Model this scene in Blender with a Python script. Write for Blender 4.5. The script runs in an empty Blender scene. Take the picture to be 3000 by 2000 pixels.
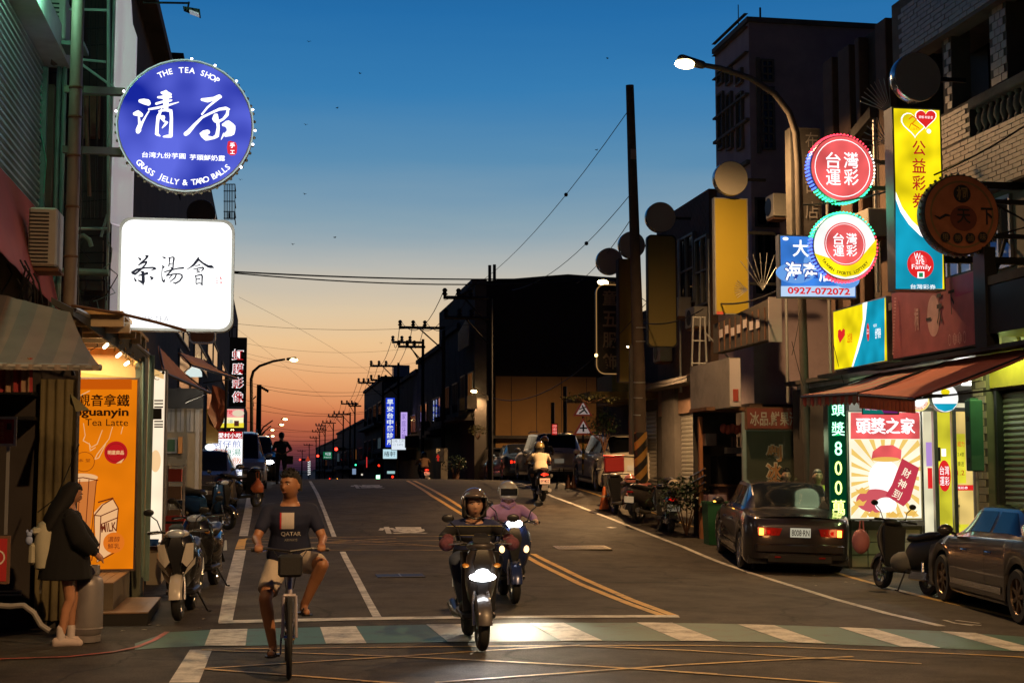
import bpy, math, random
from mathutils import Vector, Matrix
from mathutils.bvhtree import BVHTree
random.seed(7)
SC = bpy.context.scene
COL = SC.collection
F = 4167.0
YAW = math.radians(9.67)
PIT = math.atan(375 / F)
CAM = Vector((0, 0, 1.72))
cd = bpy.data.cameras.new('camera')
cam = bpy.data.objects.new('camera', cd)
COL.objects.link(cam)
cam.location = CAM
cam.rotation_euler = (math.pi / 2 + PIT, 0, -YAW)
cd.sensor_width = 36
cd.lens = 36 * F / 3000
cd.clip_start = .3
cd.clip_end = 6000
SC.camera = cam
world = bpy.data.worlds.new('World')
SC.world = world
world.use_nodes = True
wn, wl = world.node_tree.nodes, world.node_tree.links
wn.clear()
def s2l(c):
 return tuple(((x / 255) / 12.92 if x / 255 <= .04045 else ((x / 255 + .055) / 1.055) ** 2.4) for x in c)
def wnode(t, **k):
 n = wn.new(t)
 for a, b in k.items():
  setattr(n, a, b)
 return n
tc = wnode('ShaderNodeTexCoord')
sx = wnode('ShaderNodeSeparateXYZ')
wl.new(tc.outputs['Generated'], sx.inputs[0])
def ramp(stops):
 r = wnode('ShaderNodeValToRGB')
 e = r.color_ramp.elements
 while len(e) > 1:
  e.remove(e[0])
 e[0].position = stops[0][0]
 e[0].color = s2l(stops[0][1]) + (1,)
 for p, c in stops[1:]:
  q = e.new(p)
  q.color = s2l(c) + (1,)
 return r
mz = wnode('ShaderNodeMath', operation='MULTIPLY_ADD')
mz.inputs[1].default_value = 1.0
mp_ = wnode('ShaderNodeMapping')
mp_.inputs['Scale'].default_value = (3, 3, 26)
wl.new(tc.outputs['Generated'], mp_.inputs['Vector'])
hz_ = wnode('ShaderNodeTexNoise')
hz_.inputs['Scale'].default_value = 1.6
hz_.inputs['Detail'].default_value = 6
wl.new(mp_.outputs[0], hz_.inputs['Vector'])
hm_ = wnode('ShaderNodeMath', operation='MULTIPLY_ADD')
hm_.inputs[1].default_value = .022
hm_.inputs[2].default_value = -.011
wl.new(hz_.outputs['Fac'], hm_.inputs[0])
wl.new(hm_.outputs[0], mz.inputs[2])
wl.new(sx.outputs['Z'], mz.inputs[0])
RF = ramp([(0, (40, 27, 44)), (.008, (70, 42, 56)), (.018, (125, 60, 58)), (.030, (188, 100, 68)), (.045, (216, 134, 86)), (.062, (233, 168, 114)),
           (.088, (237, 196, 146)), (.112, (222, 199, 165)), (.140, (184, 184, 178)), (.172, (135, 162, 178)), (.212, (90, 141, 178)),
           (.26, (54, 124, 178)), (.31, (36, 108, 168)), (.45, (20, 62, 112)), (.7, (9, 28, 60)), (1, (6, 18, 42))])
RB = ramp([(0, (16, 15, 24)), (.1, (20, 24, 40)), (.25, (14, 28, 56)), (.45, (10, 24, 52)), (1, (6, 18, 42))])
wl.new(mz.outputs[0], RF.inputs[0])
wl.new(mz.outputs[0], RB.inputs[0])
my = wnode('ShaderNodeMapRange')
my.inputs['From Min'].default_value = -.3
my.inputs['From Max'].default_value = .85
wl.new(sx.outputs['Y'], my.inputs['Value'])
wm = wnode('ShaderNodeMix', data_type='RGBA')
wl.new(my.outputs[0], wm.inputs['Factor'])
wl.new(RB.outputs[0], wm.inputs['A'])
wl.new(RF.outputs[0], wm.inputs['B'])
bg = wnode('ShaderNodeBackground')
bg.inputs['Strength'].default_value = 1.0
wl.new(wm.outputs['Result'], bg.inputs[0])
wo = wnode('ShaderNodeOutputWorld')
wl.new(bg.outputs[0], wo.inputs[0])
SC.view_settings.view_transform = 'Standard'
SC.view_settings.look = 'None'
SC.view_settings.exposure = 0
SC.view_settings.gamma = 1
SC.view_settings.use_curve_mapping = False
SC.render.engine = 'CYCLES'
SC.cycles.max_bounces = 5
SC.cycles.diffuse_bounces = 2
SC.cycles.glossy_bounces = 3
SC.cycles.sample_clamp_indirect = 3
SC.cycles.caustics_reflective = False
SC.cycles.caustics_refractive = False
LAMP_P = 3000          # watts of one sodium street lamp
LAMP_N = 6300  # watts for the added street lamps out of view
SODIUM = (1.0, .57, .24)
RT = Vector((math.cos(YAW), -math.sin(YAW), 0))
FW = Vector((math.sin(YAW), math.cos(YAW), 0))
UP = Vector((0, 0, 1))
cp, sp = math.cos(PIT), math.sin(PIT)
def ray(u, v):
 x, y = (u - 1500) / F, (1000 - v) / F
 return RT * x + FW * (cp - sp * y) + UP * (sp + cp * y)
def pt(u, v, s):
 return CAM + ray(u, v) * (F / s)
def atY(u, v, Y):
 d = ray(u, v)
 return CAM + d * (Y / d.y)
def atX(u, v, X):
 d = ray(u, v)
 return CAM + d * (X / d.x)
def atZ(u, v, z):
 d = ray(u, v)
 return CAM + d * ((z - CAM.z) / d.z)
LC = [pt(*a) for a in [(659, 1823, 260), (699, 1612, 165), (720, 1490, 117), (733, 1452, 104), (740, 1432, 94), (745, 1411, 85), (750, 1405, 79)]]
RC = [pt(*a) for a in [(2759, 1833, 266), (2446, 1755, 221), (2178, 1670, 172), (2000, 1601, 149), (1800, 1523, 126), (1620, 1452, 106), (1512, 1412, 87), (1480, 1405, 79)]]
def table(C, z0):
 ks = [(-60, 0), (5, 0), (13, z0)] + [(p.y, p.z) for p in C] + [(58, 1.27), (66, 1.05), (80, .5), (110, -.5), (160, -1.3), (300, -1.8), (6000, -1.8)]
 raw = []
 for i in range(-80, 800):
  y = i * .5
  for a, b in zip(ks, ks[1:]):
   if a[0] <= y <= b[0]:
    raw.append(a[1] + (b[1] - a[1]) * (y - a[0]) / (b[0] - a[0]))
    break
  else:
   raw.append(0)
 for _ in range(3):
  raw = [sum(raw[max(0, j - 2):j + 3]) / len(raw[max(0, j - 2):j + 3]) for j in range(len(raw))]
 return raw
TL, TR = table(LC, 0), table(RC, -.03)
def tv(t, y):
 k = max(0, min(len(t) - 1.001, y * 2 + 80))
 i = int(k)
 return t[i] + (t[i + 1] - t[i]) * (k - i)
def zg(X, Y):
 t = max(-.35, min(1.4, (X + .5) / 8.5))
 c = .055 * max(0, 1 - ((X - 3.8) / 4.6) ** 2)
 if Y < 10:
  c *= max(0, Y - 3) / 7
 return tv(TL, Y) * (1 - t) + tv(TR, Y) * t + c
def gnd(u, v, off=0.0):
 d = ray(u, v)
 lo, t = 0, 5.0
 while t < 90:
  p = CAM + d * t
  if p.z < zg(p.x, p.y) + off:
   break
  t += .25
 lo, hi = t - .25, t
 for _ in range(18):
  m = (lo + hi) / 2
  p = CAM + d * m
  if p.z < zg(p.x, p.y) + off:
   hi = m
  else:
   lo = m
 p = CAM + d * hi
 return p
def gp(u, v, s=None):
 """ground point under pixel column u at scale s"""
 p = pt(u, v, s)
 return Vector((p.x, p.y, zg(p.x, p.y)))
MC = {}
def mat(name, col, rough=.7, metal=0, var=.25, sc=6, bump=.15, emit=None, coat=0, spec=.5, dirt=0):
 """procedural principled material with noise colour variation, fine bump and optional dirt blotches"""
 if name in MC:
  return MC[name]
 m = bpy.data.materials.new(name)
 m.use_nodes = True
 n, l = m.node_tree.nodes, m.node_tree.links
 b = n['Principled BSDF']
 b.inputs['Roughness'].default_value = rough
 b.inputs['Metallic'].default_value = metal
 b.inputs['Coat Weight'].default_value = coat
 b.inputs['Coat Roughness'].default_value = .04
 b.inputs['Specular IOR Level'].default_value = spec
 t = n.new('ShaderNodeTexCoord')
 no = n.new('ShaderNodeTexNoise')
 no.inputs['Scale'].default_value = sc
 no.inputs['Detail'].default_value = 6
 l.new(t.outputs['Object'], no.inputs['Vector'])
 mx = n.new('ShaderNodeMix')
 mx.data_type = 'RGBA'
 c = Vector(col[:3])
 mx.inputs['A'].default_value = (*(c * (1 - var)), 1)
 mx.inputs['B'].default_value = (*[min(1, q) for q in (c * (1 + var))], 1)
 l.new(no.outputs['Fac'], mx.inputs['Factor'])
 out = mx.outputs['Result']
 if dirt:
  n2 = n.new('ShaderNodeTexNoise')
  n2.inputs['Scale'].default_value = sc * .35
  n2.inputs['Detail'].default_value = 10
  n2.inputs['Roughness'].default_value = .7
  l.new(t.outputs['Object'], n2.inputs['Vector'])
  mr = n.new('ShaderNodeMapRange')
  mr.inputs['From Min'].default_value = .48
  mr.inputs['From Max'].default_value = .68
  mr.inputs['To Max'].default_value = dirt
  l.new(n2.outputs['Fac'], mr.inputs['Value'])
  m2 = n.new('ShaderNodeMix')
  m2.data_type = 'RGBA'
  m2.inputs['B'].default_value = (*(c * .25), 1)
  l.new(out, m2.inputs['A'])
  l.new(mr.outputs[0], m2.inputs['Factor'])
  out = m2.outputs['Result']
 l.new(out, b.inputs['Base Color'])
 if bump:
  bp = n.new('ShaderNodeBump')
  bp.inputs['Strength'].default_value = bump
  bp.inputs['Distance'].default_value = .01
  n3 = n.new('ShaderNodeTexNoise')
  n3.inputs['Scale'].default_value = sc * 9
  l.new(t.outputs['Object'], n3.inputs['Vector'])
  l.new(n3.outputs['Fac'], bp.inputs['Height'])
  l.new(bp.outputs[0], b.inputs['Normal'])
 if emit:
  b.inputs['Emission Color'].default_value = (*emit[0], 1)
  b.inputs['Emission Strength'].default_value = emit[1]
 MC[name] = m
 return m
def E(name, rgb, k=1.0, uneven=0.0):
 """lit sign face / lamp; uneven = tube glow variation inside the box"""
 if name in MC:
  return MC[name]
 m = bpy.data.materials.new(name)
 m.use_nodes = True
 n, l = m.node_tree.nodes, m.node_tree.links
 n.clear()
 e = n.new('ShaderNodeEmission')
 e.inputs[0].default_value = (*s2l(rgb), 1)
 e.inputs[1].default_value = k
 if uneven:
  t = n.new('ShaderNodeTexCoord')
  no = n.new('ShaderNodeTexNoise')
  no.inputs['Scale'].default_value = 2.3
  no.inputs['Detail'].default_value = 1
  l.new(t.outputs['Object'], no.inputs['Vector'])
  r = n.new('ShaderNodeMapRange')
  r.inputs['From Min'].default_value = .3
  r.inputs['From Max'].default_value = .7
  r.inputs['To Min'].default_value = k * (1 - uneven)
  r.inputs['To Max'].default_value = k * (1 + uneven)
  l.new(no.outputs['Fac'], r.inputs['Value'])
  l.new(r.outputs[0], e.inputs[1])
 o = n.new('ShaderNodeOutputMaterial')
 l.new(e.outputs[0], o.inputs[0])
 MC[name] = m
 return m
class M:
 def __init__(s):
  s.v, s.f = [], []
 def add(s, vs, fs):
  b = len(s.v)
  s.v += [tuple(p) for p in vs]
  s.f += [tuple(b + i for i in f) for f in fs]
  return s
 def box(s, x0, x1, y0, y1, z0, z1, mt=None, ch=0.0):
  if ch > 0:      # chamfered vertical edges and rims
   c = ch
   ring = [(x0 + c, y0), (x1 - c, y0), (x1, y0 + c), (x1, y1 - c), (x1 - c, y1), (x0 + c, y1), (x0, y1 - c), (x0, y0 + c)]
   mx, my_ = (x0 + x1) / 2, (y0 + y1) / 2
   fx, fy = 1 - 2 * c / max(1e-6, x1 - x0), 1 - 2 * c / max(1e-6, y1 - y0)
   ins = [(mx + (x - mx) * fx, my_ + (y - my_) * fy) for x, y in ring]
   rings = [[(x, y, z0) for x, y in ins], [(x, y, z0 + c) for x, y in ring], [(x, y, z1 - c) for x, y in ring], [(x, y, z1) for x, y in ins]]
   if mt:
    rings = [[mt @ Vector(p) for p in r] for r in rings]
   return s.loft(rings)
  p = [Vector((x, y, z)) for x in (x0, x1) for y in (y0, y1) for z in (z0, z1)]
  if mt:
   p = [mt @ q for q in p]
  return s.add(p, [(0, 1, 3, 2), (4, 6, 7, 5), (0, 4, 5, 1), (2, 3, 7, 6), (0, 2, 6, 4), (1, 5, 7, 3)])
 def cbox(s, c, d, mt=None, ch=0.0):
  return s.box(c[0] - d[0] / 2, c[0] + d[0] / 2, c[1] - d[1] / 2, c[1] + d[1] / 2, c[2] - d[2] / 2, c[2] + d[2] / 2, mt, ch)
 def loft(s, rings, closed=True, cap=True):
  n = len(rings[0])
  b = len(s.v)
  for r in rings:
   s.v += [tuple(p) for p in r]
  for i in range(len(rings) - 1):
   for j in range(n if closed else n - 1):
    k = (j + 1) % n
    s.f.append((b + i * n + j, b + i * n + k, b + (i + 1) * n + k, b + (i + 1) * n + j))
  if cap and closed:
   s.f.append(tuple(b + j for j in range(n))[::-1])
   s.f.append(tuple(b + (len(rings) - 1) * n + j for j in range(n)))
  return s
 def tube(s, pts, r, n=8, cap=True):
  pts = [Vector(p) for p in pts]
  rr = r if isinstance(r, (list, tuple)) else [r] * len(pts)
  rings, up = [], None
  for i, p in enumerate(pts):
   d = (pts[min(i + 1, len(pts) - 1)] - pts[max(i - 1, 0)]).normalized()
   if up is None:
    up = Vector((0, 0, 1)) if abs(d.z) < .9 else Vector((0, 1, 0))
   a = d.cross(up).normalized()
   b = a.cross(d).normalized()
   up = b
   rings.append([p + (a * math.cos(2 * math.pi * j / n) + b * math.sin(2 * math.pi * j / n)) * rr[i] for j in range(n)])
  return s.loft(rings, True, cap)
 def ell(s, c, r, n=14, k=8, mt=None):
  rings = []
  for i in range(k + 1):
   a = -math.pi / 2 + math.pi * i / k
   q = max(math.cos(a), .02)
   ring = [Vector((c[0] + r[0] * q * math.cos(2 * math.pi * j / n), c[1] + r[1] * q * math.sin(2 * math.pi * j / n), c[2] + r[2] * math.sin(a))) for j in range(n)]
   if mt:
    ring = [mt @ p for p in ring]
   rings.append(ring)
  return s.loft(rings)
 def cap(s, p0, p1, r0, r1, n=12):
  """capsule"""
  p0, p1 = Vector(p0), Vector(p1)
  s.tube([p0, p1], [r0, r1], n)
  s.ell(p0, (r0, r0, r0), n, 6)
  s.ell(p1, (r1, r1, r1), n, 6)
  return s
 def prism(s, poly, y0, y1, mt=None):
  """polygon in x,z extruded along y"""
  a = [Vector((x, y0, z)) for x, z in poly]
  b = [Vector((x, y1, z)) for x, z in poly]
  if mt:
   a, b = [mt @ p for p in a], [mt @ p for p in b]
  return s.loft([a, b])
 def rev(s, prof, n=24, axis='y', c=(0, 0, 0), cap=True):
  """profile [(r,h)] round an axis"""
  rings = []
  for r, h in prof:
   ring = []
   for j in range(n):
    a = 2 * math.pi * j / n
    x, y = r * math.cos(a), r * math.sin(a)
    p = {'y': (x, h, y), 'z': (x, y, h), 'x': (h, x, y)}[axis]
    ring.append((p[0] + c[0], p[1] + c[1], p[2] + c[2]))
   rings.append(ring)
  return s.loft(rings, True, cap)
 def build(s, name, m, parent=None, smooth=False, loc=None, rotz=0, **props):
  me = bpy.data.meshes.new(name)
  me.from_pydata(s.v, [], s.f)
  if m:
   me.materials.append(m)
  if smooth:
   me.polygons.foreach_set('use_smooth', [True] * len(me.polygons))
   if smooth != 'full':
    try:
     me.set_sharp_from_angle(angle=math.radians(42))
    except Exception:
     pass
  o = bpy.data.objects.new(name, me)
  COL.objects.link(o)
  if parent:
   o.parent = parent
  if loc is not None:
   o.location = loc
  o.rotation_euler = (0, 0, rotz)
  for k, v in props.items():
   o[k] = v
  return o
def thing(name, label, cat, loc=(0, 0, 0), rotz=0, group=None):
 o = bpy.data.objects.new(name, None)
 COL.objects.link(o)
 o.empty_display_size = .2
 o.location = loc
 o.rotation_euler = (0, 0, rotz)
 o['label'] = label
 o['category'] = cat
 if group:
  o['group'] = group
 return o
def tag(o, label, cat, group=None):
 o['label'] = label
 o['category'] = cat
 if group:
  o['group'] = group
 return o
def dupe(o, parent=None):
 c = o.copy()
 COL.objects.link(c)
 c.parent = parent
 for ch in list(o.children):
  dupe(ch, c)
 return c
def light(kind, loc, power, col, parent=None, **k):
 L = bpy.data.lights.new('lamp_light', kind)
 L.energy = power
 L.color = col
 for a, b in k.items():
  if a != 'rot':
   setattr(L, a, b)
 o = bpy.data.objects.new('lamp_light', L)
 COL.objects.link(o)
 o.location = loc
 if 'rot' in k:
  o.rotation_euler = k['rot']
 if parent:
  o.parent = parent
 return o
GC = {}
def glyph(ch, bold=0.0):
 k = (ch, bold)
 if k in GC:
  return GC[k]
 cu = bpy.data.curves.new('t', 'FONT')
 cu.body = ch
 cu.offset = bold
 cu.resolution_u = 3
 ob = bpy.data.objects.new('t', cu)
 COL.objects.link(ob)
 me = ob.to_mesh()
 vs = [v.co.copy() for v in me.vertices]
 fs = [tuple(p.vertices) for p in me.polygons]
 ob.to_mesh_clear()
 bpy.data.objects.remove(ob)
 bpy.data.curves.remove(cu)
 if not vs:
  vs, fs = [Vector((0, 0, 0))], []
 x0, x1 = min(v.x for v in vs), max(v.x for v in vs)
 y0, y1 = min(v.y for v in vs), max(v.y for v in vs)
 cx, cy = (x0 + x1) / 2, (y0 + y1) / 2
 r = ([(v.x - cx, v.y - cy) for v in vs], fs, max(1e-4, x1 - x0), max(1e-4, y1 - y0))
 GC[k] = r
 return r
def put_text(mb, string, cx, cz, w, h, y, rot=0, bold=0.0):
 """string scaled into a w x h box centred at cx,cz in the x,z plane facing -y"""
 vs, fs, W, H = glyph(string, bold)
 kx, kz = w / W, h / H
 c, s = math.cos(rot), math.sin(rot)
 mb.add([(cx + x * kx * c - z * kz * s, y, cz + x * kx * s + z * kz * c) for x, z in vs], fs)
class Sign:
 """a box sign; plane 'Y' faces the camera side (-Y), plane 'X' faces the road; graphics are placed on its face"""
 def __init__(self, name, label, cat, plane, u0, v0, u1, v1, s, depth=.18, group=None, body=True, case=None, face=None, round_=0, disc=False, casename='case'):
  self.plane, self.k = plane, 0
  uc, vc = (u0 + u1) / 2, (v0 + v1) / 2
  if plane == 'Y':
   c = pt(uc, vc, s)
   self.q = c.y
   self.c = c
   self.root = thing(name, label, cat, c, 0, group)
   self.s = s
   a, b = self.P(u0, vc)[0], self.P(u1, vc)[0]
   t, d = self.P(uc, v0)[1], self.P(uc, v1)[1]
  else:
   self.q = s
   c = atX(uc, vc, s)
   self.c = c
   self.s = F / (c - CAM).dot(RT * 0 + FW)
   self.root = thing(name, label, cat, c, -math.pi / 2 if s > 0 else math.pi / 2, group)
   a, b = self.P(u0, vc)[0], self.P(u1, vc)[0]
   t, d = self.P(uc, v0)[1], self.P(uc, v1)[1]
  self.a, self.b, self.t, self.d = a, b, t, d
  self.w, self.h = b - a, t - d
  self.depth = depth
  if body:
   mb = M()
   if disc:
    self.r = (self.w + self.h) / 4
    r = self.r
    mb.rev([(r * .97, depth), (r, depth * .9), (r, depth * .06), (r * .985, .004)], 48)
    f = M().rev([(r * .97, .0), (r * .97, .012)], 48)
   elif round_:
    mb.prism(self.rr(a, b, d, t, round_), 0.004, depth)
    f = M().prism(self.rr(a + .03, b - .03, d + .03, t - .03, round_), 0.0, .02)
   else:
    mb.box(a, b, .004, depth, d, t)
    f = M().box(a + .025, b - .025, 0, .02, d + .025, t - .025)
   mb.build(casename, case or mat('sign_case', (.06, .06, .065), .45, .3), self.root, smooth=bool(disc))
   f.build('face', face or mat('dull_face', (.25, .24, .2), .5), self.root)
 def rr(self, a, b, d, t, r, n=7):
  o = []
  for (x, z, g) in ((b - r, t - r, 0), (a + r, t - r, 90), (a + r, d + r, 180), (b - r, d + r, 270)):
   for i in range(n):
    an = math.radians(g + 90 * i / (n - 1))
    o.append((x + r * math.cos(an), z + r * math.sin(an)))
  return o
 def P(self, u, v):
  if self.plane == 'Y':
   p = atY(u, v, self.q) - self.c
   return (p.x, p.z)
  p = atX(u, v, self.q) - self.c
  return (-p.y, p.z) if self.q > 0 else (p.y, p.z)
 def y(self):
  self.k += 1
  return -.0025 * self.k
 def text(self, string, u, v, wp, hp, m, bold=0.0, rot=0, name='lettering', vertical=False, **pr):
  x, z = self.P(u, v)
  mb = M()
  y = self.y()
  if vertical:
   n = len(string)
   for i, ch in enumerate(string):
    if ch == ' ':
     continue
    x, z = self.P(u, v - hp / 2 + hp * (i + .5) / n)
    put_text(mb, ch, x, z, wp / self.s, hp / n * .86 / self.s, y, rot, bold)
  else:
   put_text(mb, string, x, z, wp / self.s, hp / self.s, y, rot, bold)
  return mb.build(name, m, self.root, **pr)
 def arc(self, string, u, v, rp, a0, a1, hp, m, inside=False, bold=0.0):
  """letters along a circle: angles in degrees, clockwise from 12 o'clock"""
  cx, cz = self.P(u, v)
  mb, y, n = M(), self.y(), len(string)
  for i, ch in enumerate(string):
   if ch == ' ':
    continue
   a = math.radians(a0 + (a1 - a0) * i / (n - 1))
   vs, fs, W, H = glyph(ch, bold)
   h = hp / self.s
   k = h / .72
   x, z = cx + rp / self.s * math.sin(a), cz + rp / self.s * math.cos(a)
   put_text(mb, ch, x, z, W * k, H * k, y, (math.pi - a) if inside else -a, bold)
  return mb.build('lettering', m, self.root)
 def poly(self, pts, m, name='artwork', **pr):
  y = self.y()
  q = [self.P(u, v) for u, v in pts]
  return M().add([(x, y, z) for x, z in q], [tuple(range(len(q)))]).build(name, m, self.root, **pr)
 def rect(self, u0, v0, u1, v1, m, name='artwork'):
  return self.poly([(u0, v0), (u1, v0), (u1, v1), (u0, v1)], m, name)
 def disc(self, u, v, rp, m, name='artwork', ry=None, n=32, ring=None):
  y = self.y()
  cx, cz = self.P(u, v)
  r = rp / self.s
  ry = (ry or rp) / self.s
  o = [(cx + r * math.cos(2 * math.pi * i / n), y, cz + ry * math.sin(2 * math.pi * i / n)) for i in range(n)]
  if ring:
   k = ring
   i_ = [(cx + (x - cx) * k, y, cz + (z - cz) * k) for x, _, z in o]
   return M().loft([o, i_], True, False).build(name, m, self.root)
  return M().add(o, [tuple(range(n))]).build(name, m, self.root)
 def stroke(self, paths, m, name='lettering', join=None):
  """brush strokes: lists of (u,v,width px)"""
  y = self.y()
  mb = join or M()
  for p in paths:
   q = []
   for i in range(len(p) - 1):      # densify
    for t in range(4):
     q.append(tuple(p[i][k] + (p[i + 1][k] - p[i][k]) * t / 4 for k in range(3)))
   q.append(p[-1])
   L, R_ = [], []
   for i, (u, v, w) in enumerate(q):
    a, b = q[max(0, i - 1)], q[min(len(q) - 1, i + 1)]
    dx, dy = b[0] - a[0], b[1] - a[1]
    g = math.hypot(dx, dy) or 1
    nx, ny = -dy / g * w / 2, dx / g * w / 2
    L.append(self.P(u + nx, v + ny))
    R_.append(self.P(u - nx, v - ny))
   n = len(L)
   mb.add([(x, y, z) for x, z in L] + [(x, y, z) for x, z in R_], [(i, i + 1, n + i + 1, n + i) for i in range(n - 1)])
   for (u, v, w) in (p[0], p[-1]):
    x, z = self.P(u, v)
    r = w / 2 / self.s
    mb.add([(x + r * math.cos(.785 * j), y, z + r * math.sin(.785 * j)) for j in range(8)], [tuple(range(8))])
  if join is None:
   return mb.build(name, m, self.root)
# ================================================================ ground and road markings
def asphalt():
 m = bpy.data.materials.new('asphalt')
 m.use_nodes = True
 n, l = m.node_tree.nodes, m.node_tree.links
 b = n['Principled BSDF']
 t = n.new('ShaderNodeTexCoord')
 def noise(sc, det=8, ro=.6):
  q = n.new('ShaderNodeTexNoise')
  q.inputs['Scale'].default_value = sc
  q.inputs['Detail'].default_value = det
  q.inputs['Roughness'].default_value = ro
  l.new(t.outputs['Object'], q.inputs['Vector'])
  return q.outputs['Fac']
 def ramp2(f, p0, c0, p1, c1):
  r = n.new('ShaderNodeValToRGB')
  r.color_ramp.elements[0].position, r.color_ramp.elements[0].color = p0, (*c0, 1)
  r.color_ramp.elements[1].position, r.color_ramp.elements[1].color = p1, (*c1, 1)
  l.new(f, r.inputs[0])
  return r.outputs[0]
 def mul(a, c):
  x = n.new('ShaderNodeMix')
  x.data_type = 'RGBA'
  x.blend_type = 'MULTIPLY'
  x.inputs['Factor'].default_value = 1
  l.new(a, x.inputs['A'])
  l.new(c, x.inputs['B'])
  return x.outputs['Result']
 base = ramp2(noise(.35, 5), .3, (.036, .032, .027), .7, (.066, .058, .048))
 base = mul(base, ramp2(noise(1.7, 10, .75), .36, (.45, .45, .45), .58, (1.15, 1.12, 1.1)))
 base = mul(base, ramp2(noise(70, 4, .8), .38, (.5, .5, .5), .62, (1.6, 1.6, 1.6)))
 v = n.new('ShaderNodeTexVoronoi')
 v.feature = 'DISTANCE_TO_EDGE'
 v.inputs['Scale'].default_value = .3
 dn = n.new('ShaderNodeTexNoise')
 dn.inputs['Scale'].default_value = 1.1
 dn.inputs['Detail'].default_value = 9
 l.new(t.outputs['Object'], dn.inputs['Vector'])
 va = n.new('ShaderNodeVectorMath')
 va.operation = 'ADD'
 l.new(t.outputs['Object'], va.inputs[0])
 l.new(dn.outputs['Color'], va.inputs[1])
 l.new(va.outputs[0], v.inputs['Vector'])
 base = mul(base, ramp2(v.outputs['Distance'], .0, (.35, .35, .35), .012, (1, 1, 1)))
 l.new(base, b.inputs['Base Color'])
 r = n.new('ShaderNodeMapRange')
 r.inputs['To Min'].default_value = .62
 r.inputs['To Max'].default_value = .9
 b.inputs['Specular IOR Level'].default_value = .3
 l.new(noise(1.3, 6), r.inputs['Value'])
 l.new(r.outputs[0], b.inputs['Roughness'])
 bp = n.new('ShaderNodeBump')
 bp.inputs['Strength'].default_value = .5
 bp.inputs['Distance'].default_value = .008
 l.new(noise(140, 3), bp.inputs['Height'])
 l.new(bp.outputs[0], b.inputs['Normal'])
 return m
def worn(name, col, wear=.5, under=(.05, .047, .044)):
 """road paint worn through to the asphalt in patches"""
 m = bpy.data.materials.new(name)
 m.use_nodes = True
 n, l = m.node_tree.nodes, m.node_tree.links
 b = n['Principled BSDF']
 b.inputs['Roughness'].default_value = .55
 t = n.new('ShaderNodeTexCoord')
 a = n.new('ShaderNodeTexNoise')
 a.inputs['Scale'].default_value = 3.2
 a.inputs['Detail'].default_value = 12
 a.inputs['Roughness'].default_value = .75
 l.new(t.outputs['Object'], a.inputs['Vector'])
 r = n.new('ShaderNodeMapRange')
 r.inputs['From Min'].default_value = .62 - wear * .2
 r.inputs['From Max'].default_value = .74 - wear * .1
 r.inputs['To Max'].default_value = .85
 l.new(a.outputs['Fac'], r.inputs['Value'])
 a2 = n.new('ShaderNodeTexNoise')
 a2.inputs['Scale'].default_value = 45
 l.new(t.outputs['Object'], a2.inputs['Vector'])
 x0 = n.new('ShaderNodeMix')
 x0.data_type = 'RGBA'
 x0.inputs['A'].default_value = (*[q * .8 for q in col], 1)
 x0.inputs['B'].default_value = (*[min(1, q * 1.15) for q in col], 1)
 l.new(a2.outputs['Fac'], x0.inputs['Factor'])
 x = n.new('ShaderNodeMix')
 x.data_type = 'RGBA'
 x.inputs['B'].default_value = (*under, 1)
 l.new(x0.outputs['Result'], x.inputs['A'])
 l.new(r.outputs[0], x.inputs['Factor'])
 l.new(x.outputs['Result'], b.inputs['Base Color'])
 MC[name] = m
 return m
ASPH = asphalt()
gx = [-900, -300, -100, -40, -20, -10, -6] + [-4 + .5 * i for i in range(37)] + [16, 20, 30, 60, 150, 400, 900]
gy = [-60, -20, -5] + [.5 * i for i in range(150)] + [75 + 2.5 * i for i in range(40)] + [180, 220, 300, 450, 800, 1500, 3000, 5500]
g = M()
g.v = [(x, y, zg(x, y)) for y in gy for x in gx]
nx = len(gx)
g.f = [(j * nx + i, j * nx + i + 1, (j + 1) * nx + i + 1, (j + 1) * nx + i) for j in range(len(gy) - 1) for i in range(nx - 1)]
g.build('road', ASPH, smooth='full', kind='structure')
WHITE = worn('white_road_paint', (.62, .60, .54), .85)
WHITE2 = worn('white_line_paint', (.55, .53, .48), .75)
YELLOW = worn('yellow_road_paint', (.62, .36, .05), .55)
YELLOW2 = worn('faded_yellow_paint', (.50, .32, .07), .9)
GREEN = worn('green_road_paint', (.045, .13, .105), .6)
RED = worn('red_road_paint', (.42, .08, .05), .8)
def sheet(name, rows, m, off, nc=3, nr=6, world_rows=False):
 """rows of (left,right) points draped on the road"""
 W = rows if world_rows else [(gnd(*a), gnd(*b)) for a, b in rows]
 R_ = []
 for i in range(len(W) - 1):
  for k in range(nr):
   t = k / nr
   R_.append((W[i][0].lerp(W[i + 1][0], t), W[i][1].lerp(W[i + 1][1], t)))
 R_.append(W[-1])
 mb = M()
 for a, b in R_:
  for j in range(nc + 1):
   p = a.lerp(b, j / nc)
   mb.v.append((p.x, p.y, zg(p.x, p.y) + off))
 n = nc + 1
 mb.f = [(i * n + j, i * n + j + 1, (i + 1) * n + j + 1, (i + 1) * n + j) for i in range(len(R_) - 1) for j in range(nc)]
 return mb.build(name, m, kind='structure')
def line(name, px, w, m, off=.006, world=None, nr=8):
 """a painted line of width w metres through photo points"""
 P = world or [gnd(*p) for p in px]
 rows = []
 for i, p in enumerate(P):
  d = (P[min(i + 1, len(P) - 1)] - P[max(0, i - 1)])
  d.z = 0
  d.normalize()
  nrm = Vector((-d.y, d.x, 0)) * w / 2
  rows.append((p + nrm, p - nrm))
 return sheet(name, rows, m, off, 2, nr, True)
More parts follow.
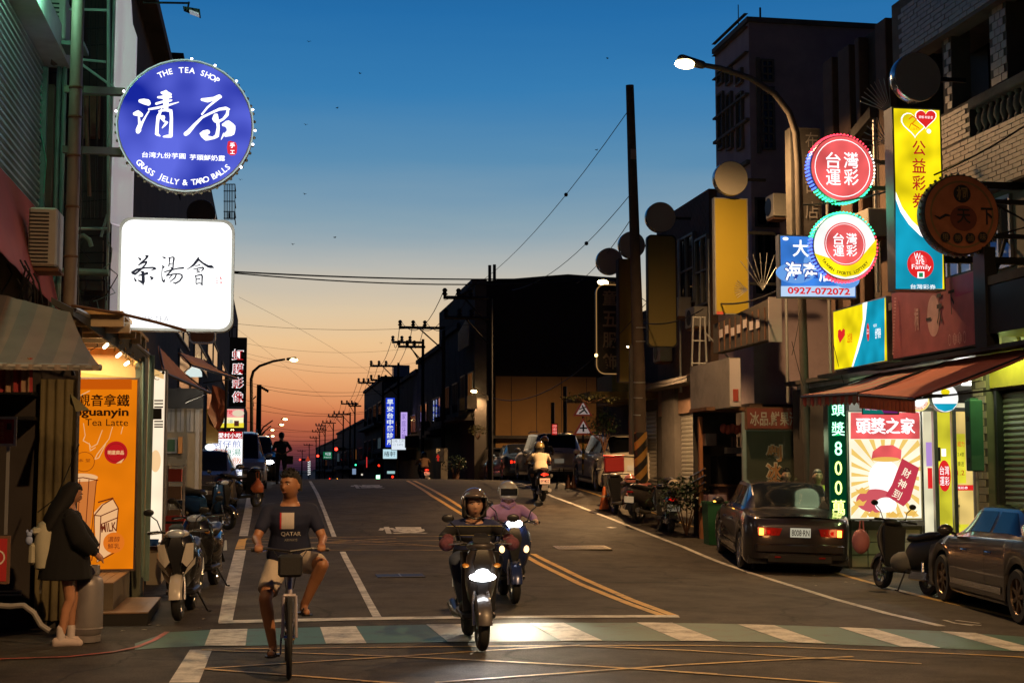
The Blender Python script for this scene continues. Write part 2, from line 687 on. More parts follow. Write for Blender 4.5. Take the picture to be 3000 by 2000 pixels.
top = [(395, 1885), (490, 1852), (620, 1845), (700, 1843), (950, 1837), (1253, 1830), (1700, 1824), (2000, 1825), (2160, 1828), (2457, 1837), (2760, 1849), (3040, 1868), (3300, 1890)]
bot = [(395, 1903), (500, 1896), (600, 1892), (719, 1892), (955, 1886), (1312, 1881), (1700, 1877), (2000, 1878), (2312, 1882), (2640, 1895), (2960, 1907), (3200, 1920), (3400, 1935)]
sheet('green_crossing_band', list(zip(top, bot)), GREEN, .005, 4, 4)
for q in [((617, 1845), (725, 1843), (599, 1892), (719, 1892)), ((938, 1838), (1042, 1835), (955, 1886), (1074, 1885)), ((1249, 1830), (1352, 1829), (1312, 1881), (1432, 1880)),
          ((1552, 1826), (1652, 1825), (1645, 1878), (1765, 1877)), ((1865, 1824), (1970, 1825), (1995, 1878), (2112, 1879)), ((2160, 1829), (2268, 1832), (2312, 1882), (2422, 1886)),
          ((2457, 1838), (2560, 1842), (2640, 1895), (2757, 1899)), ((2755, 1850), (2858, 1855), (2965, 1907), (3080, 1913))]:
 sheet('crosswalk_stripe', [(q[0], q[1]), (q[2], q[3])], WHITE, .009, 3, 5)
sheet('stop_line', [((640, 1818), (640, 1827)), ((1100, 1808), (1100, 1816)), ((1500, 1804), (1500, 1811)), ((1985, 1802), (1992, 1809))], WHITE, .007, 2, 6)
sheet('left_edge_line', [((639, 1823), (680, 1823)), ((661, 1710), (702, 1710)), ((688, 1612), (721, 1612))], WHITE, .006)
sheet('left_edge_line', [((700, 1570), (726, 1570)), ((713, 1510), (737, 1510)), ((724, 1452), (743, 1452)), ((732, 1420), (746, 1420)), ((736, 1409), (747, 1409))], WHITE2, .006)
sheet('lane_line', [((1093, 1809), (1119, 1809)), ((1060, 1745), (1082, 1745)), ((1030, 1685), (1050, 1685)), ((995, 1616), (1012, 1616))], WHITE, .006)
sheet('lane_line', [((972, 1572), (986, 1572)), ((946, 1500), (957, 1500)), ((921, 1440), (931, 1440)), ((904, 1409), (912, 1409))], WHITE, .006)
for px in ([(1543, 1630), (1640, 1681), (1700, 1711), (1850, 1771), (1950, 1806)], [(1561, 1622), (1640, 1661), (1700, 1691), (1850, 1757), (1977, 1804)],
           [(1193, 1408), (1265, 1452), (1355, 1507), (1440, 1560)], [(1212, 1408), (1290, 1448), (1370, 1497), (1470, 1560)]):
 line('double_yellow_line', px, .11, YELLOW)
line('right_edge_line', [(1512, 1412), (1620, 1455), (1800, 1523), (2000, 1601), (2178, 1670), (2446, 1755), (2600, 1797), (2759, 1834)], .11, WHITE2)
line('kerb_line', [(1650, 1418), (1690, 1431), (1790, 1466), (1850, 1482), (1950, 1514), (2010, 1536), (2088, 1558)], .10, YELLOW2)
line('kerb_line', [(2330, 1634), (2450, 1677), (2600, 1720), (2730, 1754), (2900, 1792), (3060, 1830)], .11, YELLOW2)
for px in ([(722, 1577), (1000, 1573), (1440, 1571)], [(702, 1609), (1000, 1611), (1500, 1614)], [(712, 1592), (1000, 1589), (1440, 1580)], [(722, 1580), (1000, 1592), (1460, 1606)], [(705, 1606), (960, 1588), (1160, 1576)], [(900, 1576), (1460, 1612)],
           [(722, 1577), (700, 1609)]):
 line('yellow_box_line', px, .045, YELLOW2)
sheet('orange_box_patch', [((688, 1609), (716, 1609)), ((699, 1580), (722, 1578))], YELLOW, .007)
for px in ([(590, 1903), (1125, 1897), (1700, 1892), (2000, 1891), (2277, 1895), (2804, 1916), (3040, 1928)], [(600, 1959), (1125, 1926), (1700, 1890)], [(590, 1905), (1168, 1924), (1700, 1950), (2100, 1975)],
           [(590, 1960), (1104, 1998), (1190, 2004)], [(1274, 2000), (1700, 1969), (2000, 1948), (2402, 1928), (2500, 1924)], [(1700, 1893), (2000, 1905), (2402, 1929), (2700, 1945)], [(1990, 1969), (2400, 1998), (2500, 2006)]):
 line('junction_box_line', px, .055, YELLOW2, .008)
sheet('white_bar', [((495, 2000), (583, 2000)), ((556, 1904), (622, 1902))], WHITE, .007)
line('red_kerb_line', [(-120, 1945), (0, 1932), (200, 1925), (330, 1911), (400, 1897), (450, 1877), (490, 1852)], .06, RED, .011)
for (u0, v0, u1, v1) in ((1112, 1543, 1256, 1563), (1030, 1420, 1130, 1430)):
 vs, fs, W_, H_ = glyph('慢', .02)
 mb = M()
 pl = []
 for x, z in vs:
  a = (x / W_ + .5, .5 - z / H_)
  p = gnd(u0 + (u1 - u0) * a[0] + (1 - a[1]) * -8, v0 + (v1 - v0) * a[1])
  pl.append((p.x, p.y, zg(p.x, p.y) + .007))
 mb.add(pl, fs).build('slow_lettering', WHITE2, kind='structure')
for px in ([(2765, 1816), (2800, 1826), (2875, 1832)], [(2800, 1817), (2870, 1826)], [(2790, 1824), (2850, 1833)]):
 line('faint_mark', px, .05, WHITE2)
line('faint_mark', [(1782, 1544), (1802, 1546)], .2, WHITE2)
GR = mat('worn_iron', (.30, .25, .17), .4, .6, dirt=.3)
DK = mat('dark_iron', (.02, .02, .02), .5, .5)
g0 = gnd(1705, 1606)
def lay(o, y):
 x = o.location.x
 o.rotation_euler.x = math.atan2(zg(x, y + .3) - zg(x, y - .3), .6)
gr = tag(M().cbox((0, 0, -.02), (1.02, .62, .03)).build('drain_grate', DK, None, loc=(g0.x, g0.y, g0.z + .014)), 'barred metal drain grate set in the road past the double yellow line', 'drain grate')
fr = M().cbox((0, .29, .0), (1.0, .05, .02)).cbox((0, -.29, .0), (1.0, .05, .02)).cbox((-.48, 0, .0), (.05, .53, .02)).cbox((.48, 0, .0), (.05, .53, .02))
fr.build('frame', GR, gr)
bar = None
for i in range(14):
 if bar is None:
  bar = M().cbox((0, 0, 0), (.035, .54, .018)).build('bar', GR, gr, loc=(-.42, 0, .001))
 else:
  o = bar.copy()
  COL.objects.link(o)
  o.location.x = -.42 + i * .0645
g1 = gnd(1172, 1686)
mc = thing('manhole_cover', 'dark rectangular iron cover in the lane in front of the yellow box', 'manhole cover', (g1.x, g1.y, zg(g1.x, g1.y) + .004))
lay(gr, g0.y)
lay(mc, g1.y)
M().cbox((0, 0, 0), (.70, .55, .012)).build('plate', DK, mc)
M().cbox((0, .24, .008), (.66, .02, .006)).cbox((0, -.24, .008), (.66, .02, .006)).cbox((0, 0, .008), (.02, .46, .006)).build('rib', GR, mc)
# ================================================================ building helper (world coordinates in, local out)
def YX(u, X):
 return atX(u, 1375, X).y
def ZX(u, v, X):
 return atX(u, v, X).z
class Bd:
 def __init__(self, name, label, cat, loc, group=None):
  self.L = Vector(loc)
  self.root = thing(name, label, cat, self.L, 0, group)
 def part(self, name, mb, m, parent=None, smooth=False, **k):
  o = M()
  o.v = [(x - self.L.x, y - self.L.y, z - self.L.z) for x, y, z in mb.v]
  o.f = mb.f
  return o.build(name, m, parent or self.root, smooth, **k)
 def box(self, name, m, x0, x1, y0, y1, z0, z1, parent=None, ch=0.0):
  return self.part(name, M().box(x0, x1, y0, y1, z0, z1, None, ch), m, parent)
 def win(self, X, y0, y1, z0, z1, fm, gm, nx=2, nz=1, proud=.05, bar=.05, out=-1):
  """window on a facade at x = X, looking along out*x"""
  f = M()
  a, b = X + out * proud, X + out * .002
  f.box(min(a, b), max(a, b), y0, y0 + bar, z0, z1).box(min(a, b), max(a, b), y1 - bar, y1, z0, z1)
  f.box(min(a, b), max(a, b), y0 + bar, y1 - bar, z0, z0 + bar).box(min(a, b), max(a, b), y0 + bar, y1 - bar, z1 - bar, z1)
  for i in range(1, nx):
   y = y0 + (y1 - y0) * i / nx
   f.box(min(a, b), max(a, b), y - bar * .4, y + bar * .4, z0 + bar, z1 - bar)
  for i in range(1, nz):
   z = z0 + (z1 - z0) * i / nz
   f.box(min(a, b) + .004, max(a, b) - .004, y0 + bar, y1 - bar, z - bar * .4, z + bar * .4)
  fo = self.part('window', f, fm)
  self.part('pane', M().box(X + out * .006, X + out * .02, y0 + bar * .5, y1 - bar * .5, z0 + bar * .5, z1 - bar * .5) if out > 0 else
                  M().box(X - .02, X - .006, y0 + bar * .5, y1 - bar * .5, z0 + bar * .5, z1 - bar * .5), gm, fo)
  return fo
 def winY(self, Y, x0, x1, z0, z1, fm, gm, nx=2, nz=1, proud=.05, bar=.05):
  f = M()
  a, b = Y - proud, Y - .002
  f.box(x0, x0 + bar, a, b, z0, z1).box(x1 - bar, x1, a, b, z0, z1).box(x0 + bar, x1 - bar, a, b, z0, z0 + bar).box(x0 + bar, x1 - bar, a, b, z1 - bar, z1)
  for i in range(1, nx):
   x = x0 + (x1 - x0) * i / nx
   f.box(x - bar * .4, x + bar * .4, a, b, z0 + bar, z1 - bar)
  for i in range(1, nz):
   z = z0 + (z1 - z0) * i / nz
   f.box(x0 + bar, x1 - bar, a + .004, b - .004, z - bar * .4, z + bar * .4)
  fo = self.part('window', f, fm)
  self.part('pane', M().box(x0 + bar * .5, x1 - bar * .5, Y - .02, Y - .006, z0 + bar * .5, z1 - bar * .5), gm, fo)
  return fo
def shutter(B, X, y0, y1, z0, z1, m, pitch=.085, out=-1, parent=None):
 """roller shutter on plane x=X built slat by slat"""
 proto = None
 n = int((z1 - z0) / pitch)
 for i in range(n):
  z = z0 + i * pitch
  if proto is None:
   prof = [(0, 0), (out * .012, .012), (out * .022, pitch * .45), (out * .012, pitch * .86), (0, pitch * .97)]
   mb = M().loft([[(X + a, y0, z + b) for a, b in prof], [(X + a, y1, z + b) for a, b in prof]])
   proto = B.part('slat', mb, m, parent)
  else:
   o = proto.copy()
   COL.objects.link(o)
   o.location.z += i * pitch
 return proto
def tiles(B, X, y0, y1, z0, z1, m, budget, tw=.24, th=.075, gap=.012, out=-1, jitter=.35):
 """running tiles on the plane x=X: one object each within the budget, the rest one joined part; budget counts from the near top"""
 cells = []
 r = 0
 z = z0
 while z + th <= z1 + .001:
  y = y0 + (tw / 2 if r % 2 else 0)
  while y + tw - gap <= y1:
   cells.append((y, z))
   y += tw
  z += th
  r += 1
 cells.sort(key=lambda c: (c[0] - c[1] * .2))
 proto, rest = None, M()
 for i, (y, z) in enumerate(cells):
  d = random.uniform(.004, .012)
  if i < budget:
   if proto is None:
    py, pz = y, z
    a = M().box(min(X, X + out * .01), max(X, X + out * .01), y, y + tw - gap, z, z + th - gap)
    proto = B.part('tile', a, m)
   else:
    o = proto.copy()
    COL.objects.link(o)
    o.location.y += y - py
    o.location.z += z - pz
    o.location.x += random.uniform(-.003, .003)
  else:
   rest.box(min(X, X + out * d), max(X, X + out * d), y, y + tw - gap, z, z + th - gap)
 if rest.v:
  B.part('tile_field', rest, m, kind='stuff')
 return cells
BRASS = mat('tile_beige', (.34, .25, .17), .45, 0, .3, 3, .1)
TILEB = mat('tile_bed', (.10, .08, .06), .8)
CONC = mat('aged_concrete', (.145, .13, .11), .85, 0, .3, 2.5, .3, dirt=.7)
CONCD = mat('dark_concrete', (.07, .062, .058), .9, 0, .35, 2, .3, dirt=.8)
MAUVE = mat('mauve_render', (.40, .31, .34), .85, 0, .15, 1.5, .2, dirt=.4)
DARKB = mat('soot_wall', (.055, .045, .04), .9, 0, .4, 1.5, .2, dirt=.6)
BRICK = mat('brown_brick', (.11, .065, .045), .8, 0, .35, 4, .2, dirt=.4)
ALU = mat('aluminium', (.45, .45, .44), .35, .7)
ALUD = mat('grey_frame', (.22, .22, .21), .5, .3)
GLASS = mat('night_glass', (.012, .014, .018), .05, 0, .1, 1, 0, spec=.8)
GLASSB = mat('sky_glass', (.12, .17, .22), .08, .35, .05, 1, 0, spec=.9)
SHUT = mat('shutter_steel', (.32, .31, .29), .32, .6, .2, 2, .05, dirt=.3)
SHUTD = mat('dark_shutter', (.16, .15, .14), .4, .5, .2, 2, .05, dirt=.4)
BLACK = mat('black_metal', (.015, .015, .016), .45, .3)
BLK = mat('black_plastic', (.012, .012, .013), .38, 0, .2, 8, .05)
RUST = mat('rusty_steel', (.16, .08, .045), .8, .3, .4, 5, .3, dirt=.5)
GALV = mat('galvanised', (.36, .36, .35), .42, .6, .2, 4)
WOOD = mat('creosote_pole', (.085, .06, .042), .85, 0, .3, 5, .3)
CREAM = mat('cream_render', (.42, .36, .26), .85, 0, .2, 1.2, .2, dirt=.5)
LEAF = mat('dark_leaves', (.016, .034, .010), .5, 0, .5, 9, 0)
LEAFY = mat('mossy_leaves', (.06, .06, .015), .8, 0, .5, 9, 0)
# ================================================================ right side buildings
Y1 = YX(2765, 10.6)
B = Bd('tiled_house', 'beige tiled house with a baluster balcony above the roller shutter', 'building', (11.5, 17, 0))
NEAR = 11.0
B.box('back_wall', TILEB, 11.9, 13.5, NEAR, Y1 + .6, 4.3, 15)
tiles(B, 11.9, 16.5, Y1 + .5, 7.4, 8.6, BRASS, 60, .24, .085)
B.box('balcony_wall', TILEB, 10.62, 10.82, NEAR, Y1, 5.9, 6.83)
Y2 = YX(2868, 10.6)
B.box('balcony_wall', TILEB, 10.62, 10.82, Y2, Y1, 6.83, 7.42)
B.box('balcony_wall', TILEB, 10.82, 11.88, Y1 - .14, Y1, 5.9, 7.42)
tiles(B, 10.62, NEAR + 5, Y1, 5.93, 6.83, BRASS, 190)
tiles(B, 10.615, Y2, Y1, 6.86, 7.40, BRASS, 80)
B.box('balcony_floor', CONCD, 10.84, 11.88, NEAR, Y1 - .15, 5.86, 5.98)
B.box('rail', CONC, 10.58, 10.86, NEAR, Y2 - .004, 7.26, 7.42, None, .02)
bal = M().rev([(.05, 0), (.05, .05), (.03, .08), (.075, .2), (.06, .3), (.03, .36), (.05, .4), (.05, .43)], 10, 'z', (10.72, Y2 - .12, 6.83))
bo = B.part('baluster', bal, CONC, smooth=True)
k = 1
while Y2 - .12 - k * .19 > 14:
 o = bo.copy()
 COL.objects.link(o)
 o.location.y -= k * .19
 k += 1
for ua, ub in ((2938, 2990), (2795, 2822)):
 B.box('column', TILEB, 10.66, 10.98, YX(ub, 10.66), YX(ua, 10.66), 7.42, 9.7)
 tiles(B, 10.655, YX(ub, 10.66), YX(ua, 10.66), 7.46, 8.7, BRASS, 22, .16, .12)
B.box('roof_beam', CONC, 10.5, 10.8, NEAR, YX(2645, 10.5), 8.62, 9.7)
tiles(B, 10.495, 17, YX(2660, 10.5), 8.68, 9.6, BRASS, 60, .24, .085)
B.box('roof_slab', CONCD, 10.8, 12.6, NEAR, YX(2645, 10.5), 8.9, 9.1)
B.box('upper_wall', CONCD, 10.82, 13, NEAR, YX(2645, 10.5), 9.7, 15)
B.box('lower_wall', TILEB, 10.82, 11.9, NEAR, YX(2700, 10.82), 4.35, 5.9)
tiles(B, 10.82, YX(2992, 10.8), YX(2700, 10.82), 4.4, 4.68, BRASS, 50)
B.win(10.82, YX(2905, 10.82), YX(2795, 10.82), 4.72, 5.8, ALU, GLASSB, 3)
B.win(10.82, YX(2990, 10.82), YX(2915, 10.82), 4.72, 5.8, ALU, GLASS, 2)
yp = YX(2860, 10.9)
B.box('pillar', TILEB, 10.72, 11.2, YX(2896, 10.72), YX(2862, 10.72) + .1, zg(10.9, 20) - .1, 4.33)
tiles(B, 10.72, YX(2896, 10.72) + .01, YX(2862, 10.72) + .1, .2, 4.3, BRASS, 75, .16, .115)
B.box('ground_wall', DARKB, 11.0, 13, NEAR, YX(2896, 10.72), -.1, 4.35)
YS0, YS1 = 13.0, YX(2893, 10.9) - .02
B.box('shutter_box', mat('yellow_panel', (.5, .36, .05), .5), 10.78, 10.97, YS0, YS1, 2.95, 3.45)
B.box('side_rail', BLACK, 10.78, 10.98, YX(2925, 10.8) - .04, YX(2925, 10.8) + .04, .15, 2.94)
shutter(B, 10.9, YS0, YS1, .15, 2.93, SHUT, .085)
B.box('soffit', CONC, 9.62, 10.95, NEAR, YX(2700, 10.9), 4.22, 4.34)
ya, yb = YX(2640, 11.0), YX(2437, 11.0)
B = Bd('pilaster_house', 'narrow brown tiled house with pilasters behind the lottery signs', 'building', (11.6, (ya + yb) / 2, 0))
B.box('wall', DARKB, 11.05, 14, ya, yb, 3.4, 9.9)
for u0, u1 in ((2440, 2468), (2486, 2520), (2538, 2550), (2600, 2632)):
 B.box('pilaster', BRICK, 10.85, 11.05, YX(u1, 10.9), YX(u0, 10.9), 3.4, 9.85, None, .015)
B.part('sloping_beam', M().loft([[(10.7, ya + .3, 8.3), (10.84, ya + .3, 8.3), (10.84, ya + .3, 8.1), (10.7, ya + .3, 8.1)], [(10.7, yb, 7.6), (10.84, yb, 7.6), (10.84, yb, 7.4), (10.7, yb, 7.4)]]), CONCD)
B.box('gap_shade_panel', BLACK, 11.9, 12.1, ya - 1.9, ya - .1, 3.4, 15)  # black panel paints the shade of the gap between the houses
B.box('upper_floor', CONCD, 11.3, 14, ya, yb - 3.3, 9.9, 14)
for z in (4.2, 5.6, 7.0):
 B.win(11.05, YX(2536, 11.05), YX(2522, 11.05), z, z + .9, ALUD, GLASS, 2, 3)
B.box('floor_slab', CONCD, 10.6, 11.03, ya + .02, yb - .02, 3.3, 3.42)
Ym = YX(2213, 11.0)
Yn = YX(2110, 11.0)
B = Bd('tall_house', 'tall mauve rendered house with corner strip windows above the street lamp', 'building', (12.5, Ym + 1, 0))
ZT = ZX(2213, 47, 11.0)
B.box('wall', MAUVE, 11.0, 15.5, Ym, Yn, 0, ZT)
B.box('parapet', CONC, 10.94, 15.56, Ym - .06, Yn + .06, ZT, ZT + .12)
sz = lambda v, u=2213: ZX(u, v, 11.0)
for i, (u0, u1) in enumerate(((2122, 2138), (2148, 2164), (2178, 2196))):
 for (v0, v1) in ((190, 235), (260, 430)):
  uc = (u0 + u1) / 2
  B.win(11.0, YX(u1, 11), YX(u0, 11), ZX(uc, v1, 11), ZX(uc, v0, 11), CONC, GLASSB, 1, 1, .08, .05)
for i in range(6):
 B.box('relief_band', CONC, 10.9, 10.998, Ym + .02, Yn - .05, sz(470) + i * .02 + [0, 1.0, 1.6, 2.6, 3.2, 3.5][i], sz(470) + .09 + [0, 1.0, 1.6, 2.6, 3.2, 3.5][i])
x0, x1 = atY(2230, 300, Ym).x, atY(2268, 300, Ym).x
for (v0, v1, nz) in ((175, 240, 3), (255, 440, 8)):
 B.winY(Ym, x0, x1, atY(2250, v1, Ym).z, atY(2250, v0, Ym).z, CONC, GLASS, 2, nz, .06, .05)
B.box('corner_strip', CONC, atY(2213, 300, Ym).x + .02, atY(2226, 300, Ym).x, Ym - .05, Ym - .002, atY(2220, 450, Ym).z, atY(2220, 170, Ym).z)
B.winY(Ym, atY(2200, 700, Ym).x + .1, atY(2282, 700, Ym).x, atY(2240, 665, Ym).z, atY(2240, 580, Ym).z, CONCD, GLASS, 2, 1, .06)
B.winY(Ym, atY(2200, 700, Ym).x + .1, atY(2282, 700, Ym).x, atY(2240, 860, Ym).z, atY(2240, 685, Ym).z, CONCD, GLASS, 3, 2, .06)
M().tube([(0, 0, 0), (0, 0, .35)], .025).build('roof_pipe', BLACK, B.root, loc=(11.3 - 12.5 + .1, .3 - 1, ZT + .12))
M().tube([(0, 0, 0), (0, 0, .3), (.05, 0, .36), (.12, 0, .3)], .02).build('roof_pipe', BLACK, B.root, loc=(2.3, 0.3 - 1, ZT + .12))
M().tube([(0, 0, 0), (0, 0, .6)], .012).build('antenna', BLACK, B.root, loc=(11.06 - 12.5, 0 - 1 + .9, ZT + .12))
AL = iter(['near the upper round lottery sign', 'left of the street lamp pole', 'behind the tall yellow and teal sign', 'under the blank yellow panel', 'beside the ladder frame', 'above the juice stall sign', 'over the closed roller shutters'])
for (u, v, Xw, w, h_) in ((2452, 560, 10.84, .7, .5), (2300, 640, 10.95, .5, .5), (2575, 700, 10.84, .7, .5), (2060, 960, 10.75, .8, .5), (2015, 930, 10.75, .7, .5), (2240, 980, 10.7, .8, .6), (1960, 1060, 10.7, .7, .5)):
 q_ = atX(u, v, Xw)
 o_ = thing('air_conditioner', 'air conditioner hung on the dark wall ' + next(AL), 'air conditioner', q_, 0, 'air conditioners on the right walls')
 M().box(-.35, .0, -w / 2, w / 2, 0, h_, None, .015).build('case', mat('aged_white_metal', (.38, .36, .32), .5, .1, .15, 2, dirt=.3), o_)
 M().rev([(h_ * .4, -.352), (h_ * .4, -.356)], 16, 'x', (0, .08, h_ / 2)).build('fan_grille', BLACK, o_)
 M().box(-.33, .0, -w / 2 + .05, w / 2 - .05, -.05, -.003).build('bracket', RUST, o_)
for (u, v0, v1, Xw) in ((2422, 500, 1150, 10.7), (2300, 700, 1180, 10.9), (1990, 700, 1150, 10.7), (2560, 330, 860, 10.8), (2075, 700, 1000, 10.7)):
 a_, b_ = atX(u, v0, Xw), atX(u, v1, Xw)
 tag(M().tube([(0, 0, 0), (0, 0, b_.z - a_.z)], .035, 8).build('drain_pipe', GALV, loc=a_), 'grey drain pipe running down the dark wall', 'pipe', 'drain pipes on the right walls')
Yc = YX(1930, 10.8)
B = Bd('brick_house', 'long dark brick house with a stepped roof line behind the blank signs', 'building', (12, (Yn + Yc) / 2, 0))
ZB = 8.75
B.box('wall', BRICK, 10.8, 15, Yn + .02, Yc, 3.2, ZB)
br, rest = None, M()
cnt = 0
for r in range(26):
 for c in range(40):
  y = Yn + .3 + c * .26 + (.13 if r % 2 else 0)
  z = ZB - .12 - r * .11
  if y + .25 > Yc:
   continue
  rest.box(10.79, 10.8, y, y + .235, z, z + .09)
B.part('brick_field', rest, BRICK, kind='stuff')
for u0, u1, v0, v1 in ((2000, 2045, 700, 900), (2050, 2086, 690, 900)):
 B.win(10.79, YX(u1, 10.79), YX(u0, 10.79), ZX(u0, 900, 10.8), ZX(u0, 700, 10.8), ALUD, GLASS, 2, 2, .08)
B.box('canopy_slab', CONCD, 10.2, 10.79, Yn + .1, Yc - .1, 3.9, 4.05)
B.box('ground_floor', DARKB, 11.0, 15, Yn - 3, Yc, 0, 3.2)
Yd = YX(1760, 10.8)
B = Bd('low_house', 'low dark shophouse with a mossy canopy before the crest', 'building', (12, (Yc + Yd) / 2, .6))
B.box('wall', DARKB, 10.9, 15, Yc + .02, Yd, 0, 6.4)
B.box('canopy', mat('mossy_canopy', (.16, .12, .04), .9, 0, .4, 3, .4, dirt=.5), 8.9, 10.9, YX(1760, 9.2), YX(1690, 9.2), ZX(1760, 1165, 9.2), ZX(1760, 1165, 9.2) + .18)
B.box('upper_wall', mat('ochre_tile', (.34, .22, .08), .7), 10.2, 10.9, Yc + 3, Yc + 5, 3.7, 4.6)
Yh = pt(1500, 1100, 60).y
xh0, xh1 = atY(1385, 1100, Yh).x, atY(1790, 1100, Yh).x
B = Bd('dark_hall', 'huge windowless dark hall with a lamp-lit ochre lower wall beyond the crest', 'building', ((xh0 + xh1) / 2, Yh + 6, 0))
zz = lambda u, v: atY(u, v, Yh).z
xx = lambda u: atY(u, 1000, Yh).x
prof = [(xx(1385), zz(1385, 1405) - 1), (xx(1850), zz(1850, 1405) - 1), (xx(1850), zz(1850, 815)), (xx(1760), zz(1760, 810)), (xx(1665), zz(1665, 803)), (xx(1600), zz(1600, 808)), (xx(1385), zz(1385, 826))]
B.part('hall_wall', M().prism(prof, Yh, Yh + 14), mat('black_cladding', (.014, .012, .011), .9, 0, .4, .6, .2))
B.part('lower_cladding', M().box(xx(1452), xx(1745), Yh - .06, Yh - .002, zz(1500, 1280), zz(1500, 1102)), mat('ochre_cladding', (.40, .22, .07), .75, 0, .35, .3, .1, dirt=.6))
B.part('lower_cladding', M().box(xx(1452), xx(1745), Yh - .06, Yh - .002, zz(1500, 1402), zz(1500, 1286)), mat('ochre_cladding', (.3, .2, .1)))
B.part('ledge', M().box(xx(1440), xx(1750), Yh - .5, Yh - .062, zz(1500, 1285), zz(1500, 1276)), CONCD)
for k in range(4):
 xa = xx(1452) + (k + .6) * (xx(1745) - xx(1452)) / 4
 B.part('cladding_rib', M().box(xa, xa + .03, Yh - .07, Yh - .062, zz(1500, 1276), zz(1500, 1105)), CONCD)
M().tube([(0, 0, 0), (0, 0, .9)], .08).build('roof_stub', BLACK, B.root, loc=(xx(1439) - B.L.x, -5.5, zz(1439, 826)))
M().tube([(0, 0, 0), (0, 0, .9)], .08).build('roof_stub', BLACK, B.root, loc=(xx(1453) - B.L.x, -5.5, zz(1453, 824)))
row = [(1345, 1390, 835, 9.3, 'tall house front beside the dark hall with a corrugated roof shed', True), (1298, 1345, 962, 9.3, 'dark house front stepping down beside the power pole crossarms', False), (1222, 1298, 1032, 9.4, 'flat dark block under the power lines behind the parking sign', False),
       (1119, 1222, 1113, 9.4, 'long low dark terrace behind the blue vertical sign', False), (1065, 1119, 1125, 9.5, 'dark block with its end wall above the traffic lights', False), (986, 1065, 1246, 9.8, 'low far block above the green road sign', False),
       (925, 986, 1296, 11, 'farthest low roofs at the end of the street', False)]
for i, (u0, u1, v, X, lab, shed) in enumerate(row):
 y0, y1 = YX(u1, X), YX(u0, X)
 z1 = ZX((u0 * .3 + u1 * .7), v, X)
 z1 = ZX(u1, v, X) if i < 2 else z1
 gz = zg(X, y0) - .6
 B = Bd('street_house', lab, 'building', (X + 4, (y0 + y1) / 2, gz), 'dark houses beyond the crest')
 if i > 2:
  B.box('water_tank', GALV, X + 1, X + 2.4, y0 + 1, y0 + 2.4, z1 + .25, z1 + 1.3)
 wd = .55 if i == 0 else 9
 B.box('wall', CONCD, X, X + wd, y0, y1 - .05, gz, z1)
 B.box('parapet', CONCD, X - .15, X + wd, y0 - .1, y1 - .15, z1, z1 + .25)
 L_ = y1 - y0
 LIT = [E('pane_warm', (150, 90, 40), .5), E('pane_cool', (90, 110, 120), .4), E('pane_dim', (70, 40, 22), .5)]
 nf = max(1, int((z1 - gz - 3.6) / 3.1))
 nw = max(2, min(6, int(L_ / 5)))
 for fl in range(nf):
  for w in range(nw):
   yy = y0 + L_ * (w + .15) / nw
   B.win(X, yy, yy + L_ * .6 / nw, gz + 4.2 + fl * 3.1, gz + 5.8 + fl * 3.1, ALUD, LIT[(w + i) % 3] if (w * 7 + fl * 5 + i) % 4 == 0 else GLASS, 3, 1, .06, .07)
   B.box('air_conditioner', CONC, X - .45, X - .01, yy - 1.2, yy - .4, gz + 4.0 + fl * 3.1, gz + 4.6 + fl * 3.1)
  B.box('balcony', CONC, X - .7, X - .002, y0 + .3, y1 - .4, gz + 3.66 + fl * 3.1, gz + 3.9 + fl * 3.1)
 if i in (1, 2, 4):
  for fl in range(nf):
   B.winY(y0, X + .5, X + 1.3, gz + 4.2 + fl * 3.1, gz + 5.6 + fl * 3.1, ALUD, GLASS, 2, 1)
 B.box('canopy', CONCD, X - .9, X, y0 + .2, y1 - .3, gz + 3.5, gz + 3.65)
 if shed:
  a, b = ZX(1390, 1010, X), ZX(1345, 1080, X)
  mb = M()
  for r in range(14):
   mb.box(X - .3, X - .22, y0 + .3 + r * .25, y0 + .42 + r * .25, a, a + 1.3 - r * .03)
  B.part('roof_louvre', mb, ALUD)
# ================================================================ right side: lottery shop
W1 = E('sign_white', (255, 255, 255), 1.25)
RED_E = E('sign_red', (225, 40, 40), 1.0)
YEL_E = E('sign_yellow', (250, 226, 20), 1.0, .35)
TEAL_E = E('sign_teal', (20, 150, 180), 1.0, .3)
PINK_E = E('sign_salmon', (235, 95, 95), 1.05, .35)
DKRED_E = E('sign_deep_red', (190, 25, 30), .9)
BLU_E = E('sign_blue', (60, 125, 215), 1.0, .3)
INK = mat('ink_black', (.02, .02, .025), .6)
Ys = pt(2590, 1360, 165).y
Yd_ = pt(2780, 1360, 172).y
xs = lambda u, Y=Ys: atY(u, 1360, Y).x
zs = lambda v, u=2590, Y=Ys: atY(u, v, Y).z
B = Bd('lottery_shop', 'brightly lit lottery shop with yellow glass doors under a red awning', 'shop', (11.5, Ys, 0))
gz = zg(10.6, Ys)
B.box('base_wall', CONC, xs(2485), xs(2702), Ys + .06, Ys + .3, gz - .1, zs(1540))
B.box('step', CONC, xs(2600), xs(2860), Yd_ - .95, Yd_ - .1, gz - .1, gz + .16)
B.box('step', CONC, xs(2540), xs(2760), Yd_ - 1.4, Yd_ - .96, gz - .12, gz + .04)
B.box('back_wall', mat('shop_white', (.7, .7, .66), .6), xs(2485), 13.4, Ys + 2.5, Ys + 2.6, gz, 3.25)
B.box('side_wall', DARKB, xs(2476), xs(2484), Ys - .1, Ys + 2.5, gz, 3.25)
B.box('ceiling', mat('shop_white', (.7, .7, .66)), xs(2490), 13.4, Yd_ - 1.4, Ys + 2.49, 3.26, 3.34)
B.box('upper_wall', DARKB, 9.95, 13.4, YX(2640, 9.95), Ys + 2.7, 3.345, 3.42)
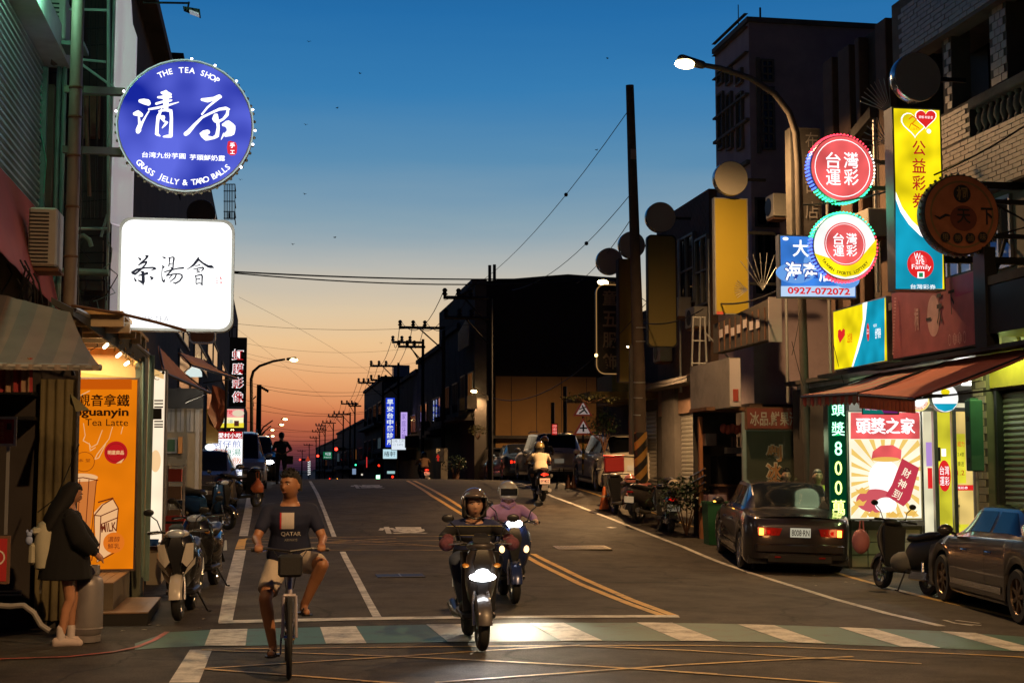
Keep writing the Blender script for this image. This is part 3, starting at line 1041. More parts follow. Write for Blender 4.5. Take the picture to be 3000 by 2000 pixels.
B.box('outer_wall', DARKB, 13.4, 14, 12, Ys + 9, -.2, 9)
for u, Yq in ((2702, Ys), (2735, Yd_), (2790, Yd_), (2852, Yd_)):
 a = atY(u, 1360, Yq).x
 B.box('door_post', ALU, a, a + .07, Yq - .04, Yq + .04, gz + .1, atY(u, 1195, Yq).z)
zt, zb = atY(2780, 1205, Yd_).z, atY(2780, 1635, Yd_).z
dx = lambda u: atY(u, 1400, Yd_).x
dz = lambda v: atY(2780, v, Yd_).z
DY = E('door_yellow', (242, 232, 60), .78, .3)
DP = E('door_pink', (240, 205, 120), .85, .3)
DC = E('door_cream', (245, 235, 195), .85, .3)
for (u0, u1, m) in ((2708, 2733, DC), (2742, 2788, DY), (2797, 2850, DP)):
 d = B.box('door', m, dx(u0), dx(u1), Yd_ + .0, Yd_ + .02, zb, zt)
B.box('door_panel', DY, dx(2797), dx(2850), Yd_ - .004, Yd_ - .001, zb, dz(1535))
B.box('door_panel', DY, dx(2800), dx(2830), Yd_ - .006, Yd_ - .003, dz(1415), dz(1270))
B.box('door_stripe', RED_E, dx(2797), dx(2850), Yd_ - .008, Yd_ - .005, dz(1436), dz(1420))
B.box('door_frame', ALU, dx(2704), dx(2856), Yd_ - .03, Yd_ + .03, zt, zt + .06)
B.box('fanlight', DC, dx(2740), dx(2850), Yd_, Yd_ + .02, zt + .07, dz(1180))
for i, (u, v, w, h, st, mm) in enumerate([(2815, 1300, 22, 16, '威力', RED_E), (2815, 1330, 20, 12, '2.4億', INK), (2815, 1358, 20, 14, '樂透', INK), (2815, 1384, 22, 14, '1.2', DKRED_E), (2815, 1428, 44, 8, '台灣彩券', W1),
                                      (2806, 1500, 14, 90, '招財', INK)]):
 mb = M()
 p = atY(u, v, Yd_ - .012 - i * .002)
 put_text(mb, st, p.x, p.z, w / 172, h / 172, p.y)
 B.part('door_lettering', mb, mm)
p = atY(2767, 1393, Yd_ - .02)
B.part('door_sticker', M().add([(p.x + .115 * math.cos(a * .2618), p.y, p.z + .265 * math.sin(a * .2618)) for a in range(24)], [tuple(range(24))]), RED_E)
for k, ch in enumerate(('台運', '灣彩')):
 for j, c_ in enumerate(ch):
  mb = M()
  put_text(mb, c_, p.x - .045 + .09 * k, p.z + .09 - .18 * j, .08, .15, p.y - .004)
  B.part('door_lettering', mb, W1)
for (u, v, w, h, m) in ((2750, 1330, 12, 40, INK), (2765, 1325, 14, 22, W1), (2722, 1330, 18, 70, E('door_lilac', (190, 150, 220), .9)), (2725, 1400, 14, 60, RED_E)):
 q = atY(u, v, Yd_ - .03)
 B.part('door_sticker', M().box(q.x - w / 344, q.x + w / 344, q.y, q.y + .004, q.z - h / 344, q.z + h / 344), m)
TUBE = E('fluorescent_tube', (255, 255, 250), 5)
for (x, y) in ((xs(2690), Yd_ - .7), (xs(2760), Yd_ + .3), (xs(2600), Yd_ + .8)):
 B.box('tube_light', TUBE, x, x + .6, y, y + .05, 3.18, 3.22)
light('POINT', (0.4, -1.0, 3.0), 130, (1, .95, .85), B.root, shadow_soft_size=.2)
B.box('sill', CONC, xs(2485), xs(2702), Ys - .02, Ys + .05, zs(1540), zs(1525))
for k in range(4):
 a = xs(2500 + 50 * k)
 B.box('poster_foot', BLACK, a, a + .03, Ys + .06, Ys + .1, zs(1540) + .002, zs(1521))
for r in range(3):
 for c in range(4):
  a = xs(2490) + c * .33
  z0 = gz + .02 + r * .22
  B.box('stone', CREAM, a, a + .31, Ys + .03 + random.uniform(0, .015), Ys + .058, z0, z0 + .2)
S = Sign('lit_poster', 'lit pink and cream lottery poster box with sunburst rays and a red scroll', 'lightbox', 'Y', 2485, 1203, 2700, 1522, 168, .12, face=E('poster_cream', (255, 244, 214), 1.1, .1), case=ALU, casename='frame')
S.rect(2492, 1208, 2694, 1285, PINK_E)
RAY = E('poster_ray', (246, 205, 110), 1.0)
for k in range(22):
 a = 2 * math.pi * k / 22
 b = a + .12
 def edge(t, U=2592, V=1395):
  c, s = math.cos(t), math.sin(t)
  r = min(100 / max(1e-3, abs(c)), (108 if s < 0 else 120) / max(1e-3, abs(s)))
  return (U + c * r, V + s * r)
 e0, e1 = edge(a), edge(b)
 S.poly([(2592 + (e0[0] - 2592) * .35, 1395 + (e0[1] - 1395) * .35), e0, e1], RAY)
S.text('頭獎之家', 2590, 1247, 180, 46, W1, .0)
S.text('頭獎之家', 2592, 1248, 180, 46, W1, .0)
S.text('頭獎之家', 2588, 1246, 180, 46, W1, .0)
S.disc(2588, 1405, 52, E('poster_pale', (255, 252, 248), 1.15), ry=58)
S.poly([(2548, 1345), (2552, 1322), (2575, 1305), (2610, 1303), (2636, 1318), (2634, 1345), (2590, 1352)], PINK_E)
S.disc(2590, 1345, 44, E('poster_gold', (240, 190, 90), 1.0), ry=7)
S.disc(2560, 1466, 60, E('poster_rose', (214, 92, 100), .95), ry=34)
S.disc(2590, 1478, 34, E('poster_pale', (255, 252, 248)), ry=22)
for (u, v) in ((2520, 1435), (2512, 1470), (2660, 1500), (2610, 1505), (2550, 1503)):
 S.poly([(u - 20, v - 4), (u - 10, v + 10), (u + 12, v + 10), (u + 22, v - 6), (u + 10, v - 1), (u, v - 9), (u - 10, v - 1)], E('poster_gold', (240, 190, 90)))
S.poly([(2636, 1342), (2686, 1370), (2660, 1462), (2640, 1482), (2588, 1450), (2606, 1420)], E('poster_scroll', (200, 60, 78), .95))
for ch, u, v in (('財', 2649, 1385), ('神', 2636, 1417), ('到', 2621, 1447)):
 S.text(ch, u, v, 26, 26, E('poster_cream', (255, 244, 214)), .008, -.5)
S = Sign('green_led_sign', 'tall green LED sign reading first prize eight million beside the lit poster', 'LED sign', 'Y', 2428, 1163, 2482, 1518, 172, .2, face=E('led_dark_green', (4, 62, 34), .8), case=BLACK)
LEDG = E('led_green', (190, 255, 225), 2.2)
LEDY = E('led_yellow', (250, 255, 150), 2.2)
for k, ch in enumerate('頭獎800萬'):
 v = 1198 + k * 57.5
 mm = LEDG if k < 3 else LEDY
 S.text(ch, 2455, v, 42 if k in (0, 1, 5) else 24, 42 if k != 5 else 46, E('led_halo_green', (30, 225, 120), 1.1) if k < 3 else E('led_halo_lime', (140, 225, 40), 1.1), .018)
 S.text(ch, 2455, v, 40 if k in (0, 1, 5) else 22, 40 if k != 5 else 44, mm, .005)
light('AREA', (0, -.35, 0), 4, (.1, 1, .45), S.root, shape='RECTANGLE', size=.3, size_y=2, rot=(math.pi / 2, 0, 0))
M().box(S.a + .02, S.b - .02, .201, .215, S.d + .02, S.t - .02).build('added_back_glow', E('added_back_lime', (150, 230, 120), .8), S.root)  # glowing back added to brighten the men behind the sign
light('POINT', (-.1, .5, .3), 16, (.8, 1, .55), S.root, shadow_soft_size=.3)  # light added along with the glowing back
S = Sign('lottery_fascia_sign', 'lit yellow and teal lottery fascia sign with small red heart', 'sign', 'X', 2441, 888, 2598, 1074, 9.6, .25, face=YEL_E, case=ALU)
tl = lambda u: 911.6 - .3 * (u - 2441)
bl = lambda u: 1090 - .2 * (u - 2441)
cur = [(2534, 893), (2530, 935), (2520, 980), (2508, 1020), (2497, 1070)]
S.poly([(2541, 885), (2536, 935), (2527, 985), (2514, 1030), (2500, 1074), (2592, 1056), (2592, 872)], TEAL_E)
S.poly([(2528, 888), (2542, 884), (2537, 935), (2528, 985), (2515, 1030), (2500, 1074), (2496, 1074), (2508, 1030), (2520, 985), (2529, 935)], W1)
S.text('公益彩券', 2490, 990, 40, 30, E('sign_orange', (235, 120, 10)), .02)
S.poly([(2462, 1005), (2456, 985), (2457, 968), (2463, 964), (2467, 970), (2472, 962), (2477, 966), (2477, 982)], RED_E)
S.disc(2545, 973, 9, RED_E, ry=26)
S.text('We are', 2545, 966, 12, 8, W1)
S.text('Family', 2545, 976, 14, 9, W1)
S.text('中國信託金融', 2567, 953, 24, 9, W1)
S.text('台灣彩券', 2576, 976, 38, 30, W1, .02)
S = Sign('dim_red_sign', 'unlit dark red banner sign with black brush characters above the awning', 'sign', 'X', 2612, 820, 2866, 1034, 9.6, .3, face=mat('dim_red_print', (.36, .10, .11), .5, 0, .5, 3), case=BLACK)
BR = mat('brush_black', (.012, .012, .012), .6)
PK = mat('dim_pink', (.60, .34, .32), .6, 0, .4, 5)
S.disc(2735, 925, 40, PK, ry=62)
S.poly([(2790, 815), (2862, 794), (2862, 850), (2800, 870)], mat('dim_magenta', (.35, .03, .10), .5))
for ch, u, v, w, h in (('桐', 2686, 935, 28, 70), ('一', 2722, 935, 32, 9), ('天', 2754, 905, 34, 92), ('下', 2790, 885, 36, 70)):
 S.text(ch, u, v, w, h, BR if ch != '桐' else PK, .02)
S.text('現撈滷味', 2808, 992, 56, 24, PK)
for k in range(4):
 S.disc(2786 + k * 15, 996 - k * 3, 8, PK, ry=17, ring=.8)
for k in range(18):
 S.rect(2625, 872 + k * 9.5, 2631, 876 + k * 9.5, PK, 'dotted_edge')
S = Sign('lottery_vertical_sign', 'tall lit yellow and teal lottery sign with two hearts on top', 'sign', 'Y', 2620, 316, 2764, 850, 204, .28, face=YEL_E, case=ALUD)
S.poly([(2624, 580), (2640, 620), (2665, 655), (2700, 690), (2735, 712), (2761, 722), (2761, 846), (2624, 846)], TEAL_E)
S.poly([(2624, 562), (2642, 606), (2670, 645), (2705, 678), (2735, 700), (2761, 710), (2761, 724), (2730, 712), (2695, 690), (2662, 658), (2638, 622), (2624, 585)], W1)
def heart(S, u, v, r, m, name='artwork'):
 q = []
 for i in range(26):
  t = 2 * math.pi * i / 26
  q.append((u + r * .0625 * 16 * math.sin(t) ** 3, v - r * .0625 * (13 * math.cos(t) - 5 * math.cos(2 * t) - 2 * math.cos(3 * t) - math.cos(4 * t))))
 S.poly(q, m, name)
heart(S, 2680, 362, 42, W1)
heart(S, 2680, 362, 38, YEL_E)
heart(S, 2711, 347, 32, W1)
heart(S, 2711, 347, 29, RED_E)
S.stroke([[(2662, 350, 3), (2672, 342, 4), (2684, 350, 3), (2672, 362, 3)], [(2662, 376, 2), (2668, 362, 3), (2690, 376, 3)]], E('sign_orange', (235, 120, 10)))
S.text('關懷·希望·愛', 2711, 345, 44, 8, W1)
S.text('公益彩券', 2680, 379, 34, 7, E('sign_orange', (235, 120, 10)))
S.disc(2719, 386, 7, W1)
S.text('公益彩券', 2690, 512, 42, 205, DKRED_E, .012, vertical=True)
S.disc(2694, 776, 41, RED_E)
S.disc(2688, 764, 26, E('sign_red_soft', (235, 70, 70), 1.05), ry=18)
S.text('We', 2688, 752, 28, 20, W1)
S.text('are', 2692, 769, 26, 14, W1)
S.text('Family', 2696, 785, 60, 18, W1)
S.rect(2684, 797, 2704, 816, W1)
S.rect(2688, 800, 2700, 813, E('logo_green', (30, 140, 80)))
S.text('台灣彩券', 2700, 841, 78, 14, W1)
for z in (.2, -.9):
 M().box(.35, 1.9, .05, .15, z, z + .1).build('bracket', BLACK, S.root)
BULB = {'r': E('bulb_red', (255, 60, 80), 3), 'b': E('bulb_blue', (80, 110, 255), 3), 'g': E('bulb_green', (60, 255, 170), 3), 'w': E('bulb_white', (255, 240, 230), 3)}
def bulbs(S, n, col, r, rad=.016):
 for c in set(col(2 * math.pi * i / n) for i in range(n)):
  mb = M()
  for i in range(n):
   a = 2 * math.pi * i / n
   if col(a) == c:
    for dy in (.03, .09, .15):
     x, z = r * math.sin(a), r * math.cos(a)
     mb.ell((x, dy, z), (rad, rad, rad), 6, 4)
  mb.build('bulb_ring', BULB[c], S.root, kind='stuff')
S = Sign('red_round_sign', 'lit red round sports lottery sign ringed with coloured bulbs, the upper of two', 'sign', 'Y', 2373, 398, 2563, 588, 193, .2, disc=True, face=PINK_E, case=ALU)
S.disc(2468, 493, 86, W1, ring=.97)
for ch, u, v in (('台', 2441, 470), ('灣', 2493, 470), ('運', 2441, 520), ('彩', 2493, 520)):
 S.text(ch, u, v, 46, 48, W1, .012)
bulbs(S, 60, lambda a: 'r' if a < 1.0 or a > 5.2 else ('g' if 2.0 < a < 4.0 else ('b' if a > 4.0 else 'w')), S.r + .02)
for z in (.1, -.3):
 M().box(.45, 1.6, .05, .12, z, z + .06).build('bracket', RUST, S.root)
S = Sign('white_round_sign', 'lit white and yellow round sports lottery sign ringed with bulbs, the lower of two', 'sign', 'Y', 2380, 627, 2572, 817, 193, .2, disc=True, face=E('sign_warm_white', (250, 250, 245), 1.1, .1), case=ALU)
S.poly([(2386, 742), (2430, 756), (2480, 765), (2530, 745), (2568, 700), (2566, 745), (2548, 780), (2515, 804), (2476, 812), (2436, 803), (2405, 780)], YEL_E)
S.disc(2475, 715, 64, PINK_E)
S.disc(2475, 715, 60, W1, ring=.975)
S.disc(2475, 715, 56, PINK_E)
for ch, u, v in (('台', 2456, 700), ('灣', 2494, 700), ('運', 2456, 735), ('彩', 2494, 735)):
 S.text(ch, u, v, 34, 34, W1, .012)
S.arc('TAIWAN SPORTS LOTTERY', 2475, 722, 80, 238, 126, 9, INK, True, .02)
bulbs(S, 60, lambda a: 'g' if a < 1.2 or a > 5.0 else ('r' if 1.2 <= a < 3.3 else ('r' if a < 3.7 else 'b')), S.r + .02)
light('POINT', (-.1, -.3, .6), 10, (.2, 1, .6), S.root, shadow_soft_size=.3)
S = Sign('seafood_sign', 'lit blue seafood sign with red telephone number half hidden by round sign', 'sign', 'Y', 2284, 690, 2509, 873, 170, .18, face=BLU_E, case=ALU)
S.rect(2288, 838, 2505, 868, E('sign_pale_blue', (190, 215, 245), 1.0))
for (u, v, r, ry) in ((2330, 800, 60, 30), (2420, 770, 70, 40), (2480, 820, 40, 25)):
 S.disc(u, v, r, E('sign_sky_blue', (105, 160, 230), 1.0), ry=ry)
S.text('大', 2345, 728, 50, 50, W1, .02)
S.text('海產店', 2372, 797, 160, 64, E('sign_blue_dark', (40, 60, 160), .9), .07)
S.text('海產店', 2372, 797, 154, 58, W1, .02)
S.text('0927-072072', 2398, 853, 192, 20, RED_E, .03)
S.disc(2300, 700, 9, W1, ry=5)
S = Sign('wooden_round_sign', 'unlit brown round sign with black brush characters and a bulb rim', 'sign', 'Y', 2704, 515, 2932, 742, 214, .24, disc=True, face=mat('old_orange_print', (.45, .15, .06), .6, 0, .5, 4, dirt=.5), case=mat('dark_rim', (.03, .025, .02), .5))
S.disc(2818, 628, 100, mat('old_gold', (.22, .14, .05), .6), ring=.94)
S.disc(2818, 568, 27, BR)
S.text('桐', 2818, 568, 34, 40, mat('old_gold', (.3, .2, .08)), .03)
S.disc(2822, 640, 42, mat('old_red_print', (.17, .04, .02), .6, 0, .4, 8), ry=38)
S.stroke([[(2738, 632, 3), (2752, 640, 7), (2770, 630, 8), (2782, 632, 3)]], BR)
S.text('天', 2822, 634, 44, 44, BR, .02)
S.text('下', 2890, 634, 38, 50, BR, .02)
for k, ch in enumerate('現撈滷味'):
 S.disc(2768 + k * 36, 695 + (k in (1, 2)) * 3, 15, BR)
 S.text(ch, 2768 + k * 36, 695 + (k in (1, 2)) * 3, 19, 19, mat('old_gold', (.3, .2, .08)))
mb = M()
for k in range(40):
 a = 2 * math.pi * k / 40
 mb.ell(((S.r + .02) * math.cos(a), .08, (S.r + .02) * math.sin(a)), (.022, .03, .022), 6, 4)
mb.build('bulb_ring', mat('dead_bulb', (.2, .2, .18), .3), S.root, kind='stuff')
mb = M()
for z in (.18, -.3):
 mb.box(S.r * .8, 1.6, .06, .12, z, z + .06)
mb.tube([(.5, .09, .2), (1.1, .09, -.1), (.5, .09, -.27)], .02).build('bracket', BLACK, S.root)
DISC = mat('dull_disc', (.36, .33, .26), .5, 0, .08, 2)
def blank_disc(u, v, r, s, lab, name='blank_round_sign'):
 S = Sign(name, lab, 'sign', 'Y', u - r, v - r, u + r, v + r, s, .2, disc=True, face=DISC, case=mat('chrome_rim', (.5, .5, .5), .15, .9), group='blank round signs')
 M().box(.1, .8, .08, .12, -.03, .03).build('bracket', BLACK, S.root)
 return S
blank_disc(2690, 224, 70, 198, 'large blank round sign over the tall lottery sign')
blank_disc(2143, 522, 50, 137, 'blank round sign standing over the lit-up yellow panel')
blank_disc(1937, 636, 44, 117, 'blank round sign over the olive panel beside the tall wooden pole')
blank_disc(1852, 717, 39, 108, 'blank round sign partly behind the tall wooden pole')
blank_disc(1787, 765, 39, 102, 'blank round sign just above the lamp and neon-edged sign')
YP = mat('yellow_acrylic', (.30, .225, .02), .4, 0, .1, 1)
OL = mat('olive_acrylic', (.20, .15, .03), .5, 0, .1, 1)
S = Sign('yellow_panel_sign', 'blank yellow vertical panel sign under a round disc', 'sign', 'Y', 2094, 580, 2193, 921, 137, .16, face=YP, case=ALUD)
S.rect(2100, 912, 2120, 921, mat('faded_red', (.4, .06, .04)))
for z in (.5, -.6):
 M().box(.3, 1.0, .05, .11, z, z + .06).build('bracket', BLACK, S.root)
S = Sign('olive_panel_sign', 'blank olive vertical panel sign with rounded foot by the wooden pole', 'sign', 'Y', 1897, 688, 1983, 1017, 117, .16, face=OL, case=BLACK, round_=.12)
S = Sign('narrow_panel_sign', 'narrow dim vertical sign box hidden between pole and neon-edged sign', 'sign', 'Y', 1813, 758, 1852, 1120, 108, .3, face=OL, case=CONCD)
S = Sign('neon_edged_sign', 'black clothing sign with rounded ends and a thin lit edge', 'sign', 'Y', 1747, 834, 1826, 1095, 103, .2, face=mat('black_print', (.02, .018, .015), .4), case=BLACK, round_=.25)
for k, ch in enumerate('童五服飾'):
 S.text(ch, 1786, 872 + k * 62, 42, 46, mat('dim_letter', (.30, .22, .14), .5), .02)
e = []
rr_ = S.rr(S.a, S.b, S.d, S.t, .25)
M().tube([(x, -.02, z) for x, z in rr_ + rr_[:1]], .015, 6).build('neon_tube', E('neon_dim', (200, 150, 90), .55), S.root)
M().ell((S.a - .02, -.05, (S.d - S.t) * .0 - .75), (.05, .05, .05)).build('small_lamp', E('warm_bulb', (255, 215, 140), 4), S.root)
S = Sign('hollow_letter_sign', 'dim grey vertical sign with outlined letters behind the street lamp', 'sign', 'Y', 2318, 375, 2405, 690, 150, .3, face=CONCD, case=CONC)
for k, ch in enumerate('布司司店'):
 S.text(ch, 2378, 412 + k * 68, 40, 50, mat('dim_letter_grey', (.26, .24, .23), .6), .0)
def awning(name, label, pin, pout, m, valance=.18, n=14, parent=None, scallop=True, frame=True, th=.015):
 """pin: two inner top corners, pout: two outer corners (world points); striped cloth sheet with depth, sag, valance and arms"""
 a0, a1 = map(Vector, pin)
 b0, b1 = map(Vector, pout)
 root = thing(name, label, 'awning', (a0 + a1) / 2)
 L = root.location.copy()
 rows = 7
 mb = M()
 for i in range(rows + 1):
  t = i / rows
  for j in range(n + 1):
   u = j / n
   p = a0.lerp(a1, u).lerp(b0.lerp(b1, u), t)
   p.z -= .05 * math.sin(math.pi * t) * (1 + .3 * math.sin(u * 19)) - .006 * math.sin(u * 40)
   mb.v.append(tuple(p - L))
 k = n + 1
 mb.f = [(i * k + j, i * k + j + 1, (i + 1) * k + j + 1, (i + 1) * k + j) for i in range(rows) for j in range(n)]
 b = len(mb.v)
 mb.v += [(x, y, z - th) for x, y, z in mb.v]
 mb.f += [tuple(q + b for q in f[::-1]) for f in mb.f[:rows * n]]
 mb.build('canopy', m, root, smooth='full')
 if valance:
  vb = M()
  q = n * 3
  for j in range(q + 1):
   u = j / q
   p = b0.lerp(b1, u) - L
   d = valance * (1 - .22 * abs(math.sin(j * math.pi / 3))) if scallop else valance
   w = .015 * math.sin(j * 2.1)
   vb.v += [(p.x + w * .3, p.y + w, p.z), (p.x + w, p.y + w * 1.6, p.z - d)]
  vb.f = [(2 * j, 2 * j + 2, 2 * j + 3, 2 * j + 1) for j in range(q)]
  vb.build('valance', m, root, smooth='full')
 if frame:
  fb = M().tube([b0 - L - Vector((0, 0, .03)), b1 - L - Vector((0, 0, .03))], .022, 6)
  for u in (.03, .97):
   p = a0.lerp(a1, u) - L
   q = b0.lerp(b1, u) - L
   fb.tube([p - Vector((0, 0, .5)), q - Vector((0, 0, .03))], .014, 6).tube([p, q - Vector((0, 0, .035))], .014, 6)
  fb.build('arm', BLACK, root)
 return root
def stripes(name, c1, c2, freq, axis='Y', rough=.8):
 m = bpy.data.materials.new(name)
 m.use_nodes = True
 n, l = m.node_tree.nodes, m.node_tree.links
 b = n['Principled BSDF']
 b.inputs['Roughness'].default_value = rough
 t = n.new('ShaderNodeTexCoord')
 s = n.new('ShaderNodeSeparateXYZ')
 l.new(t.outputs['Object'], s.inputs[0])
 a = n.new('ShaderNodeMath')
 a.operation = 'MULTIPLY'
 a.inputs[1].default_value = freq
 l.new(s.outputs[axis], a.inputs[0])
 f = n.new('ShaderNodeMath')
 f.operation = 'FRACT'
 l.new(a.outputs[0], f.inputs[0])
 g_ = n.new('ShaderNodeMath')
 g_.operation = 'GREATER_THAN'
 g_.inputs[1].default_value = .5
 l.new(f.outputs[0], g_.inputs[0])
 x = n.new('ShaderNodeMix')
 x.data_type = 'RGBA'
 x.inputs['A'].default_value = (*c1, 1)
 x.inputs['B'].default_value = (*c2, 1)
 l.new(g_.outputs[0], x.inputs['Factor'])
 no = n.new('ShaderNodeTexNoise')
 no.inputs['Scale'].default_value = 3
 no.inputs['Detail'].default_value = 8
 l.new(t.outputs['Object'], no.inputs['Vector'])
 r = n.new('ShaderNodeMapRange')
 r.inputs['To Min'].default_value = .5
 r.inputs['To Max'].default_value = 1.3
 l.new(no.outputs['Fac'], r.inputs['Value'])
 m2 = n.new('ShaderNodeMix')
 m2.data_type = 'RGBA'
 m2.blend_type = 'MULTIPLY'
 m2.inputs['Factor'].default_value = 1
 l.new(x.outputs['Result'], m2.inputs['A'])
 l.new(r.outputs[0], m2.inputs['B'])
 l.new(m2.outputs['Result'], b.inputs['Base Color'])
 MC[name] = m
 return m
AWR = stripes('red_striped_canvas', (.42, .07, .045), (.30, .20, .14), 3.2)
AWO = mat('rust_canvas', (.45, .10, .045), .8, 0, .25, 3, .1, dirt=.3)
yA, yB, yC = YX(2352, 8.55), YX(2520, 8.55), YX(2690, 8.55)
awning('red_awning', 'striped red canvas awning above the green LED sign', [(9.9, yA, 3.3), (9.9, yB, 3.3)], [(8.55, yA, 2.93), (8.55, yB, 2.86)], AWR, .2)
awning('red_awning', 'plain rust red canvas awning sagging above the lit poster', [(9.9, yB - .02, 3.32), (9.9, yC - 1.2, 3.32)], [(8.55, yB - .02, 2.84), (8.65, yC + .25, 2.7)], AWO, .22, scallop=False)
B = Bd('sign_gantry', 'black steel ledge carrying the fascia signs over the shop', 'frame', (9.8, 20, 3.3))
B.box('ledge', BLACK, 9.6, 10.2, 15, YX(2400, 9.6), 3.33, 3.39)
B.box('ledge', BLACK, 9.62, 10.9, 13, YX(2872, 9.6) - .0, 3.55, 4.2)
B.box('post', BLACK, 9.58, 9.75, YX(2906, 9.6), YX(2872, 9.6), 3.38, 4.75)
B.part('strut', M().tube([(9.7, YX(2900, 9.7), 4.6), (10.85, YX(2990, 10.8), 3.6)], .03).tube([(9.7, YX(2900, 9.7), 3.9), (10.85, YX(2960, 10.8), 5.2)], .03), BLACK)
S = Sign('hanging_round_sign', 'white lit round hanging sign by the shop door', 'sign', 'Y', 2728, 1125, 2810, 1206, 190, .1, disc=True, face=E('sign_warm_white', (250, 250, 245)), case=ALU)
S.poly([(2734, 1182), (2804, 1182), (2790, 1200), (2768, 1205), (2748, 1198)], TEAL_E)
S.disc(2769, 1148, 14, YEL_E, ry=9)
S = Sign('hanging_round_sign', 'yellow lit round hanging sign half behind the awning corner', 'sign', 'Y', 2652, 1128, 2728, 1205, 182, .1, disc=True, face=E('sign_cream', (250, 235, 150), 1.1), case=ALU)
S.disc(2690, 1170, 30, E('sign_warm_white', (250, 250, 245)))
S.arc('樂透彩券樂透彩券', 2690, 1167, 30, 120, 240, 9, E('sign_orange', (235, 120, 10)), True)
S = Sign('price_banner', 'small purple and green prize banner hung over the poster', 'banner', 'Y', 2526, 1176, 2634, 1214, 172, .02, face=E('banner_purple', (120, 40, 110), .8), case=BLACK)
S.poly([(2528, 1180), (2570, 1180), (2590, 1212), (2528, 1212)], E('banner_teal', (20, 120, 110), .8))
S.text('700萬100萬+6,000組5千元', 2580, 1195, 98, 17, E('banner_pink', (250, 170, 210), 1.0), .02)
r = thing('added_soffit_tube', 'added greenish fluorescent tube under the ledge to light the roller shutter', 'light', (10.35, 19.2, 4.1))  # tube fitting added to brighten the dark roller shutter
M().box(-.04, .04, -.6, .6, .03, .1).build('housing', ALU, r)
M().tube([(0, -.55, 0), (0, .55, 0)], .02, 8).build('tube', E('added_green_white_tube', (225, 255, 170), 6), r)
light('POINT', (0, 0, -.1), 200, (.75, 1, .35), r, shadow_soft_size=.3)
B = Bd('meter_box', 'green electric meter cabinet with three round ports by the door', 'meter box', pt(2850, 1275, 196))
p = B.L
B.part('cabinet', M().box(p.x - .06, p.x + .15, p.y - .05, p.y + .12, p.z - .53, p.z + .53, None, .012), mat('meter_green', (.03, .10, .07), .5))
for dz_ in (.25, -.1, -.37):
 B.part('port', M().rev([(.045, -.066), (.045, -.05)], 14, 'x', (p.x, p.y + .03, p.z + dz_)), BLACK)
B.part('conduit', M().tube([(p.x + .05, p.y + .02, p.z - .53), (p.x + .05, p.y + .02, p.z - 1.2)], .03), GALV)
B.part('cap', M().box(p.x - .03, p.x + .1, p.y, p.y + .1, p.z + .53, p.z + .56), mat('meter_green', (.03, .10, .07)))
WD = mat('faded_white_letter', (.42, .38, .33), .7, 0, .3, 9, dirt=.4)
S = Sign('juice_stall_sign', 'faded red fruit juice sign with white characters', 'sign', 'Y', 2186, 1192, 2352, 1258, 150, .08, face=mat('faded_red_board', (.22, .05, .035), .7, 0, .3, 4, dirt=.4), case=RUST)
S.text('冰品.鮮果汁', 2268, 1226, 148, 42, WD, .02)
S = Sign('shaved_ice_board', 'dark green board with big shaved ice characters', 'board', 'Y', 2186, 1259, 2352, 1560, 150, .06, face=mat('dark_green_board', (.05, .055, .035), .6, 0, .3, 2, dirt=.4), case=ALUD)
for ch, v in (('剉', 1328), ('冰', 1380)):
 S.text(ch, 2268, v, 54, 54, mat('board_white', (.6, .55, .45), .6), .09)
 S.text(ch, 2268, v, 46, 48, mat('board_orange', (.5, .24, .10), .6), .03)
M().box(S.a - .07, S.a, -.02, .05, -1.3, 1.35).build('post', GALV, S.root)
B = Bd('white_sign_box', 'stained white sign box with a red square on its end', 'sign', (9.1, YX(2080, 9.0), 3))
y0, y1 = YX(2140, 9.0), YX(2025, 9.0)
z0, z1 = ZX(2140, 1192, 9.0), ZX(2140, 1046, 9.0)
B.part('case', M().box(9.0, 9.24, y0, y1, z0, z1), mat('stained_white', (.28, .25, .225), .7, 0, .25, 2.5, .1, dirt=.6))
B.part('end_panel', M().box(9.01, 9.23, y0 - .012, y0 - .001, z0 + .02, z1 - .02), mat('pinkish_white', (.55, .48, .48), .6, 0, .1, 2))
B.part('red_square', M().box(9.07, 9.18, y0 - .018, y0 - .013, z0 + .12, z0 + .36), mat('faded_red', (.4, .06, .04)))
B = Bd('bent_canopy_sign', 'old ruined sign frame with pale square cards hanging under the yellow panel', 'sign', (9.5, YX(2200, 9.4), 4))
y0, y1 = YX(2258, 9.4), YX(2092, 9.4)
zt_, zb_ = ZX(2258, 872, 9.4), ZX(2258, 992, 9.4)
B.part('case', M().loft([[(9.42, y0, zb_), (9.62, y0, zb_), (9.62, y0, zt_), (9.42, y0, zt_)], [(9.42, y1, zb_), (9.62, y1, zb_), (9.62, y1, zt_ - .15), (9.42, y1, zt_ - .15)]]), mat('ruined_panel', (.06, .05, .042), .8, 0, .5, 2, dirt=.6))
B.part('end_panel', M().box(9.4, 9.66, y0 - .03, y0 - .002, zb_ - .05, zt_ + .03), mat('pinkish_white', (.55, .48, .48)))
for k in range(7):
 y = y1 - .5 - k * (y1 - y0 - .8) / 7
 z = zb_ + .3 + .05 * math.sin(k * 2)
 B.part('card', M().box(9.39, 9.40, y - .2, y, z, z + .17), mat('pinkish_white', (.55, .48, .48)))
for k in range(9):
 y = y0 + .2 + k * (y1 - y0 - .3) / 9
 B.part('rib', M().box(9.405, 9.418, y, y + .06, zb_ + .02, zt_ - .14), RUST)
B = Bd('ladder_frame', 'thin pale ladder-like steel frame standing on the white sign box', 'frame', (9.1, YX(2045, 9.1), 3.5))
pp = lambda u, v: atY(u, v, YX(2045, 9.1))
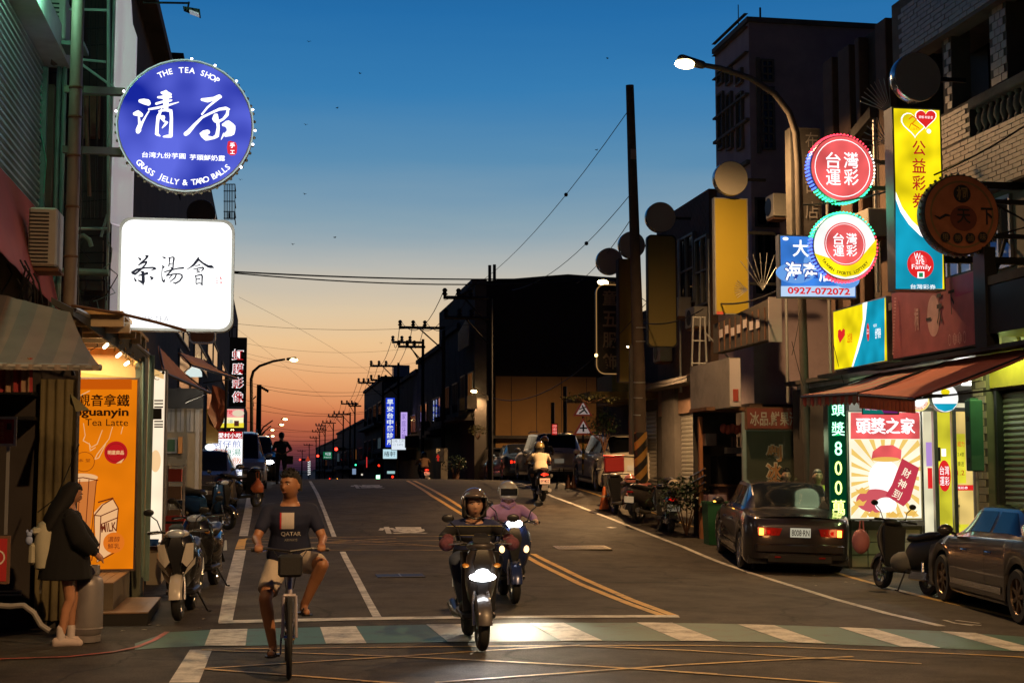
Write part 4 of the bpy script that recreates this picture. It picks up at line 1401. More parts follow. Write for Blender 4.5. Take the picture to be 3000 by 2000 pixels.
for u in (2027, 2048, 2070):
 B.part('rail', M().tube([pp(u, 1072 if u != 2070 else 1060), pp(u + (4 if u < 2060 else -6), 927)], .022, 6), GALV)
for v in (930, 998, 1064):
 B.part('rung', M().tube([pp(2028, v), pp(2068, v)], .015, 6), GALV)
B.part('strut', M().tube([pp(2064, 972), pp(2135, 1048)], .018, 6), GALV)
def fan(u, v, s, a0, a1, n, L, lab):
 c = pt(u, v, s)
 r = thing('bird_spike_fan', lab, 'spikes', c, 0, 'bird spike fans')
 for k in range(n):
  a = math.radians(a0 + (a1 - a0) * k / (n - 1))
  M().tube([(0, 0, 0), (L * math.cos(a), -.05, L * math.sin(a))], .008, 5).build('spike', GALV, r)
fan(2235, 850, 145, 60, 130, 7, .75, 'fan of thin spikes beside the blank yellow panel')
fan(2190, 850, 140, 140, 215, 8, .3, 'short spikes at the foot of the blank yellow panel')
fan(2610, 330, 185, 95, 165, 9, .55, 'fan of thin spikes at the left of the tall lottery sign')
fan(2600, 420, 180, 100, 190, 7, .45, 'lower fan of spikes behind the tall lottery sign')
LAMPH = E('sodium_head', (255, 222, 150), 22)
def lamp(label, pts, s, r=.07, head=.14, power=0, soft=.1, lens=None, grp='street lamps', off=(0, 0, -.15), spot=False):
 P = [pt(u, v, s) for u, v in pts]
 base = P[0]
 root = thing('street_lamp', label, 'street lamp', base, 0, grp)
 q = [p - base for p in P]
 n = len(q)
 M().tube(q[:-1], [r * (1.15 - .65 * i / n) for i in range(n - 1)], 10).build('pole', mat('lamp_pole', (.12, .10, .085), .6, .3), root, smooth=True)
 d = (q[-1] - q[-2]).normalized()
 h = q[-1]
 M().cap(h - d * head * 1.6, h + d * head * .7, head * .45, head * .6, 10).build('lamp_shade', mat('lamp_pole', (.22, .19, .16)), root, smooth=True)
 M().ell((h.x + d.x * head * .3, h.y + d.y * head * .3, h.z - head * .30), (head * 1.25, head * .8, head * .55), 14, 8).build('lens', lens or LAMPH, root, smooth=True)
 if power:
  light('SPOT', (h.x + off[0], h.y + off[1], h.z - head - .1), power, SODIUM, root, shadow_soft_size=soft, spot_size=math.radians(160), spot_blend=.7)
 return root
lamp('tall lit street lamp arching over the road beside the round lottery signs', [(2376, 1500), (2360, 1200), (2347, 800), (2339, 480), (2332, 390), (2312, 330), (2270, 275), (2200, 230), (2110, 200), (2055, 190), (2016, 180)], 155, .078, .17, LAMP_P, .12)
lamp('lit street lamp just above the neon-edged sign, its post behind the tall wooden pole', [(1868, 1380), (1868, 900), (1860, 860), (1835, 838), (1800, 826), (1772, 822)], 72, .07, .2, 6500)
lamp('small lit lamp bracketed low on the tall wooden pole under the signs', [(1870, 1060), (1862, 1030), (1852, 1018), (1842, 1014)], 116, .02, .04, 1800)
lamp('lit lamp on a short arm by the dark hall corner', [(1440, 1180), (1425, 1160), (1410, 1150), (1392, 1143)], 64, .05, .13, 900)
lamp('curved lit street lamp beside the red vertical photo sign', [(737, 1400), (737, 1200), (736, 1110), (742, 1088), (760, 1072), (800, 1058), (835, 1052), (858, 1051)], 47, .1, .2, 700)
for i, (u, v, s, L) in enumerate([(834, 1226, 24, 70), (824, 1242, 21, 60), (797, 1258, 17, 40), (781, 1277, 14, 30), (798, 1276, 13, 20), (787, 1286, 10, 10)]):
 lamp('small distant lit street lamp in the row on the far side of the crest', [(u - L, 1400), (u - L, v + 40), (u - L * .9, v + 25), (u - L * .5, v + 5), (u, v)], s, .1, .22 + .05 * (i > 2), 0)
for i, (u, v, s) in enumerate([(1042, 1290, 24), (1083, 1298, 26), (1018, 1332, 18), (1004, 1348, 14), (939, 1341, 12), (928, 1358, 10), (1196, 1260, 34), (1128, 1292, 34)]):
 lamp('small distant lit lamp among the dark houses past the crest', [(u + 24, v + 60), (u + 24, v + 8), (u + 12, v + 2), (u, v)], s, .06, .22, 120 if i in (0, 6) else 0)
r = thing('sign_spotlight', 'small black flood lamp on a thin arm against the sky', 'flood lamp', pt(500, 12, 230))
q = lambda u, v: pt(u, v, 230) - pt(500, 12, 230)
M().tube([q(420, 8), q(500, 9), q(554, 10)], .014, 6).tube([q(554, 6), q(550, 26)], .012, 6).build('arm', BLACK, r)
M().loft([[q(536, 22) + Vector((0, d, 0)) for d in (-.05, .05)] + [q(538, 30) + Vector((0, d, 0)) for d in (.05, -.05)], [q(586, 32) + Vector((0, d, 0)) for d in (-.07, .07)] + [q(588, 50) + Vector((0, d, 0)) for d in (.07, -.07)]]).build('housing', BLACK, r)
M().loft([[q(556, 34) + Vector((0, d, 0)) for d in (-.075, .03)] + [q(556, 40) + Vector((0, d, 0)) for d in (.03, -.075)], [q(582, 44) + Vector((0, d, 0)) for d in (-.085, .03)] + [q(584, 50) + Vector((0, d, 0)) for d in (.03, -.085)]]).build('lens', mat('pale_lens', (.7, .7, .72), .2, emit=((.8, .85, 1), .25)), r)
# ================================================================ left side
PVC = mat('green_grey_pipe', (.16, .24, .20), .5)
X0 = -2.9
ya, yb = 12.5, YX(92, X0)
B = Bd('corner_building', 'nearest building with a corrugated metal upper wall and dark doorway', 'building', (-4, 15, 0))
za, zb = ZX(92, 606, X0), ZX(92, -60, X0)
B.box('wall', DARKB, -7, X0 - .06, ya, yb, 0, za)
B.box('wall', DARKB, -7, X0 - .06, ya, yb, za, 14)
CORR = mat('pale_corrugated', (.30, .36, .33), .4, .4, .1, 2)
z = za
pr = None
k = 0
while z < ZX(92, 130, X0):
 if pr is None:
  mb = M().loft([[(X0 - .05, ya, z), (X0, ya, z + .03), (X0, ya, z + .06), (X0 - .05, ya, z + .085)], [(X0 - .05, yb, z), (X0, yb, z + .03), (X0, yb, z + .06), (X0 - .05, yb, z + .085)]])
  pr = B.part('corrugated_panel', mb, CORR)
 else:
  o = pr.copy()
  COL.objects.link(o)
  o.location.z += k * .09
 k += 1
 z += .09
B.box('edge_trim', PVC, X0 - .05, X0 + .05, yb + .002, yb + .1, za - .2, ZX(92, 130, X0))
B.part('gutter', M().tube([(X0 + .1, ya, ZX(92, 130, X0) + .6), (X0 + .1, yb + .2, ZX(92, 100, X0))], .06), CONC)
B.box('ledge', mat('green_white_ledge', (.5, .56, .52), .6), X0 - .05, X0 + .28, ya, yb + .35, ZX(92, 110, X0), ZX(92, 30, X0))
B.box('brick_pillar', BRICK, X0 - .05, X0 + .12, yb + .12, yb + .3, 2.6, ZX(92, 180, X0))
for k, (dx_, z0) in enumerate(((.15, 3.2), (.22, 3.6))):
 B.part('drain_pipe', M().tube([(X0 + dx_, yb + .3, z0), (X0 + dx_, yb + .3, 9)], .03), PVC)
light('AREA', (0 - X0 - 4 + .0 + 2.1, -.3, 8.2), 60, (.45, 1, .75), B.root, size=.8, rot=(0, math.radians(35), 0)) if False else None
awning('red_side_canvas', 'dull red sloping canvas below the corrugated wall', [(X0 + .03, 12.5, za + .02), (X0 + .03, yb, za + .02)], [(X0 + .45, 12.5, 3.75), (X0 + .3, yb - .1, 3.7)], mat('dull_red_canvas', (.30, .035, .025), .8, 0, .2, 2), 0, frame=False)
def P3(u, v, s):
 return pt(u, v, s)
AWG = stripes('grey_striped_metal', (.20, .155, .125), (.14, .125, .11), 3.4, 'X', .6)
aw = awning('striped_metal_awning', 'wide striped metal awning jutting over the corner shop', [pt(-160, 820, 300), pt(205, 915, 300)], [pt(-260, 1062, 345), pt(290, 1070, 318)], AWG, .05, scallop=False, frame=False, th=.03)
M().tube([pt(-250, 1068, 344) - aw.location, pt(296, 1076, 317) - aw.location], .03, 8).build('edge_tube', ALUD, aw)
M().tube([pt(180, 1100, 312) - aw.location, pt(205, 1050, 312) - aw.location, pt(215, 1100, 312) - aw.location], .02, 6).build('arm', BLACK, aw)
r = thing('striped_curtain', 'short red and tan striped curtain hanging under the striped awning', 'curtain', pt(40, 1100, 325))
mb = M()
L_ = r.location
for i in range(31):
 u = -40 + i * 135 / 30
 w = .02 * math.sin(i * 1.3)
 for v in (1048, 1148):
  p = pt(u, v, 325) - L_
  mb.v.append((p.x, p.y + w, p.z))
mb.f = [(2 * i, 2 * i + 2, 2 * i + 3, 2 * i + 1) for i in range(30)]
mb.build('cloth', stripes('red_tan_cloth', (.26, .02, .02), (.28, .17, .10), 7.0, 'X'), r, smooth='full')
B = Bd('corner_stall', 'dark closed stall front with a stained tarpaulin column', 'stall', pt(120, 1500, 285))
TARP = mat('stained_tarpaulin', (.17, .135, .06), .7, 0, .35, 3, .4, dirt=.7)
Yt = pt(120, 1400, 270).y
xt = lambda u: atY(u, 1400, Yt).x
zt2 = lambda v: atY(120, v, Yt).z
B.box('back_wall', DARKB, xt(-300), xt(112), Yt + .1, Yt + .25, 0, 3.4)
mb = M()
pts_ = []
for i in range(13):
 u = 112 + i * (218 - 112) / 12
 pts_.append((xt(u), Yt + (.03 * math.sin(i * 1.9) + (.02 if i % 3 else -.02))))
for z in (0.1, zt2(1500), zt2(1330), zt2(1200), zt2(1110)):
 for x, y in pts_:
  mb.v.append((x, y + random.uniform(-.01, .01), z))
mb.f = [(j * 13 + i, j * 13 + i + 1, (j + 1) * 13 + i + 1, (j + 1) * 13 + i) for j in range(4) for i in range(12)]
B.part('tarpaulin', mb, TARP, smooth='full')
B.box('column_core', DARKB, xt(112), xt(218), Yt + .07, Yt + .3, 0, 3.3)
B.part('flap', M().add([tuple(pt(*a)) for a in ((205, 1150, 280), (262, 1200, 290), (222, 1205, 290), (205, 1180, 280))], [(0, 1, 2, 3)]), mat('yellowed_tarp', (.35, .30, .12), .7))
B.box('shelf', BLACK, xt(-60), xt(105), Yt - .3, Yt + .09, zt2(1232), zt2(1222))
B.box('shelf', BLACK, xt(-60), xt(100), Yt - .35, Yt + .09, zt2(1160), zt2(1148))
for v in (1728, 1738):
 B.part('rail', M().tube([(xt(-60), Yt - .1, zt2(v)), (xt(78), Yt - .1, zt2(v))], .012, 6), GALV)
B.part('cable', M().tube([pt(232, 1300, 290), pt(190, 1400, 290), pt(162, 1460, 290), pt(110, 1500, 290)], .006, 5), BLACK)
S = Sign('menu_sign', 'small dark red menu sign with a steel rim on a post', 'sign', 'Y', -20, 1220, 48, 1306, 300, .03, face=mat('menu_red', (.25, .01, .01), .5), case=ALU)
S.text('冰甘露奶', 6, 1262, 10, 56, mat('board_orange', (.5, .24, .1)), vertical=True)
S.rect(20, 1240, 34, 1258, BLACK)
M().box(.02, .05, .01, .03, -1.0, -.14).build('post', GALV, S.root)
S = Sign('red_stall_sign', 'red sign with a white arc low at the corner stall', 'sign', 'Y', -60, 1569, 28, 1710, 320, .04, face=mat('menu_red_bright', (.38, .02, .02), .5), case=RUST)
S.disc(-8, 1632, 22, mat('board_white', (.6, .55, .45)), ring=.8)
r = tag(M().tube([pt(-60, 1768, 300), pt(30, 1775, 300), pt(70, 1772, 300), pt(100, 1795, 300), pt(120, 1830, 300), pt(146, 1847, 300)], .028, 8).build('hose_pipe', mat('grey_hose', (.28, .26, .25), .5), smooth=True), 'grey flexible hose curving to the ground behind the woman', 'hose')
c = pt(128, 695, 262)
r = thing('air_conditioner', 'outdoor air conditioner unit mounted beside the utility pole', 'air conditioner', c)
M().box(-.16, .15, -.05, .45, -.33, .33, None, .02).build('case', mat('aged_white_metal', (.38, .36, .32), .5, .1, .15, 2, dirt=.3), r)
mb = M()
for k in range(14):
 mb.box(-.15, .06, -.062, -.052, -.29 + k * .042, -.275 + k * .042)
mb.build('grille', BLACK, r)
M().box(-.17, .17, -.02, .4, -.38, -.345).build('bracket', RUST, r)
c = pt(165, 60, 235)
r = thing('air_conditioner', 'greenish air conditioner high on the steel frame behind the pole', 'air conditioner', c)
M().box(-.16, .12, -.05, .4, -.25, .3, None, .02).build('case', mat('aged_white_metal', (.38, .36, .32)), r)
mb = M()
for k in range(8):
 mb.box(-.13, .04, -.062, -.052, -.2 + k * .055, -.18 + k * .055)
mb.build('grille', BLACK, r)
M().box(-.3, .35, -.06, .4, -.32, -.27).build('bracket', PVC, r)
POLE = mat('stained_pole', (.20, .155, .125), .6, .1, .2, 3, .2, dirt=.4)
base = pt(193, 1300, 262)
r = thing('utility_pole', 'brown jointed utility pole in front of the blue round sign bracket', 'pole', (base.x, base.y, 0))
M().tube([(0, 0, 0), (0, 0, 11)], [.078, .066], 16).build('shaft', POLE, r, smooth=True)
for v in (232, 322, 440, 595, 745, 895):
 z = pt(190, v, 262).z
 M().rev([(.080, z - .012), (.083, z), (.080, z + .012)], 16, 'z').build('band', RUST, r)
for k in range(3):
 M().tube([(.08, -.03, 3 + k), (.1, -.05, 3.5 + k), (.085, -.03, 4.1 + k)], .006, 5).build('cable', BLACK, r)
B = Bd('sign_scaffold', 'green-lit steel scaffold holding the shop signs to the wall', 'frame', pt(260, 500, 232))
f = lambda u, v, s=232: pt(u, v, s)
for a, b, rr in (((318, -30), (318, 680), .022), ((125, 26), (322, 30), .018), ((215, 172), (310, 182), .016), ((230, 182), (340, 262), .016), ((205, 670), (315, 670), .02), ((315, 628), (296, 694), .018)):
 B.part('strut', M().tube([f(*a), f(*b)], rr, 8), mat('green_lit_steel', (.34, .42, .38), .5, .2))
for a, b in (((225, 268), (355, 272)), ((290, 447), (357, 450))):
 B.part('beam', M().tube([f(*a), f(*b)], .05, 4), mat('mossy_steel', (.09, .09, .05), .7))
for k in range(7):
 u = 235 + k * 11
 B.part('rod', M().tube([f(u, -10, 225), f(u + 6 * (-1) ** k, 260, 225), f(u - 4, 640, 225)], .006, 5), BLACK)
for v in (90, 140, 215, 560, 600, 640, 700, 740, 770, 820, 860):
 B.part('rod', M().tube([f(140, v, 222), f(330, v + random.uniform(-20, 20), 222)], .01, 5), BLACK)
B.part('back_panel', M().box(f(128, 0).x - .1, f(335, 0).x, pt(200, 400, 215).y, pt(200, 400, 215).y + .1, 2.9, 9), DARKB)
for k, (u0, v0, u1, v1) in enumerate(((225, 30, 240, 150), (215, 260, 290, 400), (150, 150, 200, 190), (240, 700, 300, 850), (225, 880, 260, 980))):
 a, b = pt(u0, v1, 219), pt(u1, v0, 219)
 B.part('duct', M().box(a.x, b.x, a.y - .03, a.y + .12, a.z, b.z), [CONCD, RUST, mat('lime_box', (.12, .16, .03)), DARKB, CONCD][k])
for a, b in (((150, 290), (165, 590)), ((250, 290), (262, 575))):
 B.part('pipe', M().tube([f(*a, 226), f(b[0], b[1], 226)], .025, 8), RUST)
B.part('pipe', M().tube([f(150, 795), f(230, 795), f(320, 800)], .045, 10), PVC)
B.part('pipe', M().tube([f(208, 790), f(212, 720), f(225, 695), f(245, 690), f(262, 702), f(268, 722)], .03, 10), PVC)
for k in range(14):
 u, v = random.uniform(205, 330), random.uniform(700, 960)
 B.part('cable', M().tube([f(u, v), f(u + random.uniform(-25, 25), v + 20), f(u + random.uniform(-30, 30), v + 60), f(u + random.uniform(-40, 10), v + 85)], .007, 5), [BLACK, PVC, BLACK][k % 3])
for k in range(10):
 u, v = random.uniform(10, 120), random.uniform(760, 830)
 B.part('cable', M().tube([f(u, v, 285), f(u + 15, v + 30, 285), f(u + random.uniform(-20, 30), v + 90, 285)], .01, 5), BLACK)
B.part('hanging_cord', M().tube([f(121, 240), f(118, 380), f(135, 470), f(128, 560), f(120, 606)], .008, 5), mat('green_cord', (.1, .4, .25)))
r = thing('green_neon_fixture', 'green fluorescent tube fixture high above the corrugated wall', 'light', pt(60, -90, 262))
M().box(-.3, .3, -.03, .03, -.0, .06).build('housing', ALU, r)
M().tube([(-.28, 0, -.03), (.28, 0, -.03)], .018).build('tube', E('green_tube', (150, 255, 200), 8), r)
light('POINT', (.2, -.1, -.15), 90, (.35, 1, .62), r, shadow_soft_size=.3)
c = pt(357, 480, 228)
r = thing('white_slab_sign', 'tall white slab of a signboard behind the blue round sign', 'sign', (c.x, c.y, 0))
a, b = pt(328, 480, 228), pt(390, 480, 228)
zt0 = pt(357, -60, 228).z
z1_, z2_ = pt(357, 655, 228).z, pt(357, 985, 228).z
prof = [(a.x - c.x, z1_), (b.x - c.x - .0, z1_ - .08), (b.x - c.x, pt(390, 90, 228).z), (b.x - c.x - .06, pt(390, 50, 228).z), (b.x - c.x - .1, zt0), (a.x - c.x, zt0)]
M().prism(prof, 0, .12).build('panel', mat('slab_white_glow', (.72, .66, .69), .5, 0, .06, 1, emit=((.9, .8, .86), .30)), r)  # faint emission stands in for light falling on the slab
M().prism([(a.x - c.x + .02, z2_), (b.x - c.x, z2_), (b.x - c.x, z1_ - .1), (a.x - c.x + .02, z1_ - .02)], 0, .1).build('panel', mat('slab_grey_glow', (.60, .56, .58), .5, 0, .06, 1, emit=((.9, .8, .86), .22)), r)  # lower panel carries the same put-in glow, a little weaker
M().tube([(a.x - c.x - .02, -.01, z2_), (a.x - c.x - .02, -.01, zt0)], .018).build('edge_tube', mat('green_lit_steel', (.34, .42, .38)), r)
BLUE = bpy.data.materials.new('tea_sign_blue')
BLUE.use_nodes = True
n_, l_ = BLUE.node_tree.nodes, BLUE.node_tree.links
n_.clear()
t_ = n_.new('ShaderNodeTexCoord')
no_ = n_.new('ShaderNodeTexNoise')
no_.inputs['Scale'].default_value = 1.6
no_.inputs['Detail'].default_value = 1
l_.new(t_.outputs['Object'], no_.inputs['Vector'])
cr = n_.new('ShaderNodeValToRGB')
cr.color_ramp.elements[0].position, cr.color_ramp.elements[0].color = .36, (*s2l((24, 40, 160)), 1)
cr.color_ramp.elements[1].position, cr.color_ramp.elements[1].color = .66, (*s2l((100, 112, 232)), 1)
l_.new(no_.outputs['Fac'], cr.inputs[0])
em = n_.new('ShaderNodeEmission')
l_.new(cr.outputs[0], em.inputs[0])
em.inputs[1].default_value = .95
oo = n_.new('ShaderNodeOutputMaterial')
l_.new(em.outputs[0], oo.inputs[0])
WB = E('tea_white', (255, 255, 255), 1.5)
S = Sign('blue_tea_sign', 'large round blue lit sign of the tea shop with white brush characters', 'sign', 'Y', 344, 172, 742, 562, 248, .22, disc=True, face=BLUE, case=mat('bulb_rim', (.45, .44, .36), .4, .3))
S.disc(543, 367, 198, mat('pale_green_rim', (.55, .62, .5), .4, emit=((.6, .8, .6), .35)), ring=.982)
Z = lambda p: [[(340 + x / 3.733, 160 + y / 3.733, w / 3.733) for x, y, w in q] for q in p]
ST = [
 [(265, 510, 40), (300, 515, 60), (345, 525, 66), (352, 535, 56)], [(205, 650, 40), (238, 645, 66), (272, 662, 50)], [(250, 690, 22), (258, 760, 30), (245, 830, 62), (240, 845, 46)], [(250, 820, 44), (290, 740, 26), (330, 668, 16), (360, 620, 14)],
 [(500, 420, 26), (535, 425, 60), (590, 440, 40)], [(460, 470, 22), (530, 468, 40), (600, 468, 24)], [(440, 540, 26), (500, 522, 26), (600, 505, 22), (612, 500, 10)], [(545, 410, 40), (545, 480, 66), (545, 590, 52)], [(360, 600, 20), (450, 585, 26), (560, 560, 26), (685, 523, 8)],
 [(500, 600, 18), (462, 680, 38), (452, 760, 34), (445, 870, 40), (480, 892, 14)], [(470, 620, 16), (540, 610, 26), (600, 615, 36), (606, 700, 34), (602, 800, 40), (598, 890, 44)], [(600, 895, 32), (560, 895, 32), (520, 900, 18)], [(480, 680, 26), (520, 685, 38), (525, 710, 16)], [(490, 700, 14), (530, 735, 22), (560, 740, 14)], [(505, 805, 10), (535, 770, 26), (560, 745, 20)],
 [(940, 495, 30), (1000, 500, 52), (1070, 485, 40), (1130, 460, 44), (1140, 465, 36)], [(1130, 470, 34), (1060, 530, 24), (1000, 580, 22), (940, 655, 20)], [(1240, 600, 14), (1200, 590, 36), (1130, 600, 30), (1030, 645, 24), (940, 690, 26), (860, 770, 34), (790, 850, 46), (762, 870, 46)],
 [(1225, 600, 26), (1215, 660, 36), (1170, 710, 26), (1120, 735, 30)], [(1085, 665, 34), (1068, 705, 34), (1085, 735, 30), (1110, 700, 24), (1100, 660, 26)], [(1110, 720, 34), (1118, 800, 34), (1105, 890, 44), (1060, 915, 30)], [(1060, 915, 26), (990, 915, 60), (945, 870, 66), (1000, 850, 56)],
 [(1175, 770, 36), (1220, 760, 80), (1260, 800, 96), (1255, 850, 90), (1200, 880, 46)], [(1180, 870, 24), (1150, 930, 8)],
]
S.stroke(Z(ST), WB)
S.arc('THE TEA SHOP', 543, 367, 164, -27, 33, 17, WB, bold=.015)
S.text('台湾九份芋圓', 480, 456, 124, 17, WB, .012)
S.text('芋頭鮮奶露', 608, 463, 102, 17, WB, .012)
S.arc('GRASS JELLY & TARO BALLS', 543, 360, 178, 226, 136, 17, WB, True, .015)
S.poly([(668, 416), (674, 414), (690, 418), (695, 428), (694, 448), (688, 456), (676, 457), (667, 450), (665, 432)], E('seal_red', (225, 50, 70), 1))
S.text('手', 681, 427, 14, 16, WB, .03)
S.text('工', 681, 447, 13, 11, WB, .03)
rim = M()
for k in range(52):
 a = 2 * math.pi * k / 52
 rim.ell(((S.r + .015) * math.cos(a), .1, (S.r + .015) * math.sin(a)), (.02, .03, .02), 6, 4)
rim.build('bulb_ring', mat('dull_bulb', (.35, .32, .18), .3), S.root, kind='stuff')
for k in (86, 66, 44, 16, -2, -14, -36, 152, 170):
 a = math.radians(k)
 M().ell(((S.r + .02) * math.cos(a), .02, (S.r + .02) * math.sin(a)), (.014, .014, .014), 8, 6).build('bulb', E('bulb_bright', (245, 240, 255), 9), S.root)
for z in (.36, -.36):
 M().box(-1.4, -S.r * .9, .08, .15, z, z + .08).build('bracket', mat('mossy_steel', (.09, .09, .05)), S.root)
light('AREA', (0, -.4, 0), 8, (.35, .45, 1), S.root, shape='DISK', size=1.4, rot=(math.pi / 2, 0, 0))
S = Sign('white_tea_sign', 'large square white lit sign with brush characters above the shop awning', 'sign', 'Y', 346, 640, 685, 969, 252, .2, face=E('tea_panel_white', (255, 255, 255), 1.45), case=mat('pale_green_case', (.42, .46, .42), .4, .2), round_=.13)
Z = lambda p: [[(350 + x / 6.534, 730 + y / 6.534, w / 6.534) for x, y, w in q] for q in p]
ST = [
 [(360, 160, 8), (400, 195, 34), (402, 212, 10)], [(500, 125, 14), (540, 130, 34), (500, 190, 24), (430, 250, 24), (370, 305, 18)], [(370, 300, 16), (440, 262, 20), (525, 238, 26), (500, 290, 22), (420, 380, 22), (300, 475, 30)], [(300, 475, 30), (240, 450, 36), (330, 390, 30), (480, 358, 20), (640, 352, 22), (695, 370, 30), (610, 402, 8)],
 [(415, 430, 16), (450, 440, 40), (455, 540, 44), (455, 620, 46), (452, 685, 12)], [(365, 505, 12), (430, 490, 24), (530, 462, 36)], [(355, 592, 12), (400, 615, 26), (440, 640, 30)], [(280, 545, 8), (312, 605, 30), (318, 618, 14)], [(578, 518, 8), (630, 555, 40), (600, 583, 12)],
 [(825, 150, 10), (870, 168, 28), (878, 178, 12)], [(820, 315, 12), (848, 345, 30), (820, 360, 12), (808, 480, 9), (820, 590, 18), (850, 625, 28), (872, 570, 8)], [(945, 155, 12), (962, 180, 22), (955, 260, 12), (945, 320, 18)], [(960, 165, 12), (1030, 150, 16), (1045, 175, 24), (1030, 260, 20), (1025, 360, 18)], [(960, 285, 8), (1000, 275, 12)],
 [(865, 435, 16), (1000, 395, 18), (1120, 368, 18), (1222, 358, 26)], [(985, 350, 14), (1010, 370, 26), (1000, 400, 22), (905, 505, 20)], [(905, 505, 14), (1020, 480, 18), (1120, 468, 16), (1195, 490, 20), (1200, 540, 22), (1150, 610, 20), (1070, 655, 22), (1020, 630, 8)], [(1010, 490, 12), (950, 555, 12)], [(1090, 480, 16), (1060, 550, 20), (965, 625, 10)],
 [(1510, 165, 20), (1505, 195, 40), (1420, 300, 30), (1360, 345, 16), (1300, 382, 8)], [(1515, 200, 26), (1600, 270, 24), (1700, 330, 34), (1760, 335, 44), (1808, 356, 8)], [(1445, 320, 8), (1540, 303, 16)], [(1420, 375, 10), (1440, 382, 12), (1520, 360, 14), (1600, 350, 22), (1610, 375, 22), (1570, 420, 10)], [(1490, 375, 10), (1508, 440, 14)], [(1460, 410, 8), (1540, 400, 10)], [(1475, 447, 10), (1540, 435, 12)],
 [(1455, 505, 16), (1468, 560, 14), (1465, 650, 12), (1478, 665, 16)], [(1460, 510, 14), (1570, 485, 20), (1585, 520, 22), (1580, 620, 18), (1580, 685, 20)], [(1470, 578, 12), (1540, 566, 16)], [(1480, 660, 14), (1525, 648, 12), (1580, 660, 18)],
]
GI = E('sign_grey_ink', (52, 54, 66), .7)
S.stroke([[(a_, b_, w_ * 1.35 + .5) for a_, b_, w_ in q_] for q_ in Z(ST)], GI)
rd = E('seal_soft_red', (235, 110, 110), 1)
S.stroke(Z([[(1820, 515, 5), (1995, 512, 5)], [(1995, 512, 5), (1995, 683, 5)], [(1995, 683, 5), (1820, 683, 5)], [(1820, 683, 5), (1820, 515, 5)], [(1850, 535, 13), (1850, 580, 13)], [(1885, 535, 12), (1885, 582, 12)], [(1845, 613, 13), (1893, 613, 13)], [(1845, 650, 13), (1893, 650, 13)], [(1935, 540, 26), (1945, 575, 26)], [(1930, 650, 14), (1945, 612, 12)], [(1965, 620, 12), (1955, 652, 20)]]), rd)
S.text('TP TEA', 457, 934, 74, 15, E('sign_pale_grey', (150, 150, 158), 1), -.01)
S.text('悅選 意生', 548, 934, 74, 11, E('sign_paler_grey', (222, 222, 226), 1.1), -.012)
light('AREA', (0, -.3, 0), 10, (1, 1, 1), S.root, shape='SQUARE', size=1.2, rot=(math.pi / 2, 0, 0))
r = tag(M().tube([pt(210, 895, 285), pt(350, 918, 285), pt(455, 943, 285), pt(545, 968, 285)], .016, 8).build('awning_rod', RUST), 'thin rusty rod crossing in front of the white square sign', 'rod')
S = Sign('dim_round_sign', 'unlit dark round sign between the two lit tea signs', 'sign', 'Y', 547, 583, 631, 668, 150, .15, disc=True, face=mat('dim_disc', (.07, .06, .06), .5), case=mat('chrome_rim', (.5, .5, .5)))
S = Sign('dim_rounded_sign', 'unlit maroon sign with rounded foot hanging below the white tea sign', 'sign', 'Y', 553, 930, 632, 1006, 150, .12, face=mat('dim_maroon', (.09, .05, .045), .5), case=mat('chrome_rim', (.5, .5, .5)), round_=.1)
s0 = 228
Yp = pt(300, 1400, s0).y
xp = lambda u: atY(u, 1400, Yp).x
zp = lambda v, u=300: atY(u, v, Yp).z
B = Bd('tea_shop', 'open tea shop with a glowing orange interior beside the pavement', 'shop', (xp(330), Yp, 0))
ORW = mat('orange_wall', (.55, .33, .12), .6)
B.box('back_wall', ORW, xp(150), xp(424), Yp + .12, Yp + .22, 0, 3.3)
FLR = mat('brown_wood_floor', (.26, .16, .09), .45, 0, .25, 3, .1)
zf = zp(1668)
YF = pt(300, 1780, 262).y
B.part('platform', M().prism([(xp(205), -.02), (xp(396), -.02), (xp(396), zf), (xp(205), zf)], YF, Yp + .11), mat('platform_side', (.16, .13, .09), .7, 0, .2, 3, .2, dirt=.4))
for k in range(7):
 x = xp(205) + k * (xp(396) - xp(205)) / 7
 B.box('plank', FLR, x + .004, x + (xp(396) - xp(205)) / 7 - .004, YF + .002, Yp - .03, zf, zf + .012)
q0, q1 = pt(310, 1830, 268), pt(440, 1830, 268)
B.box('step', mat('step_riser', (.02, .018, .015), .6), pt(300, 1800, 262).x, pt(437, 1800, 262).x, pt(370, 1820, 266).y, pt(370, 1750, 238).y, -.02, .14)
for k in range(5):
 xa = pt(300, 1800, 262).x + k * (pt(437, 1800, 262).x - pt(300, 1800, 262).x) / 5
 B.box('step_board', FLR, xa + .003, xa + .105, pt(370, 1820, 266).y - .015, pt(370, 1750, 238).y, .141, .156)
CE = mat('cream_joist', (.55, .42, .26), .6)
zc_ = zp(1092)
B.box('ceiling', ORW, xp(140), xp(424), YF - .9, Yp + .11, zc_ + .42, zc_ + .46)
for k in range(5):
 y = YF - .8 + k * .7
 B.box('joist', CE, xp(140), xp(424), y, y + .09, zc_ + .3, zc_ + .418)
for k, (u, v) in enumerate(((312, 1013), (350, 1040), (374, 1064))):
 p = pt(u, v, 245 - k * 7)
 B.part('tube_light', M().tube([p + Vector((-.05, .22, -.0)), p + Vector((.03, -.2, .0))], .02, 8), E('warm_tube', (255, 235, 190), 7))
light('AREA', (-.35, -.7, zc_ + .25), 60, (1, .78, .45), B.root, shape='RECTANGLE', size=.9, size_y=1.2)
B.part('roof', M().loft([[pt(150, 870, 290), pt(215, 905, 285), pt(215, 925, 285), pt(150, 890, 290)], [pt(418, 1000, 225), pt(432, 1010, 225), pt(432, 1080, 225), pt(418, 1070, 225)]]), mat('dark_roofing', (.05, .05, .045), .8))
